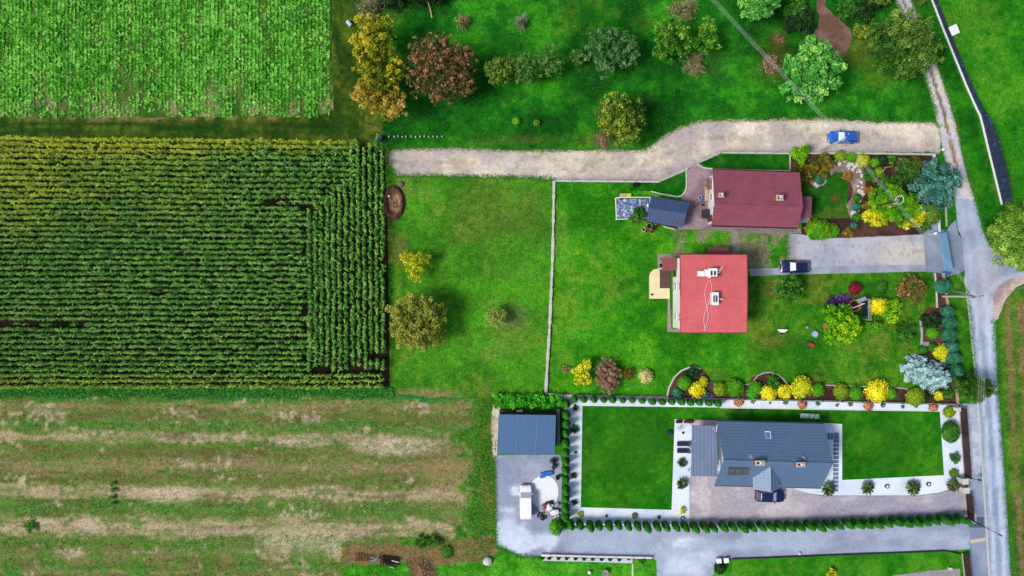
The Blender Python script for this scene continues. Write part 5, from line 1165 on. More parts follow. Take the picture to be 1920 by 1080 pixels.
    for s in (-1, 1):
        MB().box((L * .472, s * w * .66, hz), (.26, .36, .15)).build('headlight', M['lamp'], ro, bevel=.05); MB().box((-L * .482, s * w * .7, hz + .1), (.16, .30, .2)).build('tail_light', M['tail'], ro, bevel=.04)
        MB().box((xb1 - .25, s * (w + .07), zt0 + .05), (.18, .2, .14)).build('mirror', pm, ro, bevel=.04)
    gr = MB().box((L * .508, 0, hz - .12), (.04, Wd * .42, .14)).build('grille', M['black'], ro); MB().box((L * .505, 0, .36), (.05, .52, .11)).build('number_plate', M['white_paint'], ro)
    if van:
        rb_ = MB()
        for i in range(6): rb_.box((-L * .45 + i * L * .115, 0, Ht + .012), (.04, Wd * .72, .02))
        rb_.build('roof_rib', pm, ro)
    return ro
car('parked_car', 'bright blue estate car parked on the gravel track above the garden', 1582.5, 256.5, PI - R(1), 4.45, 1.8, 1.5, paint('blue_paint', A(34, 100, 196)))
car('parked_car', 'navy saloon parked at the west end of the gravel driveway', 1491.5, 500, PI, 4.3, 1.8, 1.45, paint('navy_paint', A(14, 24, 76)))
car('parked_car', 'navy car half under the small porch gable on the paved drive', 1445, 930.5, R(-1.5), 4.3, 1.8, 1.5, paint('dark_navy_paint', A(12, 26, 78)), z=.022)
car('parked_van', 'white panel van standing on the asphalt yard below the garage', 986, 941.5, PI / 2 + R(0.5), 4.75, 1.85, 1.95, paint('white_van_paint', A(255, 254, 254), .3), van=True)

# ------------------------------------------------------------------ poles and overhead lines
M['pole_c'] = solid('pole_concrete', A(196, 196, 192), .85, .15, var=.1); M['wirem'] = solid('cable_aluminium', A(166, 186, 178), .5, .3, var=.05)
def beam(mb, a, b, r0, r1=None, n=8): mb.tube([a, b], [r0, r1 or r0], n)
def head(ro, top, dirv, arms, mat, span=.9):
    t = Vector((-dirv.y, dirv.x, 0)).normalized()
    for k in range(arms):
        z = top.z - .12 - .45 * k; MB().tube([Vector((top.x, top.y, z)) - t * span, Vector((top.x, top.y, z)) + t * span], .05, 6).build('crossarm', M['dark_metal'], ro)
        for s in (-1, -.4, .4, 1): MB().lathe([(.03, 0), (.06, .05), (.04, .1), (.06, .15), (.02, .2)], 8, (top.x + t.x * span * s, top.y + t.y * span * s, z + .04)).build('insulator', M['white_paint'], ro)
def upole(label, px, py, h, d, arms=1, brace=None, lean=None, name='power_pole', mat='pole_c'):
    x, y = xy(px, py, 0); ro = thing(name, label, 'power pole', (x, y, 0)); top = Vector((0, 0, h)) if lean is None else Vector((lean[0], lean[1], h))
    MB().tube([(0, 0, -.1), top], [.17, .11], 10).build('pole', M[mat], ro, smooth=True)
    if brace: v = Vector(xy(*brace, 0)) - Vector((x, y)); MB().tube([(v.x, v.y, -.1), top - Vector((0, 0, .4))], [.13, .1], 10).build('brace', M['pole_c'], ro, smooth=True)
    head(ro, top, Vector(d), arms, M['dark_metal']); return Vector((x, y, 0)) + top
p1 = upole('slim pale power pole leaning over the blue car at the gravel track', 1538, 281, 7.6, (1, -.8))
p3 = upole('pale A shaped power pole with a slanting brace at the road junction', 1768, 555.5, 8.0, (.2, -1), 2, (1793, 546))
q = P(1680, 378, 8.0); p2 = upole('dark power pole rising out of the yellow green shrubs of the garden', 960 + (q.x * S), 540 - q.y * S, 8.0, (1, -.9), 2, mat='brown_wood')
pts = [p2 + Vector((.55 + .55 * math.cos(a) * 1.0, .25 + .6 * math.sin(a), -.1 + .15 * math.sin(a))) for a in [2 * PI * i / 16 for i in range(17)]]
tag(MB().tube(pts, .035, 5).build('cable_loop', M['white_paint']), 'white loop of spare cable hung on the garden power pole', 'cable loop')
def span(a, b, n, gap, sag, label, grp, ga=None):
    a, b = Vector(a), Vector(b); d = (b - a); t = Vector((-d.y, d.x, 0)).normalized()
    for i in range(n):
        o = (i - (n - 1) / 2); pts = []
        for k in range(17):
            s = k / 16; w = (gap * (1 - s) + (ga or gap) * s) * o; pts.append(a.lerp(b, s) + t * w - Vector((0, 0, sag * 4 * s * (1 - s) + .0 * i)))
        tag(MB().tube(pts, .013, 4).build('overhead_cable', M['wirem']), label, 'cable', grp)
pa = P(1255, -92, 8.0)
span(pa, p1, 4, .16, .35, 'one of four thin cables crossing the orchard to the slim pole by the blue car', 'cables over the orchard')
span(p1, p2, 4, .14, .2, 'one of four thin cables from the slim pole to the pole in the shrubs', 'cables over the garden')
span(p2, p3, 4, .14, .25, 'one of four thin cables from the pole in the shrubs over the blue gate', 'cables over the driveway')
span(p3, P(1866, 1150, 8.0), 5, .22, .45, 'one of five thin cables running south above the road', 'cables above the road', .26)
span(p3, P(2050, 515, 8.0), 2, .2, .2, 'one of two thin cables running east over the junction', 'cables over the junction')
x, y = xy(1811, 970, 0); sl = thing('street_lamp', 'thin dark street lamp leaning out over the road by the paved drive', 'street lamp', (x, y, 0))
MB().tube([(0, 0, 0), (0, 0, 4.9), (.3, -.18, 5.6), (.9, -.5, 6.0)], [.09, .07, .055, .05], 8).build('pole', M['dark_metal'], sl, smooth=True); MB().box((1.05, -.58, 5.98), (.55, .2, .1), R(-29)).build('lamp_head', M['dark_metal'], sl, bevel=.03)
x, y = xy(1815, 893, 0); ps_ = thing('bracket', 'small dark bracket on the roadside of the brown fence', 'bracket', (x, y, 0)); MB().tube([(0, 0, 0), (0, 0, 1.5), (.5, -.1, 1.6)], .05, 6).build('post', M['dark_metal'], ps_); MB().box((.7, -.12, 1.55), (.4, .22, .3)).build('box', M['dark_metal'], ps_, bevel=.03)
def lamp_post(label, px, py, h):
    x, y = xy(px, py, h); ro = thing('garden_lamp', label, 'garden lamp', (x, y, 0)); MB().tube([(0, 0, 0), (0, 0, h - .25)], .05, 8).build('post', M['white_paint'], ro); MB().lathe([(.05, h - .3), (.2, h - .2), (.24, h), (.17, h + .15), (.03, h + .2)], 12).build('globe', M['white_paint'], ro, smooth=True)
lamp_post('white globe lamp on a post at the north end of the pale blue gate', 1754.5, 437.5, 1.8); lamp_post('white globe lamp beside the farm lane above the blue spruce', 1769, 280, 1.8)

# ------------------------------------------------------------------ things about the gardens
def box_thing(name, label, cat, px, py, d, mat, z=.02, rz=0.0, bevel=.03, group=None, zc=None):
    x, y = xy(px, py, z + d[2]); return tag(MB().box((0, 0, d[2] / 2), d).build(name, mat, None, (x, y, z), rz, bevel=bevel), label, cat, group)
def tub(name, label, cat, px, py, r, h, mat, inner=None, z=.02, group=None):
    x, y = xy(px, py, h); o = tag(MB().lathe([(r * .82, 0), (r, h), (r * .9, h), (r * .8, h * .75)], 16, close=True).build(name, mat, None, (x, y, z), smooth=True), label, cat, group)
    if inner: MB().lathe([(.01, h * .8), (r * .86, h * .8)], 16, close=False).build('filling', inner, o)
    return o
M['soil'] = solid('pot_soil', A(44, 32, 26), .95, .1, var=.3); M['terracotta'] = solid('terracotta', A(186, 104, 66), .8, .2); M['bluep'] = solid('blue_plastic', A(30, 96, 200), .45, .35); M['redp'] = solid('red_plastic', A(208, 50, 70), .45, .35); M['yellowp'] = solid('yellow_plastic', A(226, 206, 20), .5, .35); M['navy_cloth'] = solid('navy_cloth', A(34, 46, 74), .85, .15, var=.12)
# a row of whitish stakes
ORD = 'first second third fourth fifth sixth seventh eighth ninth tenth eleventh twelfth thirteenth fourteenth fifteenth sixteenth seventeenth eighteenth nineteenth'.split()
TENS = ('', '', 'twent', 'thirt', 'fort')
def ordinal(i):
    """0 -> first"""
    if i < 19: return ORD[i]
    n = i + 1; return TENS[n // 10] + 'ieth' if n % 10 == 0 else TENS[n // 10] + 'y-' + ORD[n % 10 - 1]
for i, x_ in enumerate((729, 739.5, 746, 754, 761, 771, 779, 787.5, 795.5, 804, 812, 820, 829)):
    x, y = xy(x_, 256 + .6 * math.sin(i * 2.3), .3); h = .34 + .1 * math.sin(i * 1.7); t = .02 * math.sin(i); mb = MB().tube([(0, 0, -.05), (t, .04, h)], [.13, .10], 7); mb.lathe([(.10, h), (.06, h + .05)], 7, (t, .04, 0))
    tag(mb.build('stake', M['pale_concrete'], None, (x, y, 0)), ordinal(i) + ' from the corn in the row of short whitish stakes on the grass', 'stake', 'row of whitish stakes')
x, y = xy(807, 20, .5); tag(MB().tube([(-.25, .95, 1.5), (0, .1, .5), (.2, -.9, .1)], [.08, .1, .12], 8).build('dead_trunk', M['pale_wood'], None, (x, y, 0)), 'leaning pale dead stem standing in the dark orchard grass', 'dead stem')
tub('metal_tub', 'small round grey tub by the hedge bushes above the yellow poplars', 'tub', 716, 11, .45, .4, M['grey_render'], M['soil'])
o = thing('drum', 'pale blue white drum lying in the mown lane beside the root crop', 'drum', (*xy(655, 44, .3), 0), R(-50)); d_ = MB().lathe([(.28, -.45), (.33, -.42), (.33, .42), (.28, .45)], 14); d_.v = [(c_, a, b + .33) for a, b, c_ in d_.v]; d_.build('body', solid('drum_blue', A(190, 214, 232), .4, .4), o, smooth=True)
r_ = MB()
for s in (-.2, .2):
    k = MB().lathe([(.335, s - .03), (.355, s), (.335, s + .03)], 14, close=False); r_.add([(c_, a, b + .33) for a, b, c_ in k.v], k.f)
r_.build('hoop', M['bluep'], o)
o = thing('water_barrel', 'dark blue barrel with a tap pipe at the corner of the corn field', 'barrel', (*xy(712, 259, .5), 0)); MB().lathe([(.36, 0), (.44, .3), (.44, .7), (.36, .95), (.3, .95), (.3, .85)], 16).build('barrel', solid('barrel_blue', A(54, 72, 128), .5, .4), o, smooth=True); MB().tube([(-.5, .7, 0), (-.45, .6, .9), (-.1, .15, 1.1)], .04, 6).build('pipe', M['pale_concrete'], o); MB().tube([(.3, -.3, .05), (.8, -.9, .05), (.5, -1.2, .05)], .05, 6).build('hose', M['bluep'], o)
for k in range(3):
    x, y = xy((716, 717, 718)[k], (214, 228, 242)[k], .6); tag(MB().tube([(0, 0, -.1), (.03, .02, 1.25)], [.07, .055], 7).build('fence_post', M['bark'], None, (x, y, 0)), ('weathered wooden post under the orange poplar crown', 'middle weathered post between poplar and barrel', 'weathered wooden post just above the blue barrel')[k], 'post')
# soil mound with a fire pit beside the corn
o = thing('earth_mound', 'oval mound of brown earth and ash at the edge of the corn', 'mound', (*xy(739, 380, .3), 0)); gx, gy = np.meshgrid(np.linspace(-1, 1, 61), np.linspace(-1, 1, 81)); gx = gx.ravel(); gy = gy.ravel(); rr_ = np.sqrt(gx ** 2 + gy ** 2)
ring = np.exp(-((rr_ - .72) / .16) ** 2) * .55 + .18 * sm(1.0, .5, rr_); zz = ring * (.7 + .6 * fbm(gx * 3, gy * 3, .5, 4)) * sm(1.0, .86, rr_) - .02; ix = np.arange(61 * 81).reshape(81, 61); F_ = np.stack([ix[:-1, :-1], ix[:-1, 1:], ix[1:, 1:], ix[1:, :-1]], -1).reshape(-1, 4); kp = (rr_[F_] < 1).all(1)
cc_ = mixc(np.broadcast_to(C(104, 80, 62), (len(gx), 3)), C(160, 122, 92), sm(.62, .4, rr_ + (fbm(gx * 4, gy * 4, 1, 3) - .5) * .3)); cc_ = mixc(cc_, C(74, 56, 46), sm(.54, .66, fbm(gx * 5, gy * 5, 1, 9)) * .7)
link('soil', np_mesh('soil', np.stack([gx * 1.75, gy * 2.85, zz], 1), F_[kp], col=cc_, smooth=True), ground_mat('mound_soil', 9, .4, 3, .25, .06), o)
x, y = xy(729, 367.5, .5); tag(MB().lathe([(.16, 0), (.2, .25), (.1, .32)], 10).build('bucket', M['white_paint'], None, (x, y, .2), smooth=True), 'small white bucket on the brown earth mound', 'bucket')
x, y = xy(751, 345, .3); tag(MB().lathe([(.45, 0), (.4, .3), (.2, .45)], 9).build('stone', solid('mound_stone', A(120, 104, 110), .9, .1), None, (x, y, 0)), 'grey mauve stone at the north end of the earth mound', 'stone')
# white tank beyond the mesh fence
o = thing('utility_cabinet', 'white box cabinet standing just beyond the navy mesh fence', 'cabinet', (*xy(1786, 58, .8), 0), R(24)); MB().box((0, 0, .6), (1.15, 1.3, 1.2)).build('body', M['white_paint'], o, bevel=.08); MB().slab([(-.62, -.7, 1.22), (.62, -.7, 1.22), (.62, .7, 1.3), (-.62, .7, 1.3)], .06).build('lid', M['white_paint'], o); MB().box((.0, -.67, .6), (.8, .03, .9)).build('door', M['pale_concrete'], o)
# by the cold frame
box_thing('crate', 'bright yellow crate at the north side of the cold frame', 'crate', 1179, 366, (.75, .5, .5), M['yellowp']); box_thing('crate', 'cream wooden crate left of the yellow crate', 'crate', 1168, 366, (.85, .55, .45), M['pale_wood'])
o = tub('compost_bin', 'small black compost bin on the lawn above the cold frame', 'bin', 1192, 346, .36, .8, M['black'], M['soil'])
# pots by the shed
for k, (a, b, r__, mt_, lb) in enumerate(((1207, 430, .30, 'white_paint', 'white flower pot at the south west corner of the navy shed'), (1212, 432, .26, 'terracotta', 'terracotta flower pot beside the white pot at the shed'), (1218, 424, .45, 'grey_render', 'square looking grey planter between flower pots at the shed'), (1226, 427, .34, 'navy_cloth', 'dark blue flower pot by the shed'), (1232, 424, .26, 'terracotta', 'terracotta pot nearest the cream shelf under the shed eave'), (1222, 434, .24, 'terracotta', 'small terracotta pot in front of the dark blue pot'))): tub('flower_pot', lb, 'flower pot', a, b, r__, .45, M[mt_], M['soil'], group='flower pots by the shed')
# by the white gable
box_thing('toolbox', 'bright blue box among the clutter by the white gable wall', 'box', 1319, 372, (.5, .45, .4), M['bluep']); tub('bucket', 'white bucket next to the blue box in the brick yard', 'bucket', 1313, 370, .24, .35, M['white_paint'], M['soil']); tub('bucket', 'orange bucket below the blue box in the brick yard', 'bucket', 1318, 384, .24, .35, M['terracotta'], M['soil'])
o = thing('bicycle', 'dark bicycle leaning among the clutter in the brick yard', 'bicycle', (*xy(1308, 383, .4), .02), R(35))
for s in (-.5, .5):
    k = MB(); k.tube([(s + .32 * math.cos(a), .06 * s, .34 + .32 * math.sin(a)) for a in [2 * PI * i / 18 for i in range(19)]], .025, 5); k.build('wheel', M['tyre'], o)
MB().tube([(-.5, -.03, .34), (-.15, 0, .85), (.4, .02, .8), (.5, .03, .34)], .025, 5).tube([(-.15, 0, .85), (0, 0, .3), (.4, .02, .8)], .025, 5).tube([(-.5, -.03, .34), (0, 0, .3)], .02, 5).build('frame', M['bluep'], o); MB().box((-.15, 0, .92), (.26, .14, .06)).build('saddle', M['black'], o, bevel=.02); MB().tube([(.38, -.28, .95), (.4, 0, .88), (.38, .28, .95)], .02, 5).build('handlebar', M['steel'], o)
o = thing('wheelie_bin', 'dark wheeled bin against the white gable of the maroon roofed house', 'bin', (*xy(1324.5, 401, .9), .02)); MB().box((0, 0, .5), (.95, 1.2, 1.0)).build('body', M['black'], o, bevel=.05); MB().box((0, 0, 1.04), (1.02, 1.28, .09)).build('lid', solid('bin_lid', A(44, 46, 58), .5, .35), o, bevel=.03)
o = thing('wall_bench', 'pale wooden bench against the white gable under the brown awning', 'bench', (*xy(1324, 364, .4), .02)); MB().box((0, 0, .44), (.45, 2.1, .06)).build('seat', M['pale_wood'], o); MB().box((.24, 0, .7), (.06, 2.1, .5)).build('backrest', M['pale_wood'], o)
for s in (-.95, .95): MB().box((0, s, .21), (.4, .08, .42)).build('leg', M['pale_wood'], o)
# house 2 side
o = thing('dining_chair', 'black chair at the corner of the rust coloured porch roof', 'chair', (*xy(1239.5, 498, .5), .1)); MB().box((0, 0, .45), (.45, .45, .05)).build('seat', M['black'], o); MB().box((-.2, 0, .75), (.05, .45, .55)).build('backrest', M['black'], o)
for a in (-.2, .2):
    for b in (-.2, .2): MB().box((a, b, .21), (.04, .04, .43)).build('leg', M['black'], o)
tub('flower_pot', 'tiny dark pot in the corner of the cream terrace', 'flower pot', 1222, 552.5, .15, .3, M['soil'], z=.22)
# garden of house 2
o = thing('wheelbarrow', 'white half round wheelbarrow tipped on the lawn', 'wheelbarrow', (*xy(1467, 619, .4), .02)); th = [PI + PI * i / 10 for i in range(11)]
MB().prism([(.72 * math.cos(a), .15 + .5 * math.sin(a)) for a in th], .25, .58).build('tray', M['white_paint'], o, bevel=.05); MB().tube([(-.5, .1, .4), (-.62, .75, .45)], .03, 6).build('handle', M['dark_metal'], o); MB().tube([(.5, .1, .4), (.62, .75, .45)], .03, 6).build('handle', M['dark_metal'], o); k = MB().lathe([(.08, -.05), (.2, -.05), (.2, .05), (.08, .05)], 12); k.v = [(c_, a - .5, b + .2) for a, b, c_ in k.v]; k.build('wheel', M['tyre'], o)
o = thing('garden_chair', 'small grey metal chair standing on the lawn left of the blue white tub', 'chair', (*xy(1512.5, 613.5, .4), .02), R(25)); MB().box((0, 0, .45), (.42, .42, .04)).build('seat', M['steel'], o); MB().box((0, .2, .72), (.42, .04, .5)).build('backrest', M['steel'], o)
for a in (-.19, .19):
    for b in (-.19, .19): MB().box((a, b, .22), (.035, .035, .43)).build('leg', M['dark_metal'], o)
tub('washtub', 'round blue white tub standing on the lawn', 'tub', 1528, 626.5, .5, .5, solid('tub_blue', A(150, 180, 200), .5, .3), solid('tub_water', A(170, 196, 214), .1, .6))
o = thing('toy_cart', 'small bright pink red toy cart on the lawn', 'toy cart', (*xy(1521, 646.5, .3), .02), R(-20)); MB().box((0, 0, .3), (.75, .5, .32)).build('tray', M['redp'], o, bevel=.08); MB().tube([(-.35, 0, .3), (-.95, .3, .5)], .03, 5).build('handle', M['dark_metal'], o)
for a in (-.25, .25):
    for b in (-.26, .26):
        k = MB().lathe([(.03, -.03), (.13, -.03), (.13, .03), (.03, .03)], 10); k.v = [(p + a, c_ + b, q_ + .13) for p, q_, c_ in k.v]; k.build('wheel', M['tyre'], o)
o = thing('well', 'round orange brick garden well among purple flowers and shrubs', 'well', (*xy(1602, 573, .6), .02)); MB().lathe([(.95, 0), (.95, .75), (.72, .75), (.72, .1)], 22).build('ring', M['terracotta'], o); MB().lathe([(.01, .3), (.73, .3)], 22, close=False).build('dark_disc', solid('well_shade', A(52, 34, 34), .4, .4), o)  # disc inside the ring: its shade is painted as a dark colour
for a in (.4, 3.5): MB().box((.85 * math.cos(a), .85 * math.sin(a), 1.0), (.12, .12, 1.9)).build('post', M['white_paint'], o)
MB().tube([(.85 * math.cos(.4), .85 * math.sin(.4), 1.9), (.85 * math.cos(3.5), .85 * math.sin(3.5), 1.9)], .06, 6).build('crossbar', M['white_paint'], o); MB().slab([(-.1, .4, 1.95), (1.2, .9, 1.95), (1.0, 1.4, 1.75), (-.3, .9, 1.75)], .06).build('roof', M['steel'], o)
o = thing('garden_swing', 'dark garden swing frame with grey posts right of the round well', 'swing', (*xy(1622, 580, .8), .02)); fm = MB()
for y_ in (-1.5, 1.5): fm.tube([(-.7, y_, 0), (0, y_, 1.9), (.7, y_, 0)], .06, 6)
fm.tube([(0, -1.6, 1.9), (0, 1.6, 1.9)], .07, 6).build('frame', M['steel'], o); MB().box((0, 0, .55), (.6, 2.2, .08)).build('seat', M['navy_cloth'], o); MB().box((-.3, 0, .9), (.08, 2.2, .6)).build('backrest', M['navy_cloth'], o)
tag(MB().tube([xy(1625.5, 562) + (1.2,), xy(1625.5, 600) + (1.2,)], .08, 6).tube([xy(1625.5, 562) + (0,), xy(1625.5, 562) + (1.25,)], .06, 6).tube([xy(1625.5, 600) + (0,), xy(1625.5, 600) + (1.25,)], .06, 6).build('handrail', M['grey_render']), 'straight grey rail between the swing and the bright yellow shrub', 'rail')
box_thing('planter_box', 'orange wooden planter box at the left foot of the lime green shrub', 'planter', 1550, 611, (.8, .8, .45), M['terracotta'])
kerb('stone_edging', 'low grey stone edging winding past the dark conifer bed', 'edging', [(1725, 600), (1728, 625), (1727, 650), (1730, 660)], .3, .18, M['concrete'], .5, step=.4)
box_thing('compost_crate', 'small dark square crate in the bed between dark conifer and yellow shrub', 'crate', 1737, 645, (.9, .7, .4), M['grey_render'])
# stones by the garden path
rs = random.Random(4)
for k, (a, b) in enumerate(((1566, 303), (1574, 306), (1583, 303), (1590, 309), (1597, 306), (1603, 312), (1609, 310), (1612, 320), (1616, 330), (1607, 322), (1599, 318), (1592, 315), (1615, 341), (1609, 350), (1617, 352), (1612, 358), (1618, 362), (1528, 345), (1521, 340), (1533, 350), (1600, 400), (1607, 402), (1604, 408), (1545, 336), (1553, 327), (1536, 340))):
    x, y = xy(a + rs.uniform(-1, 1), b + rs.uniform(-1, 1)); r__ = rs.uniform(.16, .38); me = MB(); d0 = CS_V.copy(); d0 = d0 * (.75 + .5 * vnoise(d0[:, 0] * 1.5 + k * 3, d0[:, 1] * 1.5 + d0[:, 2], 2))[:, None] * np.array([r__ * rs.uniform(.8, 1.4), r__, r__ * .6]); d0[:, 2] += r__ * .3
    tag(link('rock', np_mesh('rock', d0, CS_F), M['pale_concrete'], None, (x, y, .02), rs.random() * 6), 'pale rock edging the curved stone path of the garden', 'rock', 'rocks along the stone path')
o = thing('clothes_stand', 'white folding clothes stand leaning in the garden bed by the yellow shrub', 'clothes stand', (*xy(1660, 318, .8), 0)); MB().tube([(-.9, -1.3, .05), (-.1, .3, 1.3), (.8, .35, 1.25)], .05, 6).build('frame', M['pale_wood'], o); MB().tube([(-.1, .3, 1.3), (.1, .4, .0)], .05, 6).build('leg', M['pale_wood'], o)
# house 3 terrace
def lounger(label, px, py):
    o = thing('sun_lounger', label, 'sun lounger', (*xy(px, py, .4), .02)); MB().box((-.3, 0, .32), (1.35, .66, .09)).build('seat', M['navy_cloth'], o, bevel=.03)
    MB().slab([(.4, -.33, .36), (1.0, -.33, .72), (1.0, .33, .72), (.4, .33, .36)], .09).build('backrest', M['navy_cloth'], o); MB().box((.86, 0, .73), (.28, .5, .08)).build('pillow', solid('pillow_grey', A(96, 108, 130), .9, .1), o, bevel=.03)
    for a in (-.85, .35):
        for b in (-.28, .28): MB().box((a, b, .14), (.06, .06, .28)).build('leg', M['dark_metal'], o)
lounger('northern navy sun lounger on the white terrace gravel', 1282, 832.5); lounger('southern navy sun lounger on the white terrace gravel', 1282, 845.5)
def rattan(label, px, py, n, mat):
    o = thing('storage_bench', label, 'bench', (*xy(px, py, .4), .02)); MB().box((0, 0, .22), (n, .42, .38)).build('box', mat, o, bevel=.03); MB().box((0, .03, .44), (n + .04, .46, .06)).build('lid', M['black'], o, bevel=.02)
    for s in (-.25, .25): MB().box((s * n, 0, .49), (n * .38, .34, .05)).build('cushion', mat, o, bevel=.02)
rattan('dark red black bench on the north west terrace corner', 1273.5, 791, .85, solid('dark_red', A(74, 24, 28), .7, .2)); rattan('longer rusty red bench beside the dark one on the terrace', 1291.5, 791, 1.25, solid('rusty_red', A(112, 44, 40), .7, .2))
o = thing('parasol_base', 'small round dark parasol base on the white terrace', 'parasol base', (*xy(1281.5, 812, .3), .02)); MB().lathe([(.2, 0), (.2, .08), (.05, .12), (.04, .7)], 12).build('foot', M['dark_metal'], o)
o = thing('drying_rack', 'thin pale folding rack on the north of the white terrace', 'rack', (*xy(1275.5, 802, .6), .02), R(25)); k = MB()
for i in range(5): k.tube([(-.5 + .22 * i, -.4, .8), (-.4 + .22 * i, .4, .8)], .02, 4)
k.build('bars', M['grey_render'], o); MB().tube([(-.4, -.3, 0), (.4, .3, .8)], .025, 4).tube([(.4, -.3, 0), (-.4, .3, .8)], .025, 4).build('legs', M['grey_render'], o)
o = thing('storage_hood', 'small grey blue hood at the west edge of the terrace on the lawn', 'hood', (*xy(1257.5, 811, .3), .02)); MB().box((0, 0, .2), (.6, .62, .36)).build('hood', M['navy_cloth'], o, bevel=.08); MB().box((-.35, 0, .04), (.5, .5, .06)).build('tray', M['dark_metal'], o)
for k, (a, b) in enumerate(((1504.5, 782), (1513.5, 782.5), (1523, 783), (1532, 783.5))):
    o = thing('deck_chair', ('first', 'second', 'third', 'fourth')[k] + ' pale mint deck chair from the west on the shaded lawn behind the blue roof', 'deck chair', (*xy(a, b, .6), .02), R(4 * k - 6), 'deck chairs north of the blue grey house')
    mt_ = M.setdefault('mint', solid('mint_cloth', A(200, 244, 228), .8, .15, var=.1)); MB().box((0, .1, .42), (.52, .55, .05)).build('seat', mt_, o, bevel=.02); MB().slab([(-.26, .34, .44), (.26, .34, .44), (.28, .62, 1.05), (-.28, .62, 1.05)], .05).build('backrest', mt_, o)
    for s in (-.28, .28): MB().box((s, .1, .6), (.05, .55, .04)).build('armrest', M['white_paint'], o)
    for s in (-.23, .23):
        for t in (-.12, .34): MB().box((s, t, .2), (.04, .04, .4)).build('leg', M['white_paint'], o)
# stepping slabs east of the blue-grey house
sl_m = solid('slab_blue_grey', A(112, 132, 166), .8, .2, var=.12, scale=3)
nm = 'first second third fourth fifth sixth seventh eighth ninth tenth eleventh twelfth thirteenth fourteenth'.split()
for k in range(14):
    yy = 817.5 + 7.63 * k + (2.2 if k else 0); hgt = 1.02 if k == 0 else .46; x, y = xy(1568 - .12 * k, yy)
    tag(MB().box((0, 0, .02), (.8, hgt, .06)).build('paving_slab', sl_m, None, (x, y, .018), R(rs.uniform(-1, 1)), bevel=.01), nm[k] + ' grey slab from the top of the column beside the east lawn', 'paving slab', 'stepping slabs east of the blue grey house')
for k, a in enumerate((1553.5, 1559.5)):
    x, y = xy(a, 818); tag(MB().box((0, 0, .02), (.36, .95, .06)).build('paving_slab', sl_m, None, (x, y, .018), 0, bevel=.01), ('narrow upright grey slab nearest the blue roof gable', 'narrow upright grey slab between roof gable and slab column')[k], 'paving slab', 'stepping slabs east of the blue grey house')
for k, (a, b) in enumerate(((1664, 912.5), (1742, 908.5))):
    x, y = xy(a, b, .3); o = thing('ground_lamp', ('western', 'eastern')[k] + ' small dark ring lamp in the white gravel strip by the paved drive', 'lamp', (x, y, .02)); MB().lathe([(.3, 0), (.3, .3), (.2, .3), (.2, .1)], 18).build('ring', M['dark_metal'], o); MB().lathe([(.01, .24), (.2, .24)], 16, close=False).build('lens', M['white_paint'], o)
o = thing('ground_lamp', 'small dark ring lamp at the south end of the terrace gravel', 'lamp', (*xy(1280, 972, .3), .02)); MB().lathe([(.26, 0), (.26, .35), (.17, .35), (.17, .1)], 16).build('ring', M['dark_metal'], o); MB().lathe([(.01, .27), (.17, .27)], 14, close=False).build('lens', M['white_paint'], o)
# yard
o = thing('tarpaulin', 'folded bright blue tarpaulin on the edge of the white round pad', 'tarpaulin', (*xy(1025.5, 889, .4), .02), R(8)); MB().box((0, 0, .2), (1.9, .62, .36)).build('bundle', M['bluep'], o, bevel=.12); MB().box((.1, .2, .40), (1.6, .3, .12)).build('fold', solid('tarp_blue', A(38, 104, 206), .5, .3), o, bevel=.05); MB().box((-.75, -.4, .1), (.8, .3, .18)).build('flap', M['bluep'], o, bevel=.05)
o = thing('barbecue', 'black covered grill standing below the garage corner', 'barbecue', (*xy(1036.5, 865, .6), .02), R(-20)); MB().box((0, 0, .62), (.85, .6, .35)).build('firebox', M['black'], o, bevel=.08); MB().lathe([(.32, .8), (.3, .95), (.1, 1.05)], 14).build('lid', M['black'], o, smooth=True)
for a in (-.35, .35):
    for b in (-.25, .25): MB().box((a, b, .25), (.06, .06, .5)).build('leg', M['dark_metal'], o)
MB().box((.45, -.75, .35), (.5, .7, .7)).build('side_table', M['black'], o, bevel=.05)
tub('bin', 'small black bin beside the white pad and the thuja column', 'bin', 1046, 896, .32, .8, M['black'], M['soil'])
o = thing('bicycle', 'black bicycle leaning on the west wall of the garage', 'bicycle', (*xy(928.5, 838, .4), .02), R(88))
for s in (-.5, .5): MB().tube([(s + .32 * math.cos(a), 0, .34 + .32 * math.sin(a)) for a in [2 * PI * i / 18 for i in range(19)]], .03, 5).build('wheel', M['tyre'], o)
MB().tube([(-.5, 0, .34), (-.15, 0, .85), (.4, .0, .8), (.5, 0, .34)], .03, 5).tube([(-.15, 0, .85), (0, 0, .3), (.4, 0, .8)], .03, 5).build('frame', M['black'], o); MB().box((-.15, 0, .92), (.28, .16, .07)).build('saddle', M['black'], o, bevel=.02); MB().tube([(.38, -.3, .95), (.4, 0, .88), (.38, .3, .95)], .025, 5).build('handlebar', M['dark_metal'], o)
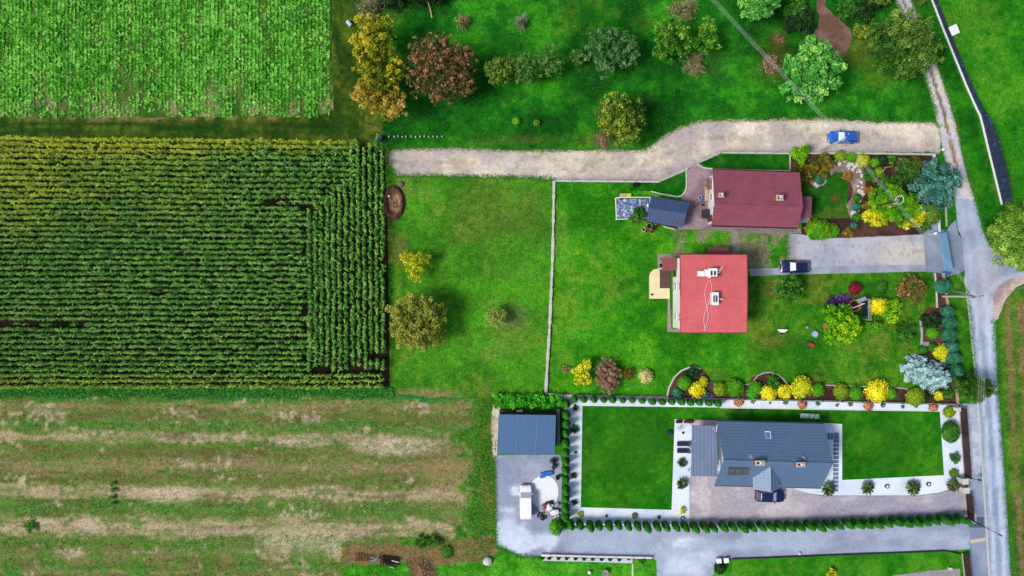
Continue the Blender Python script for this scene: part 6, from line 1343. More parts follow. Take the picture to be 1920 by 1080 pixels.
# heap of bags by the yard hedge: each sack its own thing
bagm = [M['white_paint'], solid('sack_grey', A(150, 150, 160), .6, .2), solid('sack_black', A(30, 30, 36), .4, .4), M['white_paint']]
for k in range(20):
    a = rs.uniform(1013, 1046); b = 944 + abs(rs.gauss(0, 12)) + (8 if a < 1022 else 0); b = min(b, 972); x, y = xy(a, b, .3); r__ = rs.uniform(.24, .5); d0 = CS_V * (.7 + .6 * vnoise(CS_V[:, 0] * 1.8 + k * 5, CS_V[:, 1] * 1.8 + CS_V[:, 2] * 1.5, 3))[:, None] * np.array([r__ * 1.3, r__, r__ * .6]); d0[:, 2] += r__ * .5
    mt_ = bagm[(0, 1, 2, 0, 0, 2, 1, 3)[k % 8]]; lbl = {0: 'white crumpled sack in the heap of rubbish by the yard hedge', 1: 'grey crumpled sack in the heap of rubbish by the yard hedge', 2: 'black shiny sack in the heap of rubbish by the yard hedge', 3: 'white crumpled sack in the heap of rubbish by the yard hedge'}[(0, 1, 2, 0, 0, 2, 1, 3)[k % 8]]
    tag(link('sack', np_mesh('sack', d0, CS_F, smooth=True), mt_, None, (x, y, .02 + (.25 if k % 3 == 0 else 0)), rs.random() * 6), lbl, 'sack', 'sacks in the rubbish heap')
box_thing('crate', 'dark red crate on top of the sack heap in the yard', 'crate', 1022.5, 950, (.55, .7, .45), solid('crate_red', A(150, 40, 58), .6, .25), z=.3, rz=.4)
box_thing('pallet_stack', 'narrow stack of grey boards between garage and hedge column', 'boards', 1047, 800, (.5, 5.2, .5), M['grey_render'], bevel=.02); box_thing('log_stack', 'dark timber stack behind the garage under the leafy hedge', 'timber', 949, 772.5, (2.1, .4, .7), M['bark']); box_thing('sheet_board', 'white board lying behind the garage under the leafy hedge', 'board', 974, 771.5, (.95, .45, .3), M['white_paint'], rz=.05)
# bottom edge
o = thing('harrow', 'rusty old harrow frame with a teal drawbar on the earth plot', 'harrow', (*xy(705, 1050, .5), .02), R(-8))
fm = MB(); rust = solid('rust', A(110, 56, 46), .85, .15, var=.3, scale=5)
for y_ in (-.42, 0, .42): fm.tube([(-3.1, y_, .45), (-.9, y_ * 1.0, .45)], .06, 5)
for i in range(6): fm.tube([(-3.05 + .42 * i, -.45, .45), (-3.05 + .42 * i, .45, .45)], .05, 5)
for i in range(6):
    for y_ in (-.42, 0, .42): fm.tube([(-3.05 + .42 * i, y_, .45), (-3.0 + .42 * i, y_, .02)], .03, 4)
fm.build('tine_frame', rust, o); k = MB().tube([(-.9, -.3, .5), (.1, .15, .6), (.3, .8, .7)], .08, 6).tube([(-.9, .3, .5), (.1, .15, .6)], .08, 6).tube([(-.4, -.5, .55), (.1, .2, .6)], .06, 6); k.build('drawbar', solid('teal_paint', A(96, 160, 168), .6, .3, var=.15), o)
k = MB(); 
for i in range(7): k.box((.75 + .38 * i, 0, .42), (.09, 1.25, .5), .12)
k.box((1.9, .62, .55), (2.6, .09, .09)); k.box((1.9, -.62, .55), (2.6, .09, .09)); k.build('roller', solid('dark_rust', A(64, 44, 42), .85, .15, var=.3, scale=5), o); MB().box((2.9, .28, .72), (1.1, .12, .08), R(-8)).build('board', M['pale_concrete'], o); MB().box((2.0, -.75, .3), (1.6, .12, .08), R(-10)).build('board', M['pale_concrete'], o)
x, y = xy(914, 1053, .4); d0 = CS_V * (.75 + .5 * vnoise(CS_V[:, 0] * 1.3 + 9, CS_V[:, 1] * 1.3 + CS_V[:, 2], 5))[:, None] * np.array([.75, .6, .5]); d0[:, 2] += .3
tag(link('boulder', np_mesh('boulder', d0, CS_F), M['pale_concrete'], None, (x, y, 0)), 'pale grey boulder on the bare earth left of the lawn', 'boulder')
tag(MB().tube([xy(905, 1003) + (.06,), xy(909, 1012) + (.1,)], .06, 5).build('fallen_branch', M['pale_wood']), 'short pale branch lying on the earth beside the yard', 'branch')
o = thing('satellite_dish', 'round grey satellite dish on the lawn at the bottom edge', 'satellite dish', (*xy(1135, 1075, .8), .02)); MB().lathe([(.02, .62), (.3, .66), (.5, .78), (.46, .8), (.28, .7), (.02, .66)], 20).build('dish', M['grey_render'], o, smooth=True); MB().tube([(0, 0, 0), (0, 0, .62)], .06, 6).build('stand', M['dark_metal'], o); MB().tube([(0, 0, .66), (.05, -.1, 1.0)], .05, 6).build('feed', M['black'], o)
box_thing('garden_lantern', 'small white lantern on the lawn left of the satellite dish', 'lantern', 1105, 1074, (.4, .4, .5), M['white_paint'])
def hive(label, px, py, mat):
    o = thing('beehive', label, 'beehive', (*xy(px, py, .5), .02), R(6)); MB().box((0, 0, .35), (.62, .62, .6)).build('box', mat, o, bevel=.02); MB().box((0, 0, .70), (.72, .72, .09)).build('lid', M['white_paint'], o, bevel=.02); MB().box((0, -.34, .1), (.6, .16, .05)).build('landing_board', M['pale_wood'], o)
hive('white lidded box by the dark corner shrub next to the lane', 1347.5, 1051, M['white_paint']); hive('cream lidded box right of the white lidded box', 1361, 1050, M['pale_wood'])
x, y = xy(1500, 1038.5, .3); tag(MB().lathe([(.22, 0), (.26, .2), (.12, .34)], 10).build('stone', M['pale_concrete'], None, (x, y, .02)), 'single white stone on the edge of the lane above the south lawn', 'stone')
tub('flower_pot', 'orange pot at the east end of the white planter strip', 'flower pot', 1179, 1047, .3, .4, M['terracotta'], M['soil'])
box_thing('step_block', 'small white block at the corner of the stone terrace by the south lawn', 'block', 1783, 1067, (.5, .4, .4), M['pale_concrete'])

# ------------------------------------------------------------------ trees of the orchard and lawns
T = tree
OG = 'orchard trees'
T('poplar', 'bright yellow tall tree at the top of the row beside the mown lane', 700, 72, 40, 9, 'yellow_poplar', [(-6, -22, 22, .1, .1), (-14, 2, 22, .08, .15), (10, 12, 24, .02, -.1), (-14, 30, 20, 0, 0), (4, -2, 22, 0, -.1), (14, 34, 18, -.1, -.2)], clump=.55, leaf=.14, tvar=.42, cl_dens=.62)
T('poplar', 'slim yellow tree right of the brightest yellow crown', 728, 52, 20, 8, 'yellow_poplar', [(0, -6, 12, .08, .1), (-6, 12, 12, 0, 0), (-8, 30, 11, -.1, -.1), (4, 4, 9, -.05, -.1)], clump=.46, leaf=.14, tvar=.42, cl_dens=.62)
T('poplar', 'yellow and olive tree in the middle of the row by the mown lane', 694, 128, 38, 8.5, 'yellow_poplar', [(-18, -20, 17, .05, .1), (8, -22, 18, .05, 0), (-12, 8, 18, 0, .15), (14, 8, 16, -.05, -.2), (0, -6, 22, -.1, -.3), (-4, 30, 20, -.05, 0), (16, 34, 18, -.1, -.15)], clump=.55, leaf=.14, tvar=.42, cl_dens=.62)
T('poplar', 'sparse yellow green tree between the lane row and the red brown crown', 738, 120, 24, 7.5, 'yellow_poplar', [(0, -18, 13, .05, -.1), (10, -2, 13, 0, 0), (-6, 14, 15, 0, .1), (6, 26, 13, -.05, -.1), (-12, 34, 14, -.1, -.15), (-16, -4, 12, -.1, -.2)], clump=.46, leaf=.14, tvar=.42, cl_dens=.62)
T('poplar', 'orange tinted tree at the lower left of the row by the mown lane', 688, 184, 30, 7.5, 'orange_poplar', [(-8, -4, 20, .05, .12), (8, 10, 17, 0, 0), (-2, -22, 15, 0, .15), (16, -6, 16, -.05, -.15), (24, 14, 14, -.1, -.2)], clump=.5, leaf=.14, tvar=.4, cl_dens=.62)
T('poplar', 'orange tipped tree at the bottom end of the row above the blue barrel', 740, 196, 30, 7.5, 'orange_poplar', [(6, 14, 17, .06, .15), (-8, 2, 15, 0, 0), (8, -20, 14, 0, -.05), (-12, 20, 13, -.05, .1), (0, -10, 16, -.05, -.2), (-20, 0, 13, -.1, -.15)], clump=.5, leaf=.14, tvar=.4, cl_dens=.62)
T('copper_tree', 'broad red brown tree with spiky outline next to the yellow row', 828, 130, 66, 9, 'red_brown', [(-4, -4, 48, .02, 0), (-22, -24, 30, .05, .12), (24, -18, 30, .0, .1), (-30, 22, 30, -.05, -.1), (20, 28, 32, -.05, .05), (44, -8, 24, -.1, -.1), (6, 40, 26, -.1, -.2), (2, -48, 22, -.1, -.25), (-40, -18, 22, -.08, 0), (46, 26, 18, -.1, -.05), (52, -36, 12, -.15, .1)], clump=.4, leaf=.15, tvar=.55, rag=1.0, cl_dens=.62, cover=1.25, inner=.22)
T('orchard_tree', 'olive green round tree right of the red brown tree', 938, 136, 34, 5.5, 'orchard_olive', clump=.5, tvar=.35, cover=1.2)
T('orchard_tree', 'thin blue green tree between the olive tree and the greyish tree', 986, 130, 34, 5.5, 'orchard', clump=.42, leaf=.13, tvar=.4, cover=.8, inner=.2)
T('orchard_tree', 'sparse greyish tree at the right end of the middle orchard group', 1028, 112, 34, 5.5, 'orchard', [(0, 0, 24, 0, .1), (8, -16, 17, 0, .15), (10, 14, 18, 0, .1), (-14, 12, 17, -.05, 0)], clump=.4, leaf=.12, tvar=.42, cover=.6, inner=.2)
T('apple_tree', 'dark green apple tree with a lobe to the right in the upper orchard', 1150, 92, 50, 6, 'apple_dark', [(-16, 0, 34, .05, 0), (-26, -18, 20, 0, .05), (26, -6, 26, 0, .1), (24, 14, 20, -.05, .2), (-14, 26, 22, -.1, .05), (0, -20, 18, 0, .1)], clump=.5, leaf=.14, tvar=.36, cover=1.25)
T('shrubby_tree', 'wispy low tree touching the left of the dark apple tree', 1082, 106, 16, 3.5, 'orchard', clump=.35, leaf=.11, cover=.6, trunk=.08)
T('walnut_tree', 'yellow green tree with finger like branch tips and a dark heart', 1272, 72, 48, 7, 'walnut', [(-32, -10, 20, 0, 0), (-12, -24, 20, .05, .05), (-20, 18, 22, 0, -.1), (8, -6, 16, 0, .1), (6, 20, 18, -.08, -.1), (-34, 24, 14, -.1, -.1)], clump=.5, leaf=.17, tvar=.36, rag=.6, cl_dens=.75)
T('walnut_tree', 'small bright tree with feathery tips right of the dark hearted tree', 1322, 70, 28, 6.5, 'walnut', [(4, -18, 14, .05, .1), (8, 8, 17, 0, 0), (-8, 6, 14, -.05, -.1), (0, 22, 10, -.08, -.1)], clump=.45, leaf=.16, tvar=.34, rag=.6, cl_dens=.75)
twigbush('bare_bush', 'pale tan bare bush below the feathery bright tree', 1304, 118, 27, 2.6, 'dry_twig', 620, .035, 160)
twigbush('bare_bush', 'grey tan bare bush at the top edge above the dark hearted tree', 1283, 14, 30, 3.0, 'dry_twig', 700, .035, 220)
twigbush('bare_bush', 'tan bare bush above the red brown tree', 868, 38, 19, 2.6, 'dry_twig', 520, .03, 100)
twigbush('bare_bush', 'grey bare bush with scattered twigs in the upper orchard', 977, 38, 18, 2.6, 'grey_twig', 460, .03)
twigbush('bare_bush', 'grey green bare bush at the top above the yellow row', 690, 12, 30, 3.2, 'dry_twig', 700, .035, 260)
scrub('hedge_bush', 'dark green bushes at the top edge right of the bare bush', 742, -8, 30, 3, 'dark', clump=.5)
scrub('hedge_bush', 'very dark bush row at the top edge above the orchard', 800, -16, 42, 3, 'dark', clump=.5)
T('two_tone_tree', 'yellow green tree with a dark shaded gap on its right side', 1164, 218, 55, 6.5, 'two_tone', [(-12, -26, 22, .08, .1), (-6, 0, 30, .05, .08), (-26, 4, 22, 0, -.1), (6, 24, 26, 0, .1), (24, 8, 22, -.05, -.2), (28, -16, 20, -.05, -.35), (20, 36, 16, -.1, .1), (-20, 24, 20, -.1, -.1)], clump=.5, leaf=.15, tvar=.34, cover=1.3)  # right-hand lobes tinted darker, painting the shaded gap into the leaves
twigbush('brush_pile', 'brown scrubby brush under the left side of the two coloured tree', 1130, 262, 22, .7, 'brown_twig', 420, .03, 60)
ball('sapling', 'brighter left one of the two tiny saplings in the orchard grass', 968, 227, 8, .8, 'lime_green', cat='sapling', cover=.9, lump=.35, group='tiny saplings'); ball('sapling', 'duller right one of the two tiny saplings in the orchard grass', 1007, 230, 7, .8, 'orchard_olive', cat='sapling', cover=.8, lump=.35, group='tiny saplings')
T('maple_tree', 'light green broad tree beneath the overhead cables', 1522, 131, 60, 8, 'fresh', [(-4, -30, 30, .08, .2), (-2, 2, 38, .05, .05), (-40, -8, 18, 0, 0), (28, -6, 28, 0, -.05), (36, 22, 20, -.05, -.1), (16, 34, 22, -.05, .15), (-6, 40, 20, -.05, .2), (-38, 36, 18, -.1, -.05), (-18, 14, 26, 0, -.1)], clump=.7, leaf=.2, tvar=.32)
T('maple_tree', 'light green tree cut by the top edge beside the cables', 1424, 4, 40, 7.5, 'fresh', clump=.65, leaf=.19, tvar=.3)
twigbush('russet_bush', 'russet brown bush at the left of the light green broad tree', 1448, 120, 22, 2.2, 'brown_twig', 420, .03, 300)
twigbush('bare_bush', 'small pink brown bush below the top light green tree', 1462, 72, 12, 1.4, 'brown_twig', 300, .03)
T('lime_tree', 'big dark green bushy tree overhanging the farm lane', 1690, 84, 66, 8.5, 'deep_green', [(18, 10, 46, .05, .1), (-4, -30, 34, .05, .12), (34, 28, 26, 0, 0), (8, 44, 24, -.05, -.1), (-28, 10, 30, -.05, -.15), (-34, -22, 26, -.1, -.1), (28, -26, 26, 0, .1), (40, 4, 24, 0, .05)], clump=.6, leaf=.16, tvar=.36, cover=1.4)
for k, (a, b, r_, h_, pl_, lb) in enumerate(((1500, 44, 34, 2.6, 'dark', 'dark bush left of the pink dirt patch'), (1492, 12, 26, 2.6, 'scrub_green', 'green bush at the top edge beside the pink dirt patch'), (1512, 84, 18, 1.6, 'scrub_green', 'low bush at the lower left of the pink dirt patch'), (1585, 14, 26, 2.4, 'scrub_green', 'green bush at the top right of the pink dirt patch'), (1622, 20, 26, 2.8, 'dark', 'dark bush at the top between dirt patch and big lane tree'),
                                              (1612, 56, 20, 1.6, 'two_tone', 'yellowish low bush right of the pink dirt patch'), (1650, -4, 28, 3, 'deep_green', 'bush cut by the top edge left of the farm lane'), (1726, 0, 14, 2.2, 'deep_green', 'small bush at the top edge right of the farm lane'), (1640, 58, 24, 2.4, 'deep_green', 'dark bush leaning on the left of the big lane tree'))):
    scrub('bush', lb, a, b, r_, h_, pl_, clump=.4, tvar=.36, group='bushes round the dirt patch')
T('conifer', 'big feathery yellow green conifer cut by the right edge above the junction', 1912, 438, 64, 9, 'conifer_edge', [(0, 0, 48, .1, 0), (-22, -26, 26, 0, -.1), (-32, 8, 24, -.05, .05), (-14, 36, 28, -.05, .15), (20, -30, 30, 0, -.05), (24, 30, 30, 0, .1), (-36, -8, 16, -.1, .1)], clump=.6, leaf=.2, wr=.32, tvar=.34, rag=.5)
scrub('bush', 'feathery yellow green bush at the right edge in front of the junction', 1914, 492, 18, 2, 'conifer_edge', leaf=.16, wr=.3)
T('lawn_tree', 'round golden olive tree beside the corn field', 782, 605, 58, 6.5, 'olive_gold', [(0, 0, 44, .05, 0), (-26, -14, 28, 0, .1), (-22, 20, 28, -.02, .15), (22, -22, 28, 0, .05), (24, 16, 28, -.03, -.12), (0, 32, 24, -.06, .1), (-2, -32, 24, 0, .1)], clump=.55, leaf=.15, tvar=.28, cover=1.4)
T('lawn_tree', 'small bright yellow tree on the lawn near the corn field', 778, 497, 31, 4, 'sapling_yellow', [(-4, 4, 15, .05, .1), (-12, -14, 12, 0, .1), (10, -14, 12, 0, -.05), (4, 20, 14, -.05, 0), (22, -14, 8, -.1, 0), (-20, -12, 8, -.1, .05)], clump=.36, leaf=.13, tvar=.3, cover=1.0, rag=.6, trunk=.09)
T('lawn_tree', 'thin pale green young tree alone in the middle of the lawn', 930, 595, 24, 3.2, 'pale_sapling', clump=.32, leaf=.1, tvar=.3, cover=.6, inner=.15, trunk=.07)
T('lawn_tree', 'yellow shrub like tree left of the bare brown bush', 1094, 697, 24, 3.2, 'gold', [(4, -12, 13, .05, .1), (-6, 2, 14, 0, 0), (6, 12, 12, -.05, 0), (-10, 14, 9, -.05, -.1)], clump=.36, leaf=.13, tvar=.26, cover=1.4, trunk=.08)
scrub('bare_bush', 'bushy brown bare shrub right of the yellow tree above the thuja row', 1137, 702, 28, 2.8, 'brown_twig', lobes=[(-4, -14, 18, .05, .05), (6, 2, 20, 0, 0), (-8, 10, 17, -.05, -.05), (6, 20, 15, -.1, .05), (12, -10, 14, -.05, 0)], clump=.26, leaf=.13, wr=.16, cover=1.6, rag=.8, tvar=.4)
twigbush('bare_bush', 'small dark bushy shrub between brown and cream shrubs', 1180, 701, 14, 1.2, 'mixed_bed', 400, .03, 420)
ball('cream_shrub', 'round cream flowering shrub on the lawn above the thuja row', 1211, 706, 14, 1.2, 'cream', leaf=.10, tvar=.4, lump=.2)
twigbush('bare_bush', 'very small dark bare bush on the lawn left of the yellow tree', 1062, 692, 9, .8, 'brown_twig', 220, .03, 60)

# ------------------------------------------------------------------ the garden of the maroon-roofed house
scrub('conifer_shrub', 'bright green feathery shrub at the corner beside the gravel track', 1503, 288, 23, 3, 'lime_green', leaf=.13, wr=.4)
scrub('mixed_shrub', 'brownish green low bushes under the bright green corner shrub', 1540, 310, 26, 1.8, 'mixed_bed', tvar=.4)
scrub('mixed_shrub', 'reddish brown bush touching the white pavement by the maroon roof', 1507, 322, 24, 1.5, 'mixed_bed', tvar=.4)
ball('shrub', 'small olive bush left of the yellow ball shrub by the track', 1577, 292, 11, 1, 'ball_olive'); ball('shrub', 'green bush between the olive bush and the yellow ball by the track', 1598, 294, 10, 1, 'ball_green')
ball('shrub', 'bright yellow green ball shrub under the cables by the track', 1619, 300, 12, 1.3, 'sapling_yellow', leaf=.12, lump=.25)
ball('shrub', 'green bush just right of the yellow ball shrub by the track', 1641, 304, 9, 1, 'ball_green'); ball('shrub', 'dark round bush left of the tall dark shrub', 1656, 301, 10, 1.1, 'dark', lump=.2)
scrub('tall_shrub', 'tall dark green shrub left of the blue spruce', 1691, 322, 32, 3.4, 'scrub_green', [(8, -12, 18, .05, 0), (-4, 8, 16, 0, -.1), (-10, 26, 14, -.1, -.15), (12, 6, 14, 0, -.1)], tvar=.3) if False else scrub('tall_shrub', 'tall dark green shrub left of the blue spruce', 1691, 322, 32, 3.4, 'deep_green', lobes=[(8, -12, 20, .05, -.1), (-6, 8, 17, 0, -.15), (-12, 26, 14, -.1, -.2), (12, 6, 16, 0, -.15)], tvar=.28)
scrub('shrub', 'orange flowering bush inside the curve of the stone path', 1588, 330, 12, .9, 'rust_garden', tvar=.4, clump=.3); ball('shrub', 'yellow bush with a pale stand beside it', 1649, 322, 9, .9, 'ball_olive', lump=.25)
scrub('shrub', 'dark green bush right of the curved stone path under the cables', 1630, 328, 16, 1.4, 'scrub_green', clump=.32)
scrub('shrub', 'rusty orange bush between the stone path and the big feathery shrub', 1630, 358, 12, 1, 'rust_garden', clump=.3, tvar=.4); scrub('shrub', 'dark red brown bush below the rusty orange bush', 1624, 385, 11, 1, 'mixed_bed', clump=.3)
T('feathery_shrub', 'big bright green feathery shrub below the garden power pole', 1675, 384, 50, 4, 'lime_green', [(-22, -6, 22, 0, -.05), (0, -18, 20, .05, 0), (22, 0, 22, 0, 0), (10, 16, 22, 0, -.1), (36, 12, 16, -.05, .05), (-6, 8, 24, .05, -.1), (-34, 0, 12, -.1, 0)], clump=.5, leaf=.18, wr=.32, tvar=.3, rag=.5, trunk=.1)
scrub('gold_shrub', 'bright yellow feathery shrub above the gravel driveway', 1645, 409, 28, 2.2, 'gold', leaf=.15, wr=.4, clump=.4, tvar=.36)
scrub('gold_shrub', 'yellow feathery bush between the big green shrub and the blue gate', 1712, 412, 22, 2.0, 'gold', leaf=.15, wr=.4, clump=.4, tvar=.4, lobes=[(-14, 8, 12, 0, 0), (10, -2, 14, 0, 0), (2, 6, 12, 0, -.2), (22, -6, 7, -.1, .1)])
o = plant_root('yew_shrub', 'broad green conifer bush with a dark cleft by the driveway', 'shrub', 1543, 430, 1.2); k_ = 1 / S
for dx, dy, r_, ry_ in ((-8, 1, 24, 19), (20, 2, 12, 13)):
    me = ball_mesh('foliage', r_ * k_, 2.3 if r_ > 15 else 1.6, sd_(), .11, .22, 1.6, ry=ry_ * k_, wr=.4); link('foliage', me, PAL['lime_green'], o, (dx * k_, -dy * k_, 0))
for a, b, r_, h_, pl_, lb in ((1607, 371, 7, .8, 'scrub_green', 'small round green bush in the stones above the bluish one'), (1607, 387, 8, .9, 'bluegreen', 'small round blue green bush beside the stone path end'), (1607, 407, 9, .6, 'scrub_green', 'flat green bush at the foot of the stone path'), (1602, 422, 6, .6, 'bluegreen', 'tiny blue green bush on the mulch by the driveway'), (1746, 400, 20, 1.6, 'orchard_olive', 'dark olive round bush under the blue spruce'), (1537, 335, 10, .6, 'bluegreen', 'low grey green plant on the rocks beside the garden lawn'), (1549, 330, 8, .5, 'scrub_green', 'low green plant on the rocks at the top of the garden lawn')):
    ball('shrub', lb, a, b, r_, h_, pl_, lump=.25, leaf=.1)
for a, b, r_, h_, pl_, lb in ((1722, 372, 22, 1.6, 'dark', 'dark shrub in the bed between feathery shrub and blue spruce'), (1718, 306, 15, 1.3, 'mixed_bed', 'brownish low shrub by the plinth fence above the blue spruce'), (1700, 350, 18, 1.5, 'dark', 'dark low shrub under the tall dark shrub'), (1658, 346, 17, 1.3, 'scrub_green', 'green low shrub under the cables above the feathery shrub'),
                              (1640, 374, 10, .9, 'mixed_bed', 'rusty green low shrub at the left edge of the feathery shrub'), (1672, 300, 10, 1.0, 'scrub_green', 'small green shrub by the fence left of the tall dark shrub'), (1735, 422, 13, .9, 'scrub_green', 'low green shrub at the driveway end of the garden bed'), (1590, 436, 12, .5, 'mixed_bed', 'low brownish plants on the mulch beside the broad conifer bush')):
    scrub('bed_shrub', lb, a, b, r_, h_, pl_, clump=.32, tvar=.34, group='filling shrubs of the garden bed')
scrub('dark_shrub', 'dark green bush between the cold frame and the navy shed', 1194, 404, 19, 2.4, 'scrub_green', clump=.34, leaf=.12)
def spruce(label, px, py, rpx, h, pal_, name='spruce_tree', lobes=((0, 0, 1),), **kw):
    ro = plant_root(name, label, 'tree', px, py, h * .4); k = (1 - h * .35 / H) / S; Vs = []; Ts = []
    for dx, dy, f in lobes:
        V, T_ = spruce_arrays(rpx * k * f, h * (.8 + .2 * f), sd_(), ctr=(dx * k, -dy * k), **kw); Vs.append(V); Ts.append(T_)
    link('crown', foliage_mesh('crown', np.concatenate(Vs), np.concatenate(Ts)), PAL[pal_], ro)
    for dx, dy, f in lobes: MB().tube([(dx * k, -dy * k, -.05), (dx * k, -dy * k, h * .85 * f)], [.16, .03], 8).build('trunk', M['bark'], ro, smooth=True)
spruce('large blue green spruce between the garden bed and the farm lane', 1761, 343, 49, 7.5, 'blue_spruce', leaf=.15, whorls=10, per=10, cover=1.2)
spruce('silvery blue spruce with two tops at the corner of the lawn', 1742, 697, 30, 4.6, 'silver_spruce', lobes=((-18, -6, .92), (14, 10, 1.05)), leaf=.12, whorls=9, per=9, cover=1.2)

# ------------------------------------------------------------------ the garden of the coral house
T('lawn_tree', 'thin leafy dark green tree on the lawn below the navy saloon', 1480, 541, 30, 4.5, 'scrub_green', clump=.4, leaf=.14, tvar=.34, cover=.9, trunk=.1)
ball('maroon_shrub', 'round maroon bush on the lawn above the garden well', 1604, 541, 12, 1.2, 'maroon', leaf=.09, lump=.2); ball('shrub', 'small faint green bush on the lawn left of the rusty shrub', 1654, 538, 12, .7, 'scrub_green', cover=1.0, lump=.3)
scrub('lavender', 'purple flowering low shrub left of the garden well', 1572, 564, 20, .9, 'purple', clump=.28, tvar=.45, leaf=.1, lobes=[(-12, 2, 12, 0, 0), (4, -2, 12, 0, 0), (16, -4, 9, 0, .1), (-2, 10, 10, 0, -.2)])
T('lawn_tree', 'lime green round tree with big leaves below the garden well', 1578, 607, 40, 4.6, 'lime_green', [(0, 0, 26, .05, .1), (-18, -16, 18, 0, -.05), (14, 14, 20, 0, .15), (20, -6, 14, -.05, -.05), (-14, 16, 20, -.02, .05), (-30, -24, 8, -.1, -.05), (4, -24, 12, 0, -.1)], clump=.42, leaf=.19, tvar=.3, trunk=.1)
ball('gold_shrub', 'brightest yellow ball shrub in the lawn garden', 1646, 574, 16, 1.8, 'bright_yellow', leaf=.12, lump=.3, tvar=.4)
scrub('shrub', 'green leafy shrub right of the brightest yellow ball', 1670, 580, 26, 2.2, 'lime_green', clump=.38, leaf=.15); scrub('shrub', 'small green shrub below the brightest yellow ball', 1637, 612, 17, 1.6, 'ball_green', clump=.34)
scrub('rusty_shrub', 'big rusty orange and green shrub near the blue gate', 1709, 542, 33, 2.6, 'rust', clump=.4, leaf=.13, tvar=.46); scrub('shrub', 'dark green loose shrub on the lawn left of the black conifer', 1698, 621, 24, 2, 'scrub_green', clump=.4, tvar=.34)
scrub('dark_conifer', 'nearly black round conifer in the bed beside the blue green balls', 1745, 603, 22, 3.0, 'dark', clump=.3, leaf=.12, wr=.4, cover=1.8); ball('shrub', 'bright green round bush at the foot of the black conifer', 1749, 624, 12, 1, 'ball_green'); 
for a, b, r_, lb in ((1732, 655, 8, 'small green bush above the silver spruce on the path edge'), (1748, 651, 8, 'small dark bush left of the yellow bush by the conifer row')): ball('shrub', lb, a, b, r_, .8, 'scrub_green', lump=.25)
ball('gold_shrub', 'yellow bush between the silver spruce and the conifer row', 1768, 661, 15, 1.5, 'gold', lump=.25, leaf=.11)
CB = ((1770, 537, 15, 'first'), (1778, 584, 11.5, 'second'), (1779, 604, 14, 'third'), (1781, 628, 14.5, 'fourth'), (1786, 650, 11.5, 'fifth'), (1788, 671, 14, 'sixth'), (1792, 696, 14.5, 'seventh'))
for a, b, r_, o_ in CB: ball('conifer_ball', o_ + ' blue green clipped conifer from the blue gate along the road verge', a, b, r_, 2.3, 'bluegreen', group='row of clipped blue green conifers', leaf=.09, lump=.1, wr=.4, rypx=r_ * .9)
T('verge_tree', 'dark green ragged tree overhanging the road under the cables', 1828, 728, 40, 5, 'deep_green', [(-14, 2, 22, 0, -.15), (6, -10, 14, .05, -.15), (26, 2, 14, 0, -.1), (10, 10, 16, 0, -.2), (-26, -4, 14, -.05, -.1), (16, -2, 16, 0, -.1), (-4, -6, 18, 0, -.15)], clump=.4, leaf=.15, wr=.4, tvar=.28, rag=.6, cover=1.3)
# border of clipped and golden shrubs
for a, b, r_, h_, pl_, lb in ((1284, 718, 13, 1.3, 'ball_green', 'clipped lime green ball inside the half moon bed'), (1308, 732, 13.5, 1.2, 'bright_yellow', 'bright yellow ball in the half moon bed'), (1319, 716, 9, .9, 'sapling_yellow', 'small olive yellow bush right of the lime ball in the half moon bed'), (1271, 737, 10, .7, 'bluegreen', 'flat bluish plant at the left foot of the half moon bed'), (1322, 740, 8, .6, 'bluegreen', 'flat bluish plant right of the yellow ball in the half moon bed'), (1298, 702, 19, .9, 'dark', 'dark low leafy plant at the top of the half moon bed'),
                              (1337, 742, 7, .5, 'purple', 'small purple plant between half moon bed and olive ball'), (1351, 730, 13, 1.3, 'ball_olive', 'olive green clipped ball right of the half moon bed'), (1378, 728, 17, 1.6, 'ball_green', 'big fresh green ball second from the half moon bed'), (1417, 727, 12, 1.2, 'ball_green', 'green ball left of the dark leafy bush under the arched kerb'), (1411, 738, 11, .7, 'hedge', 'low green mound below the ball under the arched kerb'), (1449, 717, 19, 1.3, 'scrub_green', 'dark leafy bush under the arched kerb'),
                              (1440, 737, 14, 1.4, 'bright_yellow', 'left yellow ball under the arched kerb'), (1472, 734, 14, 1.4, 'bright_yellow', 'yellow ball directly left of the large yellow pair bush'), (1503, 727, 20, 1.8, 'gold', 'large golden bush in the border left of the lime green pair'), (1534, 731, 13, 1.3, 'ball_green', 'green bush behind the large golden bush on its right'), (1578, 735, 15, 1.4, 'ball_olive', 'lime green ball left of its darker twin in the border'), (1605, 737, 13, 1.3, 'ball_green', 'darker green ball right of the lime green ball in the border'),
                              (1646, 733, 20, 1.8, 'bright_yellow', 'largest bright yellow bush in the east of the border'), (1671, 738, 11, 1.3, 'ball_green', 'green ball tucked behind the largest bright yellow bush'), (1717, 744, 17, 1.5, 'ball_olive', 'olive feathery bush near the east end of the border'), (1741, 741, 13, 1.2, 'dark', 'dark bush between the olive bush and the last yellow bush'), (1760, 742, 9, 1.0, 'bright_yellow', 'last small yellow bush at the east end of the border'), (1777, 738, 13, 1.2, 'scrub_green', 'loose green bush under the silver spruce beside the wooden fence')):
    if pl_ in ('dark', 'scrub_green'): scrub('border_shrub', lb, a, b, r_, h_, pl_, group='border shrubs above the white gravel', clump=.28, leaf=.12, tvar=.36)
    else: ball('border_shrub', lb, a, b, r_, h_, pl_, group='border shrubs above the white gravel', leaf=.10 if 'yellow' not in pl_ and pl_ != 'gold' else .13, lump=.12 if pl_ in ('ball_green', 'ball_olive') else .28, tvar=.3 if pl_ not in ('bright_yellow', 'gold') else .58)

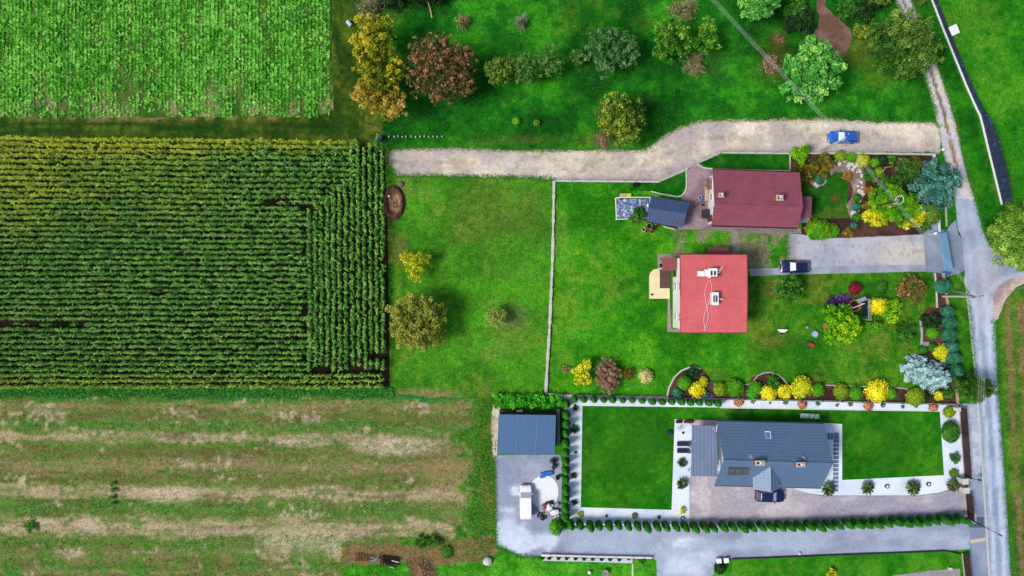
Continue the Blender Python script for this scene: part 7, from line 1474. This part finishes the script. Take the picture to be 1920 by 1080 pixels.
# ------------------------------------------------------------------ clipped thujas round the blue grey house
TM = [thuja_mesh('thuja', .50, 3.6, 31 + i) for i in range(4)]
def thuja(px, py, label, grp, sc=1.0, hs_=1.0):
    """px, py: where the column stands on the plan"""
    x, y = xy(px, py, 0); r_ = RNG
    o = bpy.data.objects.new('thuja', TM[int(r_.integers(4))]); COL.objects.link(o)
    if not o.data.materials: o.data.materials.append(PAL['thuja_row'])
    o.location = (x, y, 0); o.rotation_euler = (0, 0, r_.random() * 6.28); s = sc * r_.uniform(.92, 1.08); o.scale = (s, s, s * hs_ * r_.uniform(.93, 1.06)); return tag(o, label, 'thuja', grp)
top = [(785, 118), (855, 123), (930, 123), (1005, 126), (1070, 124), (1145, 128), (1215, 128), (1290, 132), (1365, 138), (1440, 140), (1510, 140), (1580, 140), (1650, 146), (1715, 146), (1785, 150), (1850, 152)]
for i, (a, b) in enumerate(top): thuja(880 + a / 4 - .5, 720 + b / 4 - 3.5, ordinal(i) + ' clipped thuja from the hedge corner in the top row on white gravel', 'top row of clipped thujas', .90, .76)
col_ = [155, 235, 302, 372, 445, 515, 580, 648, 715, 790, 850, 925, 990]
for i, b in enumerate(col_): thuja(1061.5 - 1.2 * i / 12 - 1, 720 + b / 4 - 3.5, ordinal(i) + ' clipped thuja from the top in the column between garage and lawn', 'column of clipped thujas beside the yard', 1.14, .74)
nb = 42
for i in range(nb):
    t = i / (nb - 1); px = 1069 + (1792 - 1069) * t; py = np.interp(px, [1069, 1290, 1420, 1600, 1792], [979, 982, 982, 976, 967]) + RNG.uniform(-1, 1)
    thuja(px + RNG.uniform(-1, 1), py, ordinal(i) + ' clipped thuja from the yard in the long row along the asphalt lane', 'long row of clipped thujas by the lane', 1.02, .98)
ball('corner_shrub', 'bright green rounded shrub at the yard corner where the thuja rows meet', 1043, 989, 13, 2.2, 'ball_green', rypx=16, leaf=.11)
ro = plant_root('hedge', 'leafy bright green hedge between the garage and the lawn', 'hedge', 992, 752, 1.2)
lbs = []; rg_ = random.Random(8)
for i in range(9):
    for j in range(2): lbs.append(((-56 + 14 * i + rg_.uniform(-3, 3)) / S, (6 - 12 * j + rg_.uniform(-2, 2)) / S, 1.25 + rg_.uniform(-.2, .2), .72, .62, .8, rg_.uniform(-.12, .12)))
V, T_ = crown(lbs, clump=.34, leaf=.13, cover=1.6, seed=77, tvar=.3); V[:, 2] = np.maximum(V[:, 2], .05); link('foliage', foliage_mesh('foliage', V, T_), PAL['hedge'], ro)
st = MB()
for l_ in lbs: st.tube([(l_[0], l_[1], -.05), (l_[0], l_[1], 1.2)], .06, 5)
st.build('stems', M['bark'], ro)
# box bush, palms and gravel planting
o = tag(link('box_bush', ball_mesh('box_bush', 1.28, 1.9, 55, .09, .05, 2.0, ry=1.62, tvar=.3), PAL['scrub_green'], None, (*xy(1785, 811, 1.2), 0)), 'big clipped dark green box bush in the white gravel by the brown fence', 'box bush')
ball('gold_shrub', 'yellow green ball in the north east corner of the white gravel', 1781, 773, 11, 1.1, 'ball_olive', leaf=.1, lump=.2)
scrub('shrub', 'dark dull shrub below the big box bush by the brown fence', 1791, 860, 12, 1.1, 'apple_dark', clump=.3); ball('grass_tussock', 'small round olive tussock above the gate pillar', 1790, 888, 8, .8, 'orchard_olive', lump=.3)
for a, b, r_, lb in ((1553, 917, 13, 'dark spiky palm at the foot of the slab column'), (1627, 915, 12, 'spiky palm between slab column and western ring lamp'), (1713, 916, 14, 'broad dull palm between the two ring lamps'), (1788, 910, 12, 'spiky palm beside the gate pillars'), (1279, 908, 10, 'dark spiky palm on the terrace gravel')):
    fronds('palm', lb, a, b, r_ * 1.15, 1.5, 'palm', 'palm', 'palms in white gravel', 44, .13, stem=.5)
fronds('ornamental_grass', 'dark round tuft on the terrace gravel below the sun loungers', 1279.5, 868, 10, .8, 'frond_dark', 'grass tuft', None, 90, .03); fronds('ornamental_grass', 'dark round tuft in the gravel between thuja column and lawn', 1077, 805, 10, .8, 'frond_dark', 'grass tuft', None, 90, .03)
fronds('star_plant', 'dark star shaped plant at the top of the gravel strip by the lawn', 1079, 765, 7, .5, 'frond_dark', 'plant', None, 8, .14); fronds('small_plant', 'tiny dark plant in the gravel strip halfway down the thuja column', 1079, 848.5, 3.4, .4, 'frond_dark', 'plant', None, 12, .06)
ball('small_shrub', 'small red brown bush in the gravel strip beside the thuja column', 1076, 892, 5, .5, 'rust', lump=.3); fronds('small_plant', 'ragged dark plant low in the gravel strip beside the thuja column', 1077, 942, 6, .6, 'frond_dark', 'plant', None, 12, .10)
scrub('small_shrub', 'yellow green bush in the lower left corner of the white gravel', 1088, 966, 7, .7, 'sapling_yellow', clump=.22, leaf=.1); fronds('small_plant', 'western tiny dark plant in the gravel under the lawn', 1137, 968, 3.2, .4, 'frond_dark', 'plant', None, 12, .06); ball('small_shrub', 'small red brown bush in the gravel under the lawn', 1190, 967, 5, .5, 'rust', lump=.3); fronds('small_plant', 'eastern tiny dark plant in the gravel under the lawn', 1236, 970, 4, .4, 'frond_dark', 'plant', None, 10, .07)
scrub('small_shrub', 'golden bush above the ring lamp at the south end of the terrace', 1279.5, 957, 7.5, .9, 'gold', clump=.22, leaf=.1); 
for a, b, r_, lb in ((1385, 755, 8, 'first orange bush from the thujas in the top gravel strip'), (1505, 759, 8.5, 'second orange bush from the thujas in the top gravel strip'), (1629, 761, 9, 'third orange bush from the thujas in the top gravel strip'), (1751, 764, 8, 'fourth orange bush from the thujas in the top gravel strip')): ball('orange_shrub', lb, a, b, r_, .8, 'salmon', group='orange bushes in the top gravel strip', leaf=.1, lump=.3, tvar=.45, cover=1.2)
for i, (a, b, r_) in enumerate(((1412, 753, 5), (1473, 755, 5.5), (1534, 757, 5.5), (1570, 760, 3.5), (1595, 758, 5.5), (1656, 760, 5.5), (1693, 763, 4), (1718, 761, 5.5), (1444, 756, 2.5))): fronds('grass_tuft', ordinal(i if i < 8 else 8) + ' small grey green tuft from the west in the top gravel strip' if i < 8 else 'tiniest green tuft in the top gravel strip', a, b, r_, .5, 'apple_dark', 'grass tuft', 'tufts in the top gravel strip', 26, .05)
# bottom planter and edge
for i, a in enumerate((1017, 1030, 1047, 1062.5, 1079, 1095, 1111, 1128, 1144, 1161)): ball('dwarf_conifer', ordinal(i) + ' tiny dark conifer from the west in the white planter strip', a, 1046 + .35 * i, 3.6, .7, 'dark', group='tiny conifers in the planter strip', leaf=.05)
scrub('small_shrub', 'green plant at the east end of the white planter strip', 1205, 1050, 9, .8, 'scrub_green', clump=.24); ball('dark_shrub', 'dark bush in the corner below the two lidded boxes', 1350, 1066, 11, 1.1, 'dark', lump=.3)
scrub('gold_shrub', 'yellow green bush at the bottom edge of the south lawn', 1558, 1075, 11, 1.2, 'sapling_yellow', clump=.28, leaf=.11)
scrub('dark_shrub', 'dark green low bush on the edge of the stubble and earth plot', 800, 1016, 26, 1.2, 'scrub_green', lobes=[(-14, 2, 14, 0, 0), (8, -2, 14, 0, 0), (20, 2, 9, 0, 0)], clump=.32); ball('low_plant', 'round blue green plant patch on the bare earth near the yard', 838, 1035, 12, .4, 'scrub_green', lump=.3, cover=1.0)
twigbush('brush_pile', 'brown heap of brush at the bottom edge below the earth plot', 795, 1070, 22, .9, 'brown_twig', 700, .03, 60)
scrub('weed_clump', 'bright green clump of weeds in the lower left of the stubble', 58, 986, 17, .3, 'grassy', clump=.3, cover=.7); scrub('weed_clump', 'narrow upright strip of tall weeds in the stubble', 212, 925, 8, .7, 'grassy', lobes=[(0, -18, 6, 0, 0), (1, -6, 6, 0, 0), (0, 8, 6, 0, 0), (1, 20, 6, 0, 0)], clump=.25)
